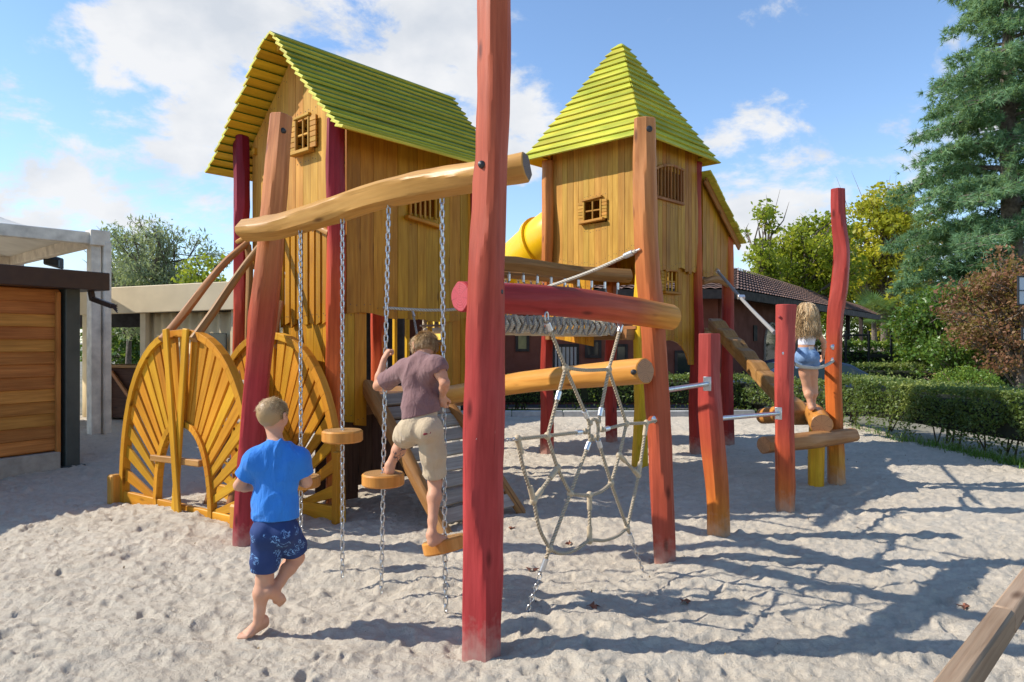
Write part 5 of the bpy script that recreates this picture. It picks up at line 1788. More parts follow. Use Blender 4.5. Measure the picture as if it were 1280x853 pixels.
# kiosk on the left
kd = nrm(V(.5, .87, 0)); kn = V(kd[1], -kd[0], 0)
K = V(-5.42, 8.72, 0)
ki = thing('kiosk', (K[0], K[1], 0), 'small hut of orange stained boards with dark flat roof on the left', 'kiosk')
M['orange_board'] = wood('orange_cladding', (0.58, 0.26, 0.06), (0.34, 0.135, 0.03), .24, .6, (.7, 14, 14), .4, crack=0.8)
M['green_post'] = plain('dark_green_steel', (0.05, 0.062, 0.055), .5, .15, 6)
M['dark_brown_metal'] = plain('dark_brown_metal', (0.045, 0.028, 0.022), .45, .2, 5)
mb = MB()
for k in range(13):
    z = .24 + k * .148 + .074
    mb.box(K - kd * 2.1 + V(0, 0, z), (1.98, .013, .076), kd, nrm(kn + V(0, 0, .16)), nrm(V(0, 0, 1) - kn * .16), .006)
mb.build('wall', M['orange_board'], ki, smooth=False)
mb = MB(); mb.box(K - kd * 2.1 - kn * .06 + V(0, 0, 1.2), (1.99, .02, .98), kd, kn, (0, 0, 1)); mb.beam(K - kd * .16 + kn * .035 + V(0, 0, .2), K - kd * .16 + kn * .035 + V(0, 0, 2.14), .05, .05, up=kn)
mb.build('trim', M['orange_board'], ki, smooth=False)
mb = MB(); mb.box(K + V(0, 0, 1.1) - kn * .02, (.085, .09, 1.1), kd, kn, (0, 0, 1), .006); mb.box(K + V(0, 0, .02) - kn * .02, (.13, .13, .012), kd, kn, (0, 0, 1), .003)
mb.build('corner_post', M['green_post'], ki, smooth=False)
mb = MB()
for k in range(5):
    mb.box(K - kd * (.55 + k * .84) - kn * .03 + V(0, 0, .05), (.41, .1, .17), kd, kn, (0, 0, 1), .012)
mb.build('footing', plain('concrete_block', (0.33, 0.29, 0.24), .9, .2, 8, .4, tint=.15), ki, smooth=False)
mb = MB(); mb.box(K - kd * 1.9 - kn * 1.6 + V(0, 0, 2.29), (2.25, 1.85, .11), kd, kn, (0, 0, 1), .008)
mb.build('roof', M['dark_brown_metal'], ki, smooth=False)
mb = MB(); mb.box(K - kd * 2.1 - kn * 3.2 + V(0, 0, 1.1), (1.99, .03, 1.1), kd, kn, (0, 0, 1)); mb.box(K - kn * 1.6 + V(0, 0, 1.1), (.03, 1.5, 1.1), kd, kn, (0, 0, 1)); mb.box(K - kd * 4.1 - kn * 1.6 + V(0, 0, 1.1), (.03, 1.5, 1.1), kd, kn, (0, 0, 1))
mb.build('wall', M['orange_board'], ki, smooth=False)
g0 = at(113, 361, 8.9)
g1_ = at(116, 374, 8.9); g2_ = at(141, 383, 8.75)
mb = MB()
mb.beam(g0, g1_ - V(0, 0, .02), .06, .06, up=kd); mb.beam(g1_, g2_, .06, .06)
for k in range(5):
    e = g2_ + nrm(g2_ - g1_) * .09 + V(0, 0, (k - 2.5) * .025)
    mb.tube([g2_, e], [.02, .004], 5)
mb.build('gutter_spout', M['dark_brown_metal'], ki, smooth=False)

# marquee
mq = thing('marquee', (-7.05, 12.1, 0), 'pale grey fabric marquee on aluminium posts behind the orange hut', 'marquee')
M['fabric'] = plain('grey_canopy_fabric', (0.60, 0.58, 0.53), .8, .1, 2)
M['alu'] = plain('weathered_aluminium', (0.76, 0.68, 0.56), .6, .12, 5, c2=(0.54, 0.47, 0.38))
mC = V(-7.05, 12.1, 0)
mu, mv = -V(.66, .75, 0), V(-.75, .66, 0)
cs = [mC, mC + mu * 5, mC + mu * 5 + mv * 5, mC + mv * 5]
mb = MB()
for c in cs:
    mb.box(c + V(-.05, -.02, 1.6), (.075, .12, 1.66), mu, mv, (0, 0, 1), .01)
    mb.box(c + V(.13, .03, 1.6), (.06, .08, 1.64), mu, mv, (0, 0, 1), .02)
mb.each('post', M['alu'], mq, 2, smooth=False)
mb = MB()
for i in range(4):
    mb.beam(cs[i] + V(0, 0, 3.28), cs[(i + 1) % 4] + V(0, 0, 3.28), .16, .2, ch=.012)
mb.box(mC + V(0, 0, 3.29), (.15, .15, .13), mu, mv, (0, 0, 1), .01)
mb.build('edge_beam', M['alu'], mq, smooth=False)
mb = MB()
ap = (cs[0] + cs[2]) / 2 + V(0, 0, 4.75)
n = 14
for i in range(4):
    a, b = cs[i] + V(0, 0, 3.36), cs[(i + 1) % 4] + V(0, 0, 3.36)
    v, f = [], []
    for j in range(n + 1):
        q = j / n
        for k in range(n + 1):
            p = (a + (b - a) * k / n)
            p = p + (ap - p) * q
            p = p - V(0, 0, .42 * math.sin(math.pi * q) * (1 - .15 * math.sin(math.pi * k / n)) * (1 - q) ** .3)
            v.append(p)
    for j in range(n):
        for k in range(n):
            f.append([j * (n + 1) + k, j * (n + 1) + k + 1, (j + 1) * (n + 1) + k + 1, (j + 1) * (n + 1) + k])
    mb.add(v, f)
o = mb.build('canopy', M['fabric'], mq, angle=30)
sld = o.modifiers.new('thick', 'SOLIDIFY'); sld.thickness = .006
fl = thing('floodlight', at(67, 326, 14.2), 'black floodlight hanging under the marquee beam', 'lamp')
c = at(67, 327, 14.2)
mb = MB(); mb.box(c, (.15, .08, .11), nrm(V(1, .3, -.3)), ch=.02); mb.build('housing', M['black'], fl, smooth=False)
mb = MB(); mb.tube([c + V(0, 0, .05), c + V(-.02, 0, .26)], .015, 8); mb.build('bracket', M['black'], fl)
mb = MB(); mb.box(c + V(.03, -.07, -.02), (.12, .02, .08), nrm(V(1, .3, -.3)), ch=.01); mb.build('lens', M['glass'], fl, smooth=False)

# pale pavilion behind the arches
pv = thing('pavilion', (-6, 13.4, 0), 'pale beige pavilion with curtains and a dark bar opening, between the marquee and the playhouse', 'pavilion')
M['beige'] = plain('beige_panel', (0.62, 0.50, 0.32), .7, .1, 2)
M['curtain'] = plain('beige_curtain', (0.78, 0.60, 0.34), .85, .12, 3)
a, b = V(X(104, 13.4), 13.4, 0), V(X(372, 13.4), 13.4, 0)
mb = MB(); mb.beam(a + V(0, 0, 2.33), b + V(0, 0, 2.40), .12, .52, ch=.012)
mb.build('fascia', M['beige'], pv, smooth=False)
mb = MB()
for px in (116, 136, 188, 300, 368):
    p = V(X(px, 13.5), 13.52, 0); mb.box(p + V(0, 0, 1.05), (.055, .055, 1.1), ch=.008)
mb.each('post', M['beige'], pv, smooth=False)
mb = MB()
x0, x1_ = X(188, 13.55), X(372, 13.55)
n = 160
v, f = [], []
for i in range(n + 1):
    x = x0 + (x1_ - x0) * i / n
    y = 13.62 + .03 * math.sin(i * .62) + .02 * math.sin(i * .23)
    v += [V(x, y, .0), V(x, y * 1.0 + .01, 2.1)]
for i in range(n):
    f.append([2 * i, 2 * i + 2, 2 * i + 3, 2 * i + 1])
mb.add(v, f); o = mb.build('curtain', M['curtain'], pv, angle=60)
o.modifiers.new('thick', 'SOLIDIFY').thickness = .008
mb = MB(); mb.add([V(X(100, 13.5), 13.58, 0), V(X(117, 13.5), 13.58, 0), V(X(117, 13.5), 13.58, 2.1), V(X(100, 13.5), 13.58, 2.1)], [[0, 1, 2, 3]]); o = mb.build('curtain', M['curtain'], pv); o.modifiers.new('thick', 'SOLIDIFY').thickness = .008
mb = MB(); mb.box((X(162, 13.6), 13.9, .52), (.75, .35, .50), ch=.01); mb.build('counter', M['dark_board'], pv, smooth=False)
mb = MB(); mb.box((X(162, 13.6), 13.75, 1.05), (.45, .3, .03), ch=.008); mb.beam(V(X(141, 13.4), 13.5, .95), V(X(170, 13.4), 13.5, .35), .05, .06); mb.build('counter_top', M['brown_log'], pv, smooth=False)
mb = MB(); mb.box((X(200, 15.5) , 15.6, 2.45), (4.2, 2.1, .06), ch=.01)
mb.box((X(150, 14.0), 14.2, 2.02), (1.2, .04, .18), ch=.01)
for px in (155, 174): mb.box((X(px, 15.5), 15.5, 1.1), (.06, .06, 1.3), ch=.01)
mb.box((X(300, 15.6), 15.7, 1.1), (2.6, .04, 1.3), ch=.01)
mb.build('roof', M['dark'], pv, smooth=False)
mb = MB(); mb.box((X(148, 16.5), 16.6, .75), (.35, .05, .75), ch=.01); mb.build('inner_wall', M['redwall'], pv, smooth=False)
mb = MB(); c = at(279, 428, 13.52); mb.box(c, (.16, .02, .17), ch=.01); mb.build('window', M['glass'], pv, smooth=False)

pv.location = (-6.16, 13.4, 0)
pv.rotation_euler = (0, 0, math.radians(-19.6))
pv.scale = (1.29, 1, 1)
# parked car beyond the hedge
car = thing('parked_car', (7.2, 16.9, 0), 'low blue grey parked car half hidden behind the hedge, under the wing of the restaurant', 'car')
M['carpaint'] = plain('blue_grey_paint', (0.03, 0.055, 0.10), .4, .04, 2, metal=.1)
M['windscreen'] = plain('windscreen', (0.03, 0.05, 0.045), .08, .1, 2)
cX, cY = 7.15, 16.95
prof = [(-2.0, .28), (-2.05, .62), (-1.9, .80), (-1.55, .86), (-1.0, 1.20), (-.6, 1.30), (.15, 1.29), (.6, 1.18), (1.15, .86), (1.75, .74), (2.05, .58), (2.05, .28)]
mb = MB()
secs = []
for (y, ins) in ((-.84, 1.0), (-.80, 1.0), (.80, 1.0), (.84, 1.0)):
    v = []
    for (x, z) in prof:
        tum = .16 * max(0, (z - .85)) / .45
        yy = y * (1 - tum) if abs(y) > .81 else y * (1 - tum)
        sh = .97 if abs(y) > .81 else 1.0
        v.append(V(cX + x * sh, cY + yy,   .28 + (z - .28) * sh - .17))
    secs.append(v)
v = [p for s_ in secs for p in s_]
k = len(prof)
f = [[i * k + j, i * k + (j + 1) % k, (i + 1) * k + (j + 1) % k, (i + 1) * k + j] for i in range(3) for j in range(k)]
f += [list(range(k))[::-1], [3 * k + j for j in range(k)]]
mb.add(v, f)
mb.build('body', M['carpaint'], car, angle=35)
for nm_, (i0, i1) in (('windscreen', (7, 8)), ('rear_window', (3, 4))):
    mb = MB()
    a0, a1, b0, b1 = secs[1][i0], secs[1][i1], secs[2][i0], secs[2][i1]
    nn = nrm(np.cross(b0 - a0, a1 - a0)); nn = nn if nn[2] > 0 else -nn
    mb.prism([a0 + V(0, .06, 0) + nn * .004, b0 - V(0, .06, 0) + nn * .004, b1 - V(0, .06, 0) + nn * .004, a1 + V(0, .06, 0) + nn * .004], nn, .006)
    mb.build(nm_, M['windscreen'], car, smooth=False)
for sy in (-1, 1):
    mb = MB()
    pts = [(-1.30, .88), (-.85, 1.17), (-.5, 1.23), (.15, 1.22), (.5, 1.14), (.98, .88)]
    q = []
    for x, z in pts:
        tum = .16 * max(0, (z - .85)) / .45
        q.append(V(cX + x, cY + sy * (.84 * (1 - tum) + .004), z - .17))
    mb.prism(q, V(0, sy, .3), .008)
    mb.build('side_window', M['windscreen'], car, smooth=False)
    for x in (-1.3, 1.32):
        mb = MB(); mb.tube([V(cX + x, cY + sy * .66, .17), V(cX + x, cY + sy * .86, .17)], [.32, .32], 20)
        wq = mb.build('wheel', M['black'], car)
        mb = MB(); mb.tube([V(cX + x, cY + sy * .862, .17), V(cX + x, cY + sy * .872, .17)], [.2, .2], 16); mb.build('rim', M['steel'], wq)

# leaf litter: crumbs of leaf and bark nobody could count
r = np.random.default_rng(31)
lx, ly = r.uniform(-4, 6, 420), 2.4 + 8 * r.random(420) ** 1.3
lp = np.stack([lx, ly, np.zeros(420)], -1)
lp[:, 2] = sand_z(lx, ly) + sum(h * np.exp(-((lx - hx) ** 2 + (ly - hy) ** 2) / rr_ ** 2) for hx, hy, rr_, h in HEAPS) + .004
lv, lf = leaf_arrays(lp, .016, .45, 2.5, seed=31)
M['litter'] = leafmat('leaf_litter', (0.10, 0.055, 0.03), (0.22, 0.13, 0.06), (0.33, 0.22, 0.10), .05, .8)
fastmesh('leaf_litter', lv, lf, M['litter'], None, np.repeat(r.random(420), 4), kind='stuff')
# fallen leaves on the sand
M['dead_leaf'] = plain('dead_leaf', (0.20, 0.07, 0.035), .8, .4, 30)
for i, (px, py) in enumerate(((855, 762), (741, 768), (665, 716), (711, 679), (640, 664), (1013, 571), (690, 500), (1206, 762))):
    p = on(px, py)
    p[2] = sand_h(p[0], p[1]) + .012
    mb = MB()
    pts = []
    a0 = i * 1.3
    for k in range(10):
        a = a0 + k * .628
        r = (.042 if k % 2 == 0 else .018) * (1 + .3 * math.sin(i + k))
        pts.append(p + V(r * math.cos(a), r * math.sin(a), .012 * math.sin(k * 1.9 + i)))
    mb.add([p + V(0, 0, .004)] + pts, [[0, k + 1, (k + 1) % 10 + 1] for k in range(10)])
    tag(mb.build('fallen_leaf', M['dead_leaf'], None, smooth=False), 'small curled red brown leaf lying on the sand', 'leaf', 'fallen leaves on the sand')

# ================================================================== SKY, SUN, CAMERA
W_ = bpy.data.worlds.new('World')
SC.world = W_
W_.use_nodes = True
nt = W_.node_tree
nt.nodes.clear()
class WT(NT):
    def __init__(s, nt_):
        s.nt = nt_
w = WT(nt)
out = w.n('ShaderNodeOutputWorld')
bg = w.n('ShaderNodeBackground')
bg.inputs[1].default_value = 0.15
w.l(bg.outputs[0], out.inputs[0])
sky = w.n('ShaderNodeTexSky', sky_type='NISHITA')
sky.sun_disc = False
SUN_EL, SUN_AZ = math.radians(40), math.radians(-90)      # azimuth from +Y towards +X
sky.sun_elevation = SUN_EL
sky.sun_rotation = SUN_AZ
sky.altitude = 200
sky.air_density = 1.0
sky.dust_density = 0.05
sky.ozone_density = 2.6
dirv = w.n('ShaderNodeTexCoord').outputs['Generated']
nrmv = w.n('ShaderNodeVectorMath', operation='NORMALIZE'); w.l(dirv, nrmv.inputs[0]); dirv = nrmv.outputs[0]
sp = w.n('ShaderNodeSeparateXYZ'); w.l(dirv, sp.inputs[0])
den = w.math('ADD', w.math('MAXIMUM', sp.outputs[2], 0.0), 0.22)
cmb = w.n('ShaderNodeCombineXYZ')
w.l(w.math('DIVIDE', sp.outputs[0], den), cmb.inputs[0])
w.l(w.math('DIVIDE', sp.outputs[1], den), cmb.inputs[1])
cv = w.mapping(dirv, (1.0, 1.0, 1.75))
cn = w.noise(cv, 6.6, 12, rough=.62, dist=.2)
mask = None
for (px, py, rad_, wt) in ((265, 75, .24, 1.0), (480, 30, .22, 1.0), (200, 145, .13, .7), (60, 285, .22, .85), (230, 280, .13, .7), (580, 140, .14, .75), (960, 235, .16, .9), (1090, 240, .12, .7), (35, 85, .075, .7), (640, 175, .12, .7), (-350, 60, .4, .6), (1600, 200, .5, .5)):
    d = nrm(V((px - CX) / FPX, 1, (CY - py) / FPX))
    dp = w.n('ShaderNodeVectorMath', operation='DOT_PRODUCT')
    w.l(dirv, dp.inputs[0]); dp.inputs[1].default_value = tuple(d)
    g = w.mr(dp.outputs['Value'], math.cos(rad_), math.cos(rad_ * .15), 0, wt, True)
    mask = g if mask is None else w.math('MAXIMUM', mask, g)
cl = w.math('ADD', cn, w.math('MULTIPLY', mask, .27))
cl = w.mr(cl, .615, .76, 0, .98, True)
shade = w.noise(w.mapping(dirv, (1.0, 1.0, 1.5)), 7.5, 6)
ccol = w.mix(w.mr(shade, .42, .72), (4.0, 4.05, 4.15), (3.0, 3.2, 3.5))
hz = w.mr(sp.outputs[2], 0.0, .35, .24, 0.0, True)
skyc = w.mix(hz, w.mix(1.0, sky.outputs[0], (0.92, 0.96, 1.0), 'MULTIPLY'), (2.2, 2.75, 3.5))
w.l(w.mix(cl, skyc, ccol), bg.inputs[0])

sl_ = bpy.data.lights.new('sun', 'SUN')
sl_.energy = 4.1
sl_.angle = math.radians(.53)
sl_.color = (1.0, 0.95, 0.87)
so = bpy.data.objects.new('sun', sl_)
COL.objects.link(so)
sd_ = V(math.sin(SUN_AZ) * math.cos(SUN_EL), math.cos(SUN_AZ) * math.cos(SUN_EL), math.sin(SUN_EL))
so.rotation_euler = Vector((-sd_).tolist()).to_track_quat('-Z', 'Y').to_euler()
so.location = (-10, 0, 12)

cam = bpy.data.cameras.new('camera')
cam.sensor_width = 36
cam.lens = 36 * FPX / 1280
cam.clip_end = 3000
cam.clip_start = .05
co_ = bpy.data.objects.new('camera', cam)
COL.objects.link(co_)
co_.location = (0, 0, EYE)
co_.rotation_euler = (math.radians(90), 0, 0)
SC.camera = co_
SC.view_settings.view_transform = 'Standard'
SC.view_settings.look = 'None'
SC.view_settings.exposure = 0.60
SC.view_settings.gamma = 1
SC.render.engine = 'CYCLES'
SC.cycles.max_bounces = 6
SC.cycles.transparent_max_bounces = 8
SC.cycles.use_denoising = True
# ================================================================== PEOPLE
class SDF:
    """signed distance volume; smooth unions of tapered capsules, meshed by surface nets"""
    def __init__(s, lo, hi, h):
        s.lo, s.h = V(*lo), h
        s.n = np.ceil((V(*hi) - s.lo) / h).astype(int) + 1
        s.F = np.full(s.n, 1.0, np.float32)
    def sl(s, lo, hi):
        a = np.clip(np.floor((lo - s.lo) / s.h).astype(int), 0, s.n - 1)
        b = np.clip(np.ceil((hi - s.lo) / s.h).astype(int) + 1, 1, s.n)
        return tuple(slice(int(x), int(y)) for x, y in zip(a, b))
    def pts(s, S):
        g = [s.lo[i] + s.h * np.arange(S[i].start, S[i].stop) for i in range(3)]
        return np.stack(np.meshgrid(*g, indexing='ij'), -1).astype(np.float32)
    def cone(s, a, b, ra, rb, k=.012, flat=None, mode='u'):
        """tapered capsule a-b; flat=(direction, factor) squeezes it along a direction"""
        a, b = V(*a), V(*b)
        m = max(ra, rb) + k + .012
        S = s.sl(np.minimum(a, b) - m, np.maximum(a, b) + m)
        p = s.pts(S)
        if p.size == 0: return
        ab = b - a
        L2 = ab @ ab + 1e-9
        t = np.clip(((p - a) @ ab) / L2, 0, 1)
        o = p - a - t[..., None] * ab
        if flat is not None:
            n = nrm(flat[0])
            c = o @ n
            o = o + (c * (1 / flat[1] - 1))[..., None] * n
            sc = flat[1] ** .5 if flat[1] < 1 else 1
        else:
            sc = 1
        d = (np.linalg.norm(o, axis=-1) - (ra + (rb - ra) * t)) * sc
        f = s.F[S]
        if mode == 'u':
            hh = np.maximum(k - np.abs(f - d), 0) / k if k > 0 else 0
            s.F[S] = np.minimum(f, d) - hh * hh * k * .25
        else:
            hh = np.maximum(k - np.abs(f + d), 0) / k
            s.F[S] = np.maximum(f, -d) + hh * hh * k * .25
    def all_pts(s):
        return s.pts(tuple(slice(0, int(n)) for n in s.n))
    def cut(s, p, n):
        """keep what lies behind the plane p, normal n"""
        s.F = np.maximum(s.F, ((s.all_pts() - V(*p)) @ nrm(n)).astype(np.float32))
    def mesh(s):
        F = s.F
        ins = F < 0
        nx, ny, nz = F.shape
        c = np.zeros((nx - 1, ny - 1, nz - 1), np.int8)
        for dx in (0, 1):
            for dy in (0, 1):
                for dz in (0, 1):
                    c += ins[dx:nx - 1 + dx, dy:ny - 1 + dy, dz:nz - 1 + dz]
        act = (c > 0) & (c < 8)
        I = np.argwhere(act)
        idx = np.full(act.shape, -1, np.int64)
        idx[act] = np.arange(len(I))
        acc = np.zeros((len(I), 3)); cnt = np.zeros(len(I))
        cor = [(0, 0, 0), (1, 0, 0), (0, 1, 0), (1, 1, 0), (0, 0, 1), (1, 0, 1), (0, 1, 1), (1, 1, 1)]
        val = [F[I[:, 0] + a, I[:, 1] + b, I[:, 2] + cc] for a, b, cc in cor]
        for i in range(8):
            for j in range(i + 1, 8):
                df = np.array(cor[j]) - np.array(cor[i])
                if np.abs(df).sum() != 1: continue
                m = (val[i] < 0) != (val[j] < 0)
                t = val[i] / (val[i] - val[j] + 1e-12)
                acc[m] += (np.array(cor[i]) + t[:, None] * df)[m]
                cnt[m] += 1
        v = s.lo + (I + acc / cnt[:, None]) * s.h
        faces = []
        for ax in range(3):
            o1, o2 = (ax + 1) % 3, (ax + 2) % 3
            A = ins
            sa = [slice(None)] * 3; sb = [slice(None)] * 3
            sa[ax] = slice(0, -1); sb[ax] = slice(1, None)
            e0, e1 = A[tuple(sa)], A[tuple(sb)]
            E = np.argwhere(e0 != e1)
            E = E[(E[:, o1] > 0) & (E[:, o2] > 0) & (E[:, o1] < F.shape[o1] - 1) & (E[:, o2] < F.shape[o2] - 1)]
            if not len(E): continue
            u1 = np.zeros(3, int); u1[o1] = 1
            u2 = np.zeros(3, int); u2[o2] = 1
            q = np.stack([idx[tuple((E - u1 - u2).T)], idx[tuple((E - u2).T)], idx[tuple(E.T)], idx[tuple((E - u1).T)]], 1)
            flip = ~e0[tuple(E.T)]
            q[flip] = q[flip][:, ::-1]
            faces.append(q)
        return v, np.concatenate(faces)
    def build(s, name, mats, parent, smooth_it=2, mi=None, label=None):
        v, f = s.mesh()
        for _ in range(smooth_it):                       # light relaxing
            acc = np.zeros_like(v); n = np.zeros(len(v))
            for i in range(4):
                for j in ((i + 1) % 4, (i - 1) % 4):
                    np.add.at(acc, f[:, i], v[f[:, j]]); np.add.at(n, f[:, i], 1)
            v = v * .5 + .5 * acc / np.maximum(n, 1)[:, None]
        o = fastmesh(name, v, f, mats, parent, None, True)
        if mi is not None:
            cen = v[f].mean(1)
            o.data.polygons.foreach_set('material_index', mi(cen).astype(np.int32))
            o.data.update()
        if label: o['label'] = label
        return o

def skin_mat(name, c):
    t = NT(name)
    co = t.n('ShaderNodeTexCoord').outputs['Object']
    n1, n2 = t.noise(co, 9, 4), t.noise(co, 70, 3)
    col = t.mix(t.mr(n1, .3, .7), c, tuple(x * y for x, y in zip(c, (.92, .80, .74))))
    col = t.mix(t.mr(n2, .4, .75, 0, .25), col, tuple(x * .8 for x in c))
    t.l(col, t.b.inputs['Base Color'])
    t.b.inputs['Roughness'].default_value = .62
    t.b.inputs['Specular IOR Level'].default_value = .3
    t.b.inputs['Subsurface Weight'].default_value = .06
    t.b.inputs['Subsurface Radius'].default_value = (.012, .005, .003)
    t.b.inputs['Subsurface Scale'].default_value = .5
    t.bump(n2, .12, .002)
    return t.m
def cloth_mat(name, c1, c2, weave=900, rough=.85, bump=.2):
    t = NT(name)
    co = t.n('ShaderNodeTexCoord').outputs['Object']
    n1 = t.noise(co, 6, 4)
    n2 = t.noise(co, weave, 2)
    col = t.mix(t.mr(n1, .3, .7), c1, c2)
    t.l(col, t.b.inputs['Base Color'])
    t.b.inputs['Roughness'].default_value = rough
    t.b.inputs['Specular IOR Level'].default_value = .2
    t.b.inputs['Sheen Weight'].default_value = .15
    n3 = t.noise(t.mapping(co, (1.3, 1.3, .55)), 19, 4, dist=.8)
    t.bump(t.math('ADD', t.math('MULTIPLY', n2, bump * .12), n3), .55, .022)
    return t.m
M['skin'] = skin_mat('tanned_skin', (0.60, 0.33, 0.21))
M['skin2'] = skin_mat('fair_tanned_skin', (0.60, 0.32, 0.195))
M['eye'] = plain('eye_dark', (0.03, 0.03, 0.035), .15, .1)
M['lip'] = plain('lip', (0.42, 0.15, 0.12), .5, .1)
M['tattoo'] = plain('temporary_tattoo', (0.10, 0.06, 0.055), .5, .2)
M['blue_shirt'] = cloth_mat('blue_jersey', (0.035, 0.21, 0.62), (0.028, 0.17, 0.53))
M['mauve_shirt'] = cloth_mat('mauve_jersey', (0.235, 0.13, 0.122), (0.195, 0.105, 0.10))
M['khaki'] = cloth_mat('beige_cotton', (0.52, 0.41, 0.27), (0.46, 0.355, 0.225), bump=.35)
M['white_top'] = cloth_mat('white_knit', (0.72, 0.72, 0.78), (0.66, 0.66, 0.74))
def denim():
    t = NT('faded_denim')
    co = t.n('ShaderNodeTexCoord').outputs['Object']
    n1, n2 = t.noise(co, 14, 5), t.noise(co, 160, 2)
    col = t.mix(t.mr(n1, .32, .7), (0.085, 0.17, 0.33), (0.22, 0.33, 0.50))
    col = t.mix(t.mr(n2, .45, .7, 0, .35), col, (0.03, 0.07, 0.17))
    t.l(col, t.b.inputs['Base Color']); t.b.inputs['Roughness'].default_value = .85
    t.bump(n2, .3, .003)
    return t.m
M['denim'] = denim()
def printed():
    t = NT('navy_shorts_with_light_print')
    co = t.n('ShaderNodeTexCoord').outputs['Object']
    wv = t.noise(co, 30, 2, dist=1.4)
    band = t.math('ABSOLUTE', t.math('SUBTRACT', wv, .5))
    vo = t.n('ShaderNodeTexVoronoi'); vo.inputs['Scale'].default_value = 15.0
    t.l(co, vo.inputs['Vector'])
    inside = t.mr(vo.outputs['Distance'], .37, .42, 1, 0)
    ln = t.math('MULTIPLY', t.mr(band, .020, .034, 1, 0), inside)
    n1 = t.noise(co, 8, 4)
    col = t.mix(t.mr(n1, .3, .7), (0.022, 0.042, 0.125), (0.035, 0.06, 0.165))
    t.l(t.mix(ln, col, (0.20, 0.38, 0.66)), t.b.inputs['Base Color'])
    t.b.inputs['Roughness'].default_value = .85
    t.b.inputs['Specular IOR Level'].default_value = .2
    t.bump(t.noise(co, 800, 2), .2, .002)
    return t.m
M['print'] = printed()
def hair_mat(name, c1, c2, c3):
    t = NT(name)
    tn = t.attr('tint').outputs['Fac']
    t.l(ramp_cols(t, tn, [(0, c1), (.55, c2), (1, c3)]), t.b.inputs['Base Color'])
    t.b.inputs['Roughness'].default_value = .45
    t.b.inputs['Specular IOR Level'].default_value = .4
    return t.m
M['hair_short'] = hair_mat('short_blond_hair', (0.20, 0.12, 0.05), (0.45, 0.29, 0.135), (0.74, 0.55, 0.30))
M['hair_bowl'] = hair_mat('light_brown_hair', (0.17, 0.095, 0.038), (0.37, 0.225, 0.095), (0.70, 0.48, 0.23))
M['hair_long'] = hair_mat('long_honey_hair', (0.25, 0.145, 0.06), (0.50, 0.32, 0.15), (0.76, 0.57, 0.33))

def hand(S, w, d, n, side, pose='relaxed', sc=1.0):
    """w wrist, d along the hand, n out of the palm, side +1 puts the thumb along +(d x n)"""
    d = nrm(d); n = nrm(V(*n) - d * (V(*n) @ d)); t = np.cross(d, n) * side
    L = .062 * sc
    S.cone(w - d * .012, w + d * L * .55, .0165 * sc, .023 * sc, .01, (n, .62))
    S.cone(w + d * L * .3 + t * .006, w + d * L * .95 + t * .013 * sc, .016 * sc, .0135 * sc, .008, (n, .75))
    S.cone(w + d * L * .3 - t * .006, w + d * L * .92 - t * .013 * sc, .016 * sc, .0125 * sc, .008, (n, .75))
    bend = dict(relaxed=(.35, .45, .3), grip=(.95, 1.25, .9), half=(.6, .8, .5))[pose]
    for i, (off, ln) in enumerate(((.0225, .92), (.0075, 1.0), (-.0075, .85), (-.022, .76))):
        p = w + d * L * (.98 - .04 * abs(i - 1.2)) + t * off * sc
        a = 0
        r = .0072 * sc
        for seg, bl in enumerate((.028, .019, .016)):
            a += bend[seg] * (1 + .05 * i)
            q = p + (d * math.cos(a) + n * math.sin(a) + t * (off * .9 if pose == 'relaxed' else 0)) * bl * ln * sc
            S.cone(p, q, r, r * .9, .003)
            p, r = q, r * .9
    p = w + d * L * .18 + t * .016 * sc
    q = p + (d * .62 + t * .62 + n * .45) * .026 * sc
    S.cone(p, q, .0105 * sc, .0088 * sc, .008)
    k = q + (d * .75 + t * (.1 if pose == 'grip' else .35) + n * (.75 if pose == 'grip' else .3)) * .022 * sc
    S.cone(q, k, .0088 * sc, .0078 * sc, .004)
    e = k + (d * .6 - t * (.45 if pose == 'grip' else -.1) + n * .6) * .016 * sc
    S.cone(k, e, .0078 * sc, .0062 * sc, .003)

def foot(S, ank, heel, toe, up, side, sc=1.0):
    """heel and toe are points on the sole; side +1: big toe towards +(dir x up)"""
    d = nrm(toe - heel); up = nrm(V(*up) - d * (V(*up) @ d)); t = np.cross(d, up) * side
    L = np.linalg.norm(toe - heel)
    hh = heel + d * .025 + up * .024 * sc
    S.cone(ank, hh, .027 * sc, .025 * sc, .018)
    S.cone(ank - up * .004, heel + d * L * .55 + up * .030 * sc, .025 * sc, .021 * sc, .02)
    ball = heel + d * L * .70 + up * .017 * sc
    S.cone(hh, ball, .024 * sc, .0205 * sc, .016)
    S.cone(ball + t * .015 * sc, ball - t * .017 * sc, .0185 * sc, .0155 * sc, .014)
    S.cone(hh, ball - t * .016 * sc, .02 * sc, .015 * sc, .016)
    for i, (o, ln, r) in enumerate(((.022, .052, .0115), (.0085, .05, .0085), (-.002, .046, .008), (-.0125, .04, .0075), (-.0225, .032, .0072))):
        p = ball + t * o * sc - up * .003
        S.cone(p, p + d * ln * .62 * sc + up * .003, r * sc, r * sc, .006)
        S.cone(p + d * ln * .62 * sc + up * .003, p + d * ln * .86 * sc - up * .004, r * sc, r * .85 * sc, .003)

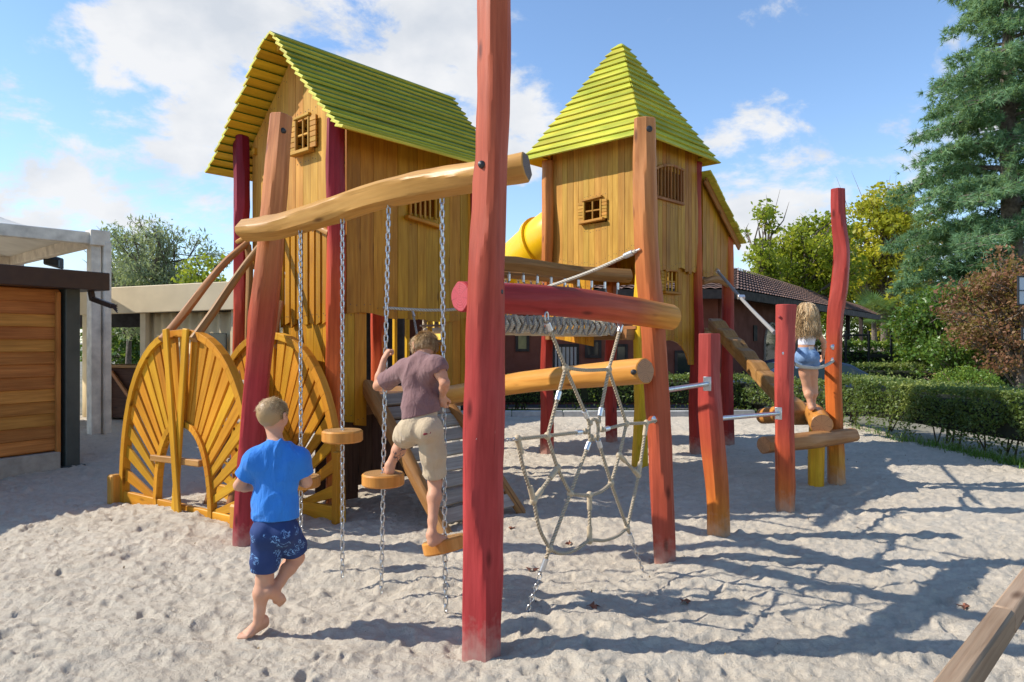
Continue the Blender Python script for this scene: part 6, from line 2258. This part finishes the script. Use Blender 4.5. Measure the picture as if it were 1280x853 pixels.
def head(S, c, fwd, up, sc=1.0):
    """c is the middle of the skull; eyes lie at half the head height"""
    f = nrm(fwd); u = nrm(V(*up) - f * (V(*up) @ f)); s = np.cross(f, u)
    q = lambda a, b, d_: c + f * a * sc + s * b * sc + u * d_ * sc
    S.cone(q(-.020, 0, .018), q(.012, 0, .022), .081 * sc, .078 * sc, .02, (s, .88))
    S.cone(q(.018, 0, -.02), q(.030, 0, -.062), .062 * sc, .042 * sc, .035, (s, .92))
    S.cone(q(.05, 0, -.078), q(.056, 0, -.080), .022 * sc, .020 * sc, .03)
    for b in (-1, 1):
        S.cone(q(.055, b * .036, -.030), q(.045, b * .042, -.036), .022 * sc, .02 * sc, .02)       # cheeks
        S.cone(q(.088, b * .029, -.004), q(.090, b * .027, -.004), .0105 * sc, .0105 * sc, .006, mode='s')
        S.cone(q(.075, b * .029, -.005), q(.076, b * .029, -.005), .0125 * sc, .0125 * sc, .004)   # eyeballs
        S.cone(q(.078, b * .018, .012), q(.072, b * .042, .010), .007 * sc, .006 * sc, .012)       # brows
        S.cone(q(-.004, b * .078, .004), q(-.012, b * .090, .012), .010 * sc, .011 * sc, .006, (s, .6))
        S.cone(q(-.006, b * .082, -.012), q(-.004, b * .080, -.026), .011 * sc, .008 * sc, .008, (s, .6))
        S.cone(q(-.016, b * .088, .010), q(-.012, b * .086, -.014), .012 * sc, .008 * sc, .006, (s, .5))
    S.cone(q(.080, 0, .002), q(.094, 0, -.026), .007 * sc, .0095 * sc, .010)
    S.cone(q(.088, -.008, -.030), q(.088, .008, -.030), .0065 * sc, .0065 * sc, .006)
    S.cone(q(.080, -.014, -.052), q(.080, .014, -.052), .006 * sc, .006 * sc, .006)
    S.cone(q(.077, -.011, -.060), q(.077, .011, -.060), .0065 * sc, .0065 * sc, .006)
    return f, s, u

def eyes_and_lips(c, f, s, u, sc, extra=None):
    def mi(P):
        d = P - c
        a, b, z = d @ f / sc, d @ s / sc, d @ u / sc
        m = np.zeros(len(P), int)
        m[((np.abs(np.abs(b) - .029) < .008) & (np.abs(z + .005) < .008) & (a > .070))] = 1
        m[(np.abs(b) < .017) & (np.abs(z + .056) < .0075) & (a > .078)] = 2
        if extra is not None:
            m[extra(P)] = 3
        return m
    return mi

def torso(S, J, fw, grow=0.0, k=.03, chest=.098, waist=.088, hip=.098):
    """trunk from the shoulders to the hips; grow swells it for clothing"""
    sl, sr, nk, ch, wa, pe = J['sl'], J['sr'], J['neck'], J['chest'], J['waist'], J['pelvis']
    S.cone(sl * .8 + sr * .2 - V(0, 0, .012), sr * .8 + sl * .2 - V(0, 0, .012), .046 + grow, .046 + grow, k)
    S.cone(ch, wa, chest + grow, waist + grow, k, (fw, .72))
    S.cone(nk * .45 + ch * .55, ch, .075 + grow, chest + grow, k, (fw, .70))
    S.cone(wa, pe, waist + grow, hip + grow, k, (fw, .80))
    for a in ('sl', 'sr'):
        S.cone(nk - V(0, 0, .01), J[a], .036 + grow, .036 + grow, k)
        S.cone(J[a], J[a] * .45 + ch * .55, .044 + grow, .05 + grow, k)

def folds(S, amp, sc, seed, dirn=(1, 1, 1)):
    p = S.all_pts()
    m = np.abs(S.F) < .03
    q = p[m].astype(float)
    n = fbm(q * V(*dirn) * sc, 3, seed)
    r = 1 - 2 * np.abs(vnoise(q * V(*dirn) * sc * 1.3 + .6 * vnoise(q * sc * .7, seed + 3)[:, None], seed + 5))
    S.F[m] -= (amp * (.55 * n + .6 * r)).astype(np.float32)

def shell(S, th):
    S.F = np.maximum(S.F, -(S.F + th))

def piece(S, segs, plane=None, k=.03, fold=None, hollow=None, kk=.025):
    """a sleeve or trouser leg: its own volume, cut off square, hollow at the end, then joined"""
    s2 = SDF(S.lo, S.lo + (S.n - 1) * S.h - S.h * .5, S.h)
    for (a, b, ra, rb) in segs:
        s2.cone(a, b, ra, rb, k)
    if fold: folds(s2, *fold)
    if plane: s2.cut(*plane)
    f, d = S.F, s2.F
    m = tuple(slice(0, min(x, y)) for x, y in zip(f.shape, d.shape))
    f, d = f[m], d[m]
    hh = np.maximum(kk - np.abs(f - d), 0) / kk
    S.F[m] = np.minimum(f, d) - hh * hh * kk * .25
    if plane and hollow:
        o, n = V(*plane[0]), nrm(plane[1])
        S.cone(o + n * .03, o - n * .05, hollow, hollow * .9, .004, mode='s')

def strands(name, roots, paths, r0, mat, parent, tints, nside=3):
    """hair: each path (k, 3) a thin tapering tube"""
    n, k, _ = paths.shape
    T = np.gradient(paths, axis=1)
    T /= np.linalg.norm(T, axis=2)[..., None] + 1e-9
    ref = np.array([.31, .22, .92])
    N = np.cross(T, ref); N /= np.linalg.norm(N, axis=2)[..., None] + 1e-9
    B = np.cross(T, N)
    rad = (r0 if np.ndim(r0) else np.full(n, r0))[:, None] * np.linspace(1, .25, k)[None]
    th = np.arange(nside) / nside * 2 * np.pi
    v = paths[:, :, None] + (N[:, :, None] * np.cos(th)[:, None] + B[:, :, None] * np.sin(th)[:, None]) * rad[..., None, None]
    idx = np.arange(n * k * nside).reshape(n, k, nside)
    nx = np.roll(idx, -1, 2)
    f = np.stack([idx[:, :-1], nx[:, :-1], nx[:, 1:], idx[:, 1:]], -1).reshape(-1, 4)
    return v.reshape(-1, 3), f, np.repeat(tints, k * nside)

def hair_object(name, label, c, f, s, u, sc, mat, parent, n, length, keep, flow, seed, lift=.35, r0=.0016, cap=.010, jitter=.22, k=5):
    r = np.random.default_rng(seed)
    S = SDF(c - .14 * sc, c + .14 * sc, .0045)
    q = lambda a, b, d_: c + f * a * sc + s * b * sc + u * d_ * sc
    S.cone(q(-.020, 0, .018), q(.012, 0, .022), (.081 + cap * .55) * sc, (.078 + cap * .55) * sc, .02, (s, .88))
    P_ = S.all_pts() - c
    a, b, z = P_ @ f / sc, P_ @ s / sc, P_ @ u / sc
    S.F = np.maximum(S.F, (-keep(a, b, z)).astype(np.float32) * sc)
    folds(S, .0015, 40, seed)
    v0, f0 = S.mesh()
    # strands root on the outer cap
    dd = r.normal(size=(n * 4, 3)); dd /= np.linalg.norm(dd, axis=1)[:, None]
    P0 = np.stack([dd[:, 0] * .094 - .004, dd[:, 1] * .0755, dd[:, 2] * .082 + .02], -1)
    ok = keep(P0[:, 0], P0[:, 1], P0[:, 2]) > 0
    dd, P0 = dd[ok][:n], P0[ok][:n]
    fl = np.array([flow(*x) for x in P0])
    fl -= dd * (fl * dd).sum(1)[:, None]
    fl /= np.linalg.norm(fl, axis=1)[:, None] + 1e-6
    L = length(P0) * (1 + .25 * r.normal(size=len(P0))).clip(.3, 1.8)
    clump = fbm(P0 * 38, 2, seed)
    ts = np.linspace(0, 1, k)
    path = np.zeros((len(P0), k, 3))
    jit = r.normal(0, jitter, (len(P0), 3))
    for i, t_ in enumerate(ts):
        path[:, i] = P0 + (dd * lift * (t_ - .55 * t_ * t_) + (fl + jit * .7) * t_ + jit * .25 * t_ * t_) * L[:, None]
        path[:, i] += (dd * .005 * clump[:, None]) * t_
    W_ = c + (path[..., 0:1] * f + path[..., 1:2] * s + path[..., 2:3] * u) * sc
    tn = np.clip(.52 + .35 * clump + r.normal(0, .16, len(P0)) + 2.0 * (P0[:, 2] - .03), 0, 1)
    v1, f1, t1 = strands(name, None, W_, r0 * sc, mat, parent, tn)
    v = np.concatenate([v0, v1]); ff = np.concatenate([f0, f1 + len(v0)])
    tt = np.concatenate([np.full(len(v0), .34), t1])
    return fastmesh(name, v, ff, M[mat], parent, tt, True, label=label)

def limb(S, pts, rad, k=.014):
    for i in range(len(pts) - 1):
        S.cone(pts[i], pts[i + 1], rad[i], rad[i + 1], k)

def leg(S, hip, knee, ank, k=.02, th=.062, fw=None):
    m = hip * .5 + knee * .5
    back = V(0, 0, 0) if fw is None else -V(*fw)
    S.cone(hip, m, th * 1.06, th * .88, k)
    S.cone(m, knee, th * .88, th * .66, k)
    S.cone(knee, knee * .93 + ank * .07, th * .66, th * .64, k)
    calf = knee * .68 + ank * .32 + back * .010
    S.cone(knee, calf, th * .6, th * .68, k)
    S.cone(calf, knee * .25 + ank * .75, th * .68, th * .42, k)
    S.cone(knee * .25 + ank * .75, ank, th * .42, th * .40, k)

def arm(S, sh, el, wr, k=.014, r=.034):
    S.cone(sh, sh * .5 + el * .5, r * 1.12, r, k)
    S.cone(sh * .5 + el * .5, el, r, r * .80, k)
    S.cone(el, el * .65 + wr * .35, r * .84, r * .86, k)
    S.cone(el * .65 + wr * .35, wr, r * .86, r * .52, k)

# ------------------------------------------------------------------ boy in blue, walking away
b0 = at(330, 700, 3.72)
boy = thing('person', (b0[0], 3.72, 0), 'barefoot boy in bright blue T-shirt and navy shorts walking away over the sand', 'person', 'children on the playground')
Y0 = 3.72
J = dict(neck=at(347, 556, Y0 + .01), sl=at(319, 576, Y0 + .0), sr=at(374, 575, Y0 + .03), chest=at(346, 592, Y0 + .03), waist=at(344, 630, Y0 + .02), pelvis=at(344, 660, Y0 + .02))
J['hl'], J['hr'] = at(332, 666, Y0), at(358, 664, Y0 + .03)
J['kl'], J['al'] = at(331, 722, Y0 + .02), at(322, 780, Y0 - .0)
J['kr'], J['ar'] = at(370, 697, Y0 + .17), at(343, 738, Y0 + .03)
J['el'], J['wl'] = at(299, 607, Y0 + .02), at(319, 610, Y0 + .16)
J['er'], J['wr'] = at(383, 603, Y0 + .06), at(375, 600, Y0 + .25)
fw = nrm(V(.10, 1, 0))
hc = at(341, 520, Y0 + .05)
lo = V(hc[0] - .36, Y0 - .30, -.04); hi = V(hc[0] + .36, Y0 + .55, 1.32)
S = SDF(lo, hi, .0042)
torso(S, J, fw)
S.cone(J['neck'] - V(0, 0, .025), hc - V(0, .0, .055), .040, .038, .02)
hf, hs_, hu = head(S, hc, V(.30, 1, -.06), V(0, .06, 1), .92)
leg(S, J['hl'], J['kl'], J['al'], fw=fw)
leg(S, J['hr'], J['kr'], J['ar'], fw=nrm(V(0, .6, -.6)))
S.cone(J['pelvis'] + V(-.04, -.045, -.02), J['pelvis'] + V(-.04, -.05, -.02), .062, .062, .03)
S.cone(J['pelvis'] + V(.045, -.035, -.02), J['pelvis'] + V(.045, -.04, -.02), .062, .062, .03)
arm(S, J['sl'], J['el'], J['wl'])
arm(S, J['sr'], J['er'], J['wr'])
hand(S, J['wl'], V(.75, .6, .1), V(.4, -.3, -1), -1, 'half')
hand(S, J['wr'], V(-.75, .6, .1), V(-.4, -.3, -1), 1, 'half')
hl_ = at(327, 795, Y0 + .01)
gz = sand_h(hl_[0], Y0)
tl_ = V(hl_[0] - .085, Y0 - .055, gz + .0); hl_ = V(hl_[0] + .012, Y0 + .075, gz + .03)
foot(S, J['al'] * .5 + V(hl_[0], hl_[1], gz + .075) * .5, hl_, tl_, V(0, 0, 1), 1)
tr_ = at(352, 757, Y0 + .10); hr_ = at(335, 746, Y0 - .02)
foot(S, J['ar'], at(333, 742, Y0 - .04), at(355, 757, Y0 + .07), V(-.3, .62, .72), -1)
S.build('body', [M['skin'], M['eye'], M['lip']], boy, 2, eyes_and_lips(hc, hf, hs_, hu, .92))
# T-shirt
S = SDF(lo, hi, .0045)
torso(S, J, fw, .013, .035, .098, .094, .102)
S.cone(J['waist'], J['pelvis'] - V(0, 0, .0), .104, .110, .03, (fw, .80))
folds(S, .009, 12, 3, (1.25, 1.25, .55))
S.cut(at(346, 649, Y0), V(.03, 0, -1))
for a, e_ in (('sl', 'el'), ('sr', 'er')):
    d = nrm(J[e_] - J[a]); o = J[a] * .33 + J[e_] * .67
    piece(S, [(J[a] - d * .01, J[a] * .25 + J[e_] * .75, .047, .055)], (o, d), fold=(.005, 14, 5), hollow=.043)
S.cone(J['neck'] + V(0, .01, .012), J['neck'] + V(0, .03, .10), .046, .05, .006, mode='s')
S.build('shirt', M['blue_shirt'], boy, 2, label='bright blue T-shirt')
# shorts
S = SDF(lo, hi, .0045)
S.cone(J['waist'], J['pelvis'], .090, .106, .03, (fw, .82))
for x, y in ((-.04, -.042), (.045, -.032)):
    S.cone(J['pelvis'] + V(x, y, -.02), J['pelvis'] + V(x, y - .005, -.02), .068, .068, .03)
folds(S, .005, 12, 8, (1.1, 1.1, .7))
for hp, kn, q in (('hl', 'kl', .84), ('hr', 'kr', .70)):
    d = nrm(J[kn] - J[hp]); o = J[hp] * (1 - q) + J[kn] * q
    piece(S, [(J[hp], J[hp] * .4 + J[kn] * .6, .071, .069), (J[hp] * .4 + J[kn] * .6, J[kn], .069, .068)], (o, nrm(d + V(0, 0, -.6))), fold=(.006, 12, 9), hollow=.056)
S.build('shorts', M['print'], boy, 2, label='navy shorts with a light blue print')
hair_object('hair', 'short cropped blond hair', hc, hf, hs_, hu, .92, 'hair_short', boy, 9000,
            lambda P0: np.where(P0[:, 2] > .045, .018, np.where(P0[:, 2] > 0, .011, .006)),
            lambda a, b, z: np.minimum(np.minimum(z + .062 - .55 * np.maximum(a, 0) * 1.6 - .0 * b, .064 - a + .35 * (z - .03)), 1.0) - np.where((np.abs(b) > .058) & (a > -.02), np.maximum(0, .02 - z) * 1.4, 0),
            lambda a, b, z: (a * .6 + .25, b, z - .6), 5, .40, .0011, .006, .16)

# ------------------------------------------------------------------ boy in mauve, stepping across the chain steps
D3, D4 = STEP[2], STEP[3]
boy = thing('person', (at(530, 600, 4.05)[0], 4.05, 0), 'barefoot boy in a mauve T-shirt and beige shorts climbing over the hanging chain steps', 'person', 'children on the playground')
Y0 = 4.02
ch3 = lambda py: at(485 + (479 - 486) * 0 - (py - 400) * .02, py, D3[1])
c3y, c4y = beam_y(486), beam_y(552.5)
fw = nrm(V(-.22, 1, -.12))
J = dict(neck=at(527, 449, Y0 + .02), sl=at(504, 463, Y0 + .10), sr=at(547, 459, Y0 - .05), chest=at(526, 476, Y0 + .05), waist=at(526, 506, Y0 + .02), pelvis=at(526, 532, Y0 + .0))
J['hl'], J['hr'] = at(513, 536, Y0 + .05), at(538, 537, Y0 - .03)
fl3 = V(at(487, 592, c3y)[0], c3y - .0, D3[2] + .030)
fl4 = V(at(546, 670, c4y)[0], c4y - .0, D4[2] + .034)
J['kl'], J['al'] = at(503, 552, 4.30), fl3 + V(.006, -.025, .055)
J['kr'], J['ar'] = at(544, 600, Y0 + .06), V(at(541, 662, 3.99)[0], 3.93, fl4[2] + .058)
J['el'], J['wl'] = at(472, 483, c3y - .06), at(480, 449, c3y - .035)
J['er'], J['wr'] = at(556, 479, Y0 - .09), at(553, 495, c4y - .035)
hc = at(531, 434, Y0 + .09)
lo = V(at(462, 0, Y0)[0] - .05, Y0 - .35, D4[2] - .12); hi = V(at(570, 0, Y0)[0] + .06, Y0 + .50, hc[2] + .15)
S = SDF(lo, hi, .0042)
torso(S, J, fw, -.004, .03, .088, .080, .090)
hf, hs_, hu = head(S, hc, V(-.45, .9, -.45), V(-.05, .42, .9), .81)
S.cone(J['neck'] - V(0, 0, .025), hc - hu * .05 - hf * .02, .038, .036, .02)
leg(S, J['hl'], J['kl'], J['al'], fw=nrm(V(-.1, .5, .5)), th=.058)
leg(S, J['hr'], J['kr'], J['ar'], fw=fw, th=.058)
for x in (-.045, .045):
    S.cone(J['pelvis'] + V(x, -.045 - x * .5, -.015), J['pelvis'] + V(x, -.05 - x * .5, -.015), .056, .056, .03)
arm(S, J['sl'], J['el'], J['wl'], r=.032)
arm(S, J['sr'], J['er'], J['wr'], r=.032)
hand(S, J['wl'], V(.35, .25, .75), V(.75, .5, -.2), 1, 'grip')
hand(S, J['wr'], V(.0, .25, -1), V(.25, 1, .2), 1, 'grip')
foot(S, J['al'], fl3 + V(.015, -.055, 0), fl3 + V(-.035, .085, 0), V(0, 0, 1), 1)
foot(S, J['ar'], V(J['ar'][0] - .005, J['ar'][1] - .03, fl4[2]), V(J['ar'][0] + .07, J['ar'][1] + .10, fl4[2] + .008), V(0, 0, 1), -1)
ka, aa = J['kl'], J['al']
def tattoo(P):
    q = ka * .62 + aa * .38
    d = P - q
    ax = nrm(aa - ka)
    zz = d @ ax
    m = (np.abs(zz) < .055) & (np.linalg.norm(d - zz[:, None] * ax, axis=1) < .06) & (P[:, 1] < q[1] - .005) & (P[:, 0] > q[0] - .02)
    n = vnoise(P * 62, 3)
    return m & (np.abs(n) < .16)
S.build('body', [M['skin2'], M['eye'], M['lip'], M['tattoo']], boy, 2, eyes_and_lips(hc, hf, hs_, hu, .81, tattoo))
S = SDF(lo, hi, .0045)
torso(S, J, fw, .011, .032, .086, .084, .092)
S.cone(J['waist'], J['pelvis'] + V(0, 0, .01), .095, .102, .03, (fw, .80))
folds(S, .0075, 11, 13, (1.2, 1.2, .75))
S.cut(at(526, 519, Y0), V(.22, 0, -1))
for a, e_, q, r1, r2 in (('sl', 'el', .72, .05, .058), ('sr', 'er', .16, .045, .05)):
    d = nrm(J[e_] - J[a]); o = J[a] * (1 - q) + J[e_] * q
    piece(S, [(J[a] - d * .02, J[a] * .2 + J[e_] * .8 if q > .5 else J[a] * .7 + J[e_] * .3, r1, r2)], (o, d), fold=(.005, 14, 6), hollow=r2 - .011)
S.cone(J['neck'] + V(0, .02, .012), hc, .044, .05, .006, mode='s')
S.build('shirt', M['mauve_shirt'], boy, 2, label='dusty mauve T-shirt')
S = SDF(lo, hi, .0045)
S.cone(J['waist'] * .6 + J['pelvis'] * .4, J['pelvis'], .090, .098, .03, (fw, .82))
for x in (-.045, .045):
    S.cone(J['pelvis'] + V(x, -.045 - x * .5, -.015), J['pelvis'] + V(x, -.05 - x * .5, -.015), .064, .064, .03)
folds(S, .0075, 11, 18, (1, 1, .9))
for hp, kn, q in (('hl', 'kl', .62), ('hr', 'kr', .90)):
    d = nrm(J[kn] - J[hp]); o = J[hp] * (1 - q) + J[kn] * q
    piece(S, [(J[hp], J[hp] * .5 + J[kn] * .5, .070, .070), (J[hp] * .5 + J[kn] * .5, J[kn] + d * .03, .070, .067)], (o, d), fold=(.0085, 12, 19), hollow=.055)
S.cut(J['waist'] + V(0, 0, -.02), V(0, 0, 1))
sh_ = S.build('shorts', M['khaki'], boy, 2, label='beige knee length cotton shorts')
mb = MB()
c = J['pelvis'] + V(.052, -.132, -.028)
mb.box(c, (.022, .004, .006), nrm(V(1, .2, .25)), nrm(V(-.2, 1, 0)), ch=.002)
mb.build('pocket_tab', plain('dark_red_tab', (.22, .02, .03), .7, .1), sh_, smooth=False)
hair_object('hair', 'straight light brown bowl cut hair', hc, hf, hs_, hu, .81, 'hair_bowl', boy, 9000,
            lambda P0: np.where(P0[:, 2] > .02, .055, .030),
            lambda a, b, z: np.minimum(np.minimum(z + .050 - .8 * np.maximum(a, 0), .074 - a + .5 * (z - .02)), 1.0) - np.where((np.abs(b) > .058) & (a > -.02) & (a < .02), np.maximum(0, .012 - z) * 1.0, 0),
            lambda a, b, z: (a + .15 * np.sign(a + .01), b * 1.0, -.9 if z < .06 else -.25), 6, .10, .0013, .012, .07)

# ------------------------------------------------------------------ girl on the log end
girl = thing('person', (at(1012, 500, 7.5)[0], 7.5, 0), 'girl with long wavy blond hair, white top and denim shorts on the log end', 'person', 'children on the playground')
Y0 = 7.52
J = dict(neck=at(1008, 405, Y0), sl=at(999, 411, Y0 + .02), sr=at(1018, 411, Y0 - .02), chest=at(1008.5, 418, Y0 + .02), waist=at(1007.5, 433, Y0), pelvis=at(1008, 444, Y0))
fw = nrm(V(.15, 1, 0))
zl = at(1010, 516, 8.0)[2] * .35 + at(1027, 531, 7.30)[2] * .65 + .112
J['hl'], J['hr'] = at(1003, 448, Y0 + .01), at(1014, 448, Y0 - .01)
J['kl'], J['kr'] = at(1009, 487, Y0 + .04), at(1017, 485, Y0 + .06)
xa = at(1012.5, 520, Y0)[0]
J['al'], J['ar'] = V(xa, Y0 - .02, zl + .05), V(at(1019, 520, Y0)[0], Y0 + .06, zl + .05)
J['er'], J['wr'] = at(1030, 428, Y0 + .0), at(1029, 444, Y0 + .08)
J['el'], J['wl'] = at(991, 428, Y0 + .04), at(990, 444, Y0 + .10)
hc = at(1008, 390, Y0 + .01)
lo = V(at(980, 0, Y0)[0] - .04, Y0 - .30, zl - .05); hi = V(at(1040, 0, Y0)[0] + .05, Y0 + .38, hc[2] + .14)
S = SDF(lo, hi, .0048)
torso(S, J, fw, 0, .03, .084, .072, .092)
hf, hs_, hu = head(S, hc, V(.1, 1, -.25), V(0, .2, 1), .92)
S.cone(J['neck'] - V(0, 0, .025), hc - V(0, 0, .055), .034, .032, .02)
leg(S, J['hl'], J['kl'], J['al'], fw=fw, th=.062)
leg(S, J['hr'], J['kr'], J['ar'], fw=fw, th=.062)
for x in (-.04, .04):
    S.cone(J['pelvis'] + V(x, -.045, -.02), J['pelvis'] + V(x, -.05, -.02), .060, .060, .03)
arm(S, J['sl'], J['el'], J['wl'], r=.029); arm(S, J['sr'], J['er'], J['wr'], r=.029)
hand(S, J['wr'], V(-.1, .4, -1), V(-1, .1, 0), 1, 'relaxed', .95)
hand(S, J['wl'], V(.1, .3, -1), V(1, .1, 0), -1, 'relaxed', .95)
foot(S, J['al'], J['al'] + V(-.01, -.05, -.05), J['al'] + V(.05, .12, -.05), V(0, 0, 1), -1, .95)
foot(S, J['ar'], J['ar'] + V(-.01, -.05, -.05), J['ar'] + V(.05, .12, -.05), V(0, 0, 1), 1, .95)
S.build('body', [M['skin2'], M['eye'], M['lip']], girl, 2, eyes_and_lips(hc, hf, hs_, hu, .92))
S = SDF(lo, hi, .005)
S.cone(J['chest'] + V(0, 0, .04), J['chest'], .078, .094, .02, (fw, .74))
S.cone(J['chest'], J['waist'], .094, .082, .02, (fw, .76))
folds(S, .003, 14, 4)
S.cut(at(1008, 431.5, Y0), V(0, 0, -1)); S.cut(J['chest'] + V(0, 0, .06), V(0, 0, 1))
S.build('top', M['white_top'], girl, 2, label='white crop top')
S = SDF(lo, hi, .005)
S.cone(J['waist'] - V(0, 0, .01), J['pelvis'], .082, .108, .03, (fw, .84))
for hp, kn in (('hl', 'kl'), ('hr', 'kr')):
    S.cone(J[hp], J[hp] * .55 + J[kn] * .45, .078, .086, .03)
for x in (-.04, .04):
    S.cone(J['pelvis'] + V(x, -.045, -.02), J['pelvis'] + V(x, -.05, -.02), .068, .068, .03)
folds(S, .004, 13, 9)
shell(S, .010)
S.cut(at(1008, 434, Y0), V(0, 0, 1))
P_ = S.all_pts()
S.F = np.maximum(S.F, (at(1008, 461, Y0)[2] - P_[..., 2] + .008 * vnoise(P_ * 45, 4)).astype(np.float32))
gs = S.build('shorts', M['denim'], girl, 2, label='faded blue denim shorts')
mb = MB(); mb.box(J['pelvis'] + V(.01, -.10, .075), (.026, .003, .014), nrm(V(1, .1, 0)), nrm(V(0, 1, .3)), ch=.002)
mb.build('waist_tag', plain('pale_tag', (.6, .5, .42), .7, .1), gs, smooth=False)
r = np.random.default_rng(4)
# long hair: strands fall from the crown over the shoulders and back
n = 2600
dd = r.normal(size=(n * 3, 3)); dd /= np.linalg.norm(dd, axis=1)[:, None]
dd = dd[(dd[:, 2] > -.35) & ~((dd[:, 0] > .45) & (dd[:, 2] < .5))][:n]
n = len(dd)
k = 12
rootp = np.stack([dd[:, 0] * .090 - .004, dd[:, 1] * .074, dd[:, 2] * .080 + .02], -1) * .92
ang = np.arctan2(dd[:, 1], -dd[:, 0])
path = np.zeros((n, k, 3))
ln = r.uniform(.27, .345, n)
ph = np.round(ang * 5) * 2.1 + r.normal(0, .35, n)
side = r.normal(0, 1, n)
for i in range(k):
    t_ = i / (k - 1)
    fall = np.maximum(0, t_ - .12) ** 1.05
    out = np.minimum(1, t_ * 4)
    x = rootp[:, 0] * (1 - .0 * t_) - .030 * out * (np.cos(ang) > -.2) - .02 * t_
    y = rootp[:, 1] * (1 - .2 * out) + np.sin(ang) * .06 * out * .75 + .018 * side * t_
    z = rootp[:, 2] - ln * fall + .012 * np.sin(math.pi * min(1, t_ * 3)) 
    w_ = .009 * np.minimum(1, t_ * 2)
    x = np.where(t_ > .1, np.minimum(x, .03) - .045 * np.cos(ang) * out, x) + w_ * np.sin(ph + 13 * t_)
    y = y + w_ * np.cos(ph * 1.3 + 13 * t_)
    path[:, i] = np.stack([x, y, z], -1)
up_ = nrm(V(0, 0, 1)); f2 = nrm(V(hf[0], hf[1], 0)); s2 = np.cross(f2, up_)
Wp = hc + path[..., 0:1] * f2 + path[..., 1:2] * s2 + path[..., 2:3] * up_
tn = np.clip(.5 + .22 * np.sin(ph) + r.normal(0, .2, n), 0, 1)
v1, f1, t1 = strands('hair', None, Wp, .0036, 'hair_long', girl, tn)
S = SDF(hc - .13, hc + .13, .005)
q = lambda a, b, d_: hc + hf * a * .92 + hs_ * b * .92 + hu * d_ * .92
S.cone(q(-.020, 0, .018), q(.012, 0, .022), .079, .077, .02, (hs_, .88))
P_ = S.all_pts() - hc
S.F = np.maximum(S.F, np.maximum((P_ @ hf) - .055, -(P_ @ hu) - .07).astype(np.float32))
v0, f0 = S.mesh()
fastmesh('hair', np.concatenate([v0, v1]), np.concatenate([f0, f1 + len(v0)]), M['hair_long'], girl, np.concatenate([np.full(len(v0), .3), t1]), True, label='long wavy honey blond hair')
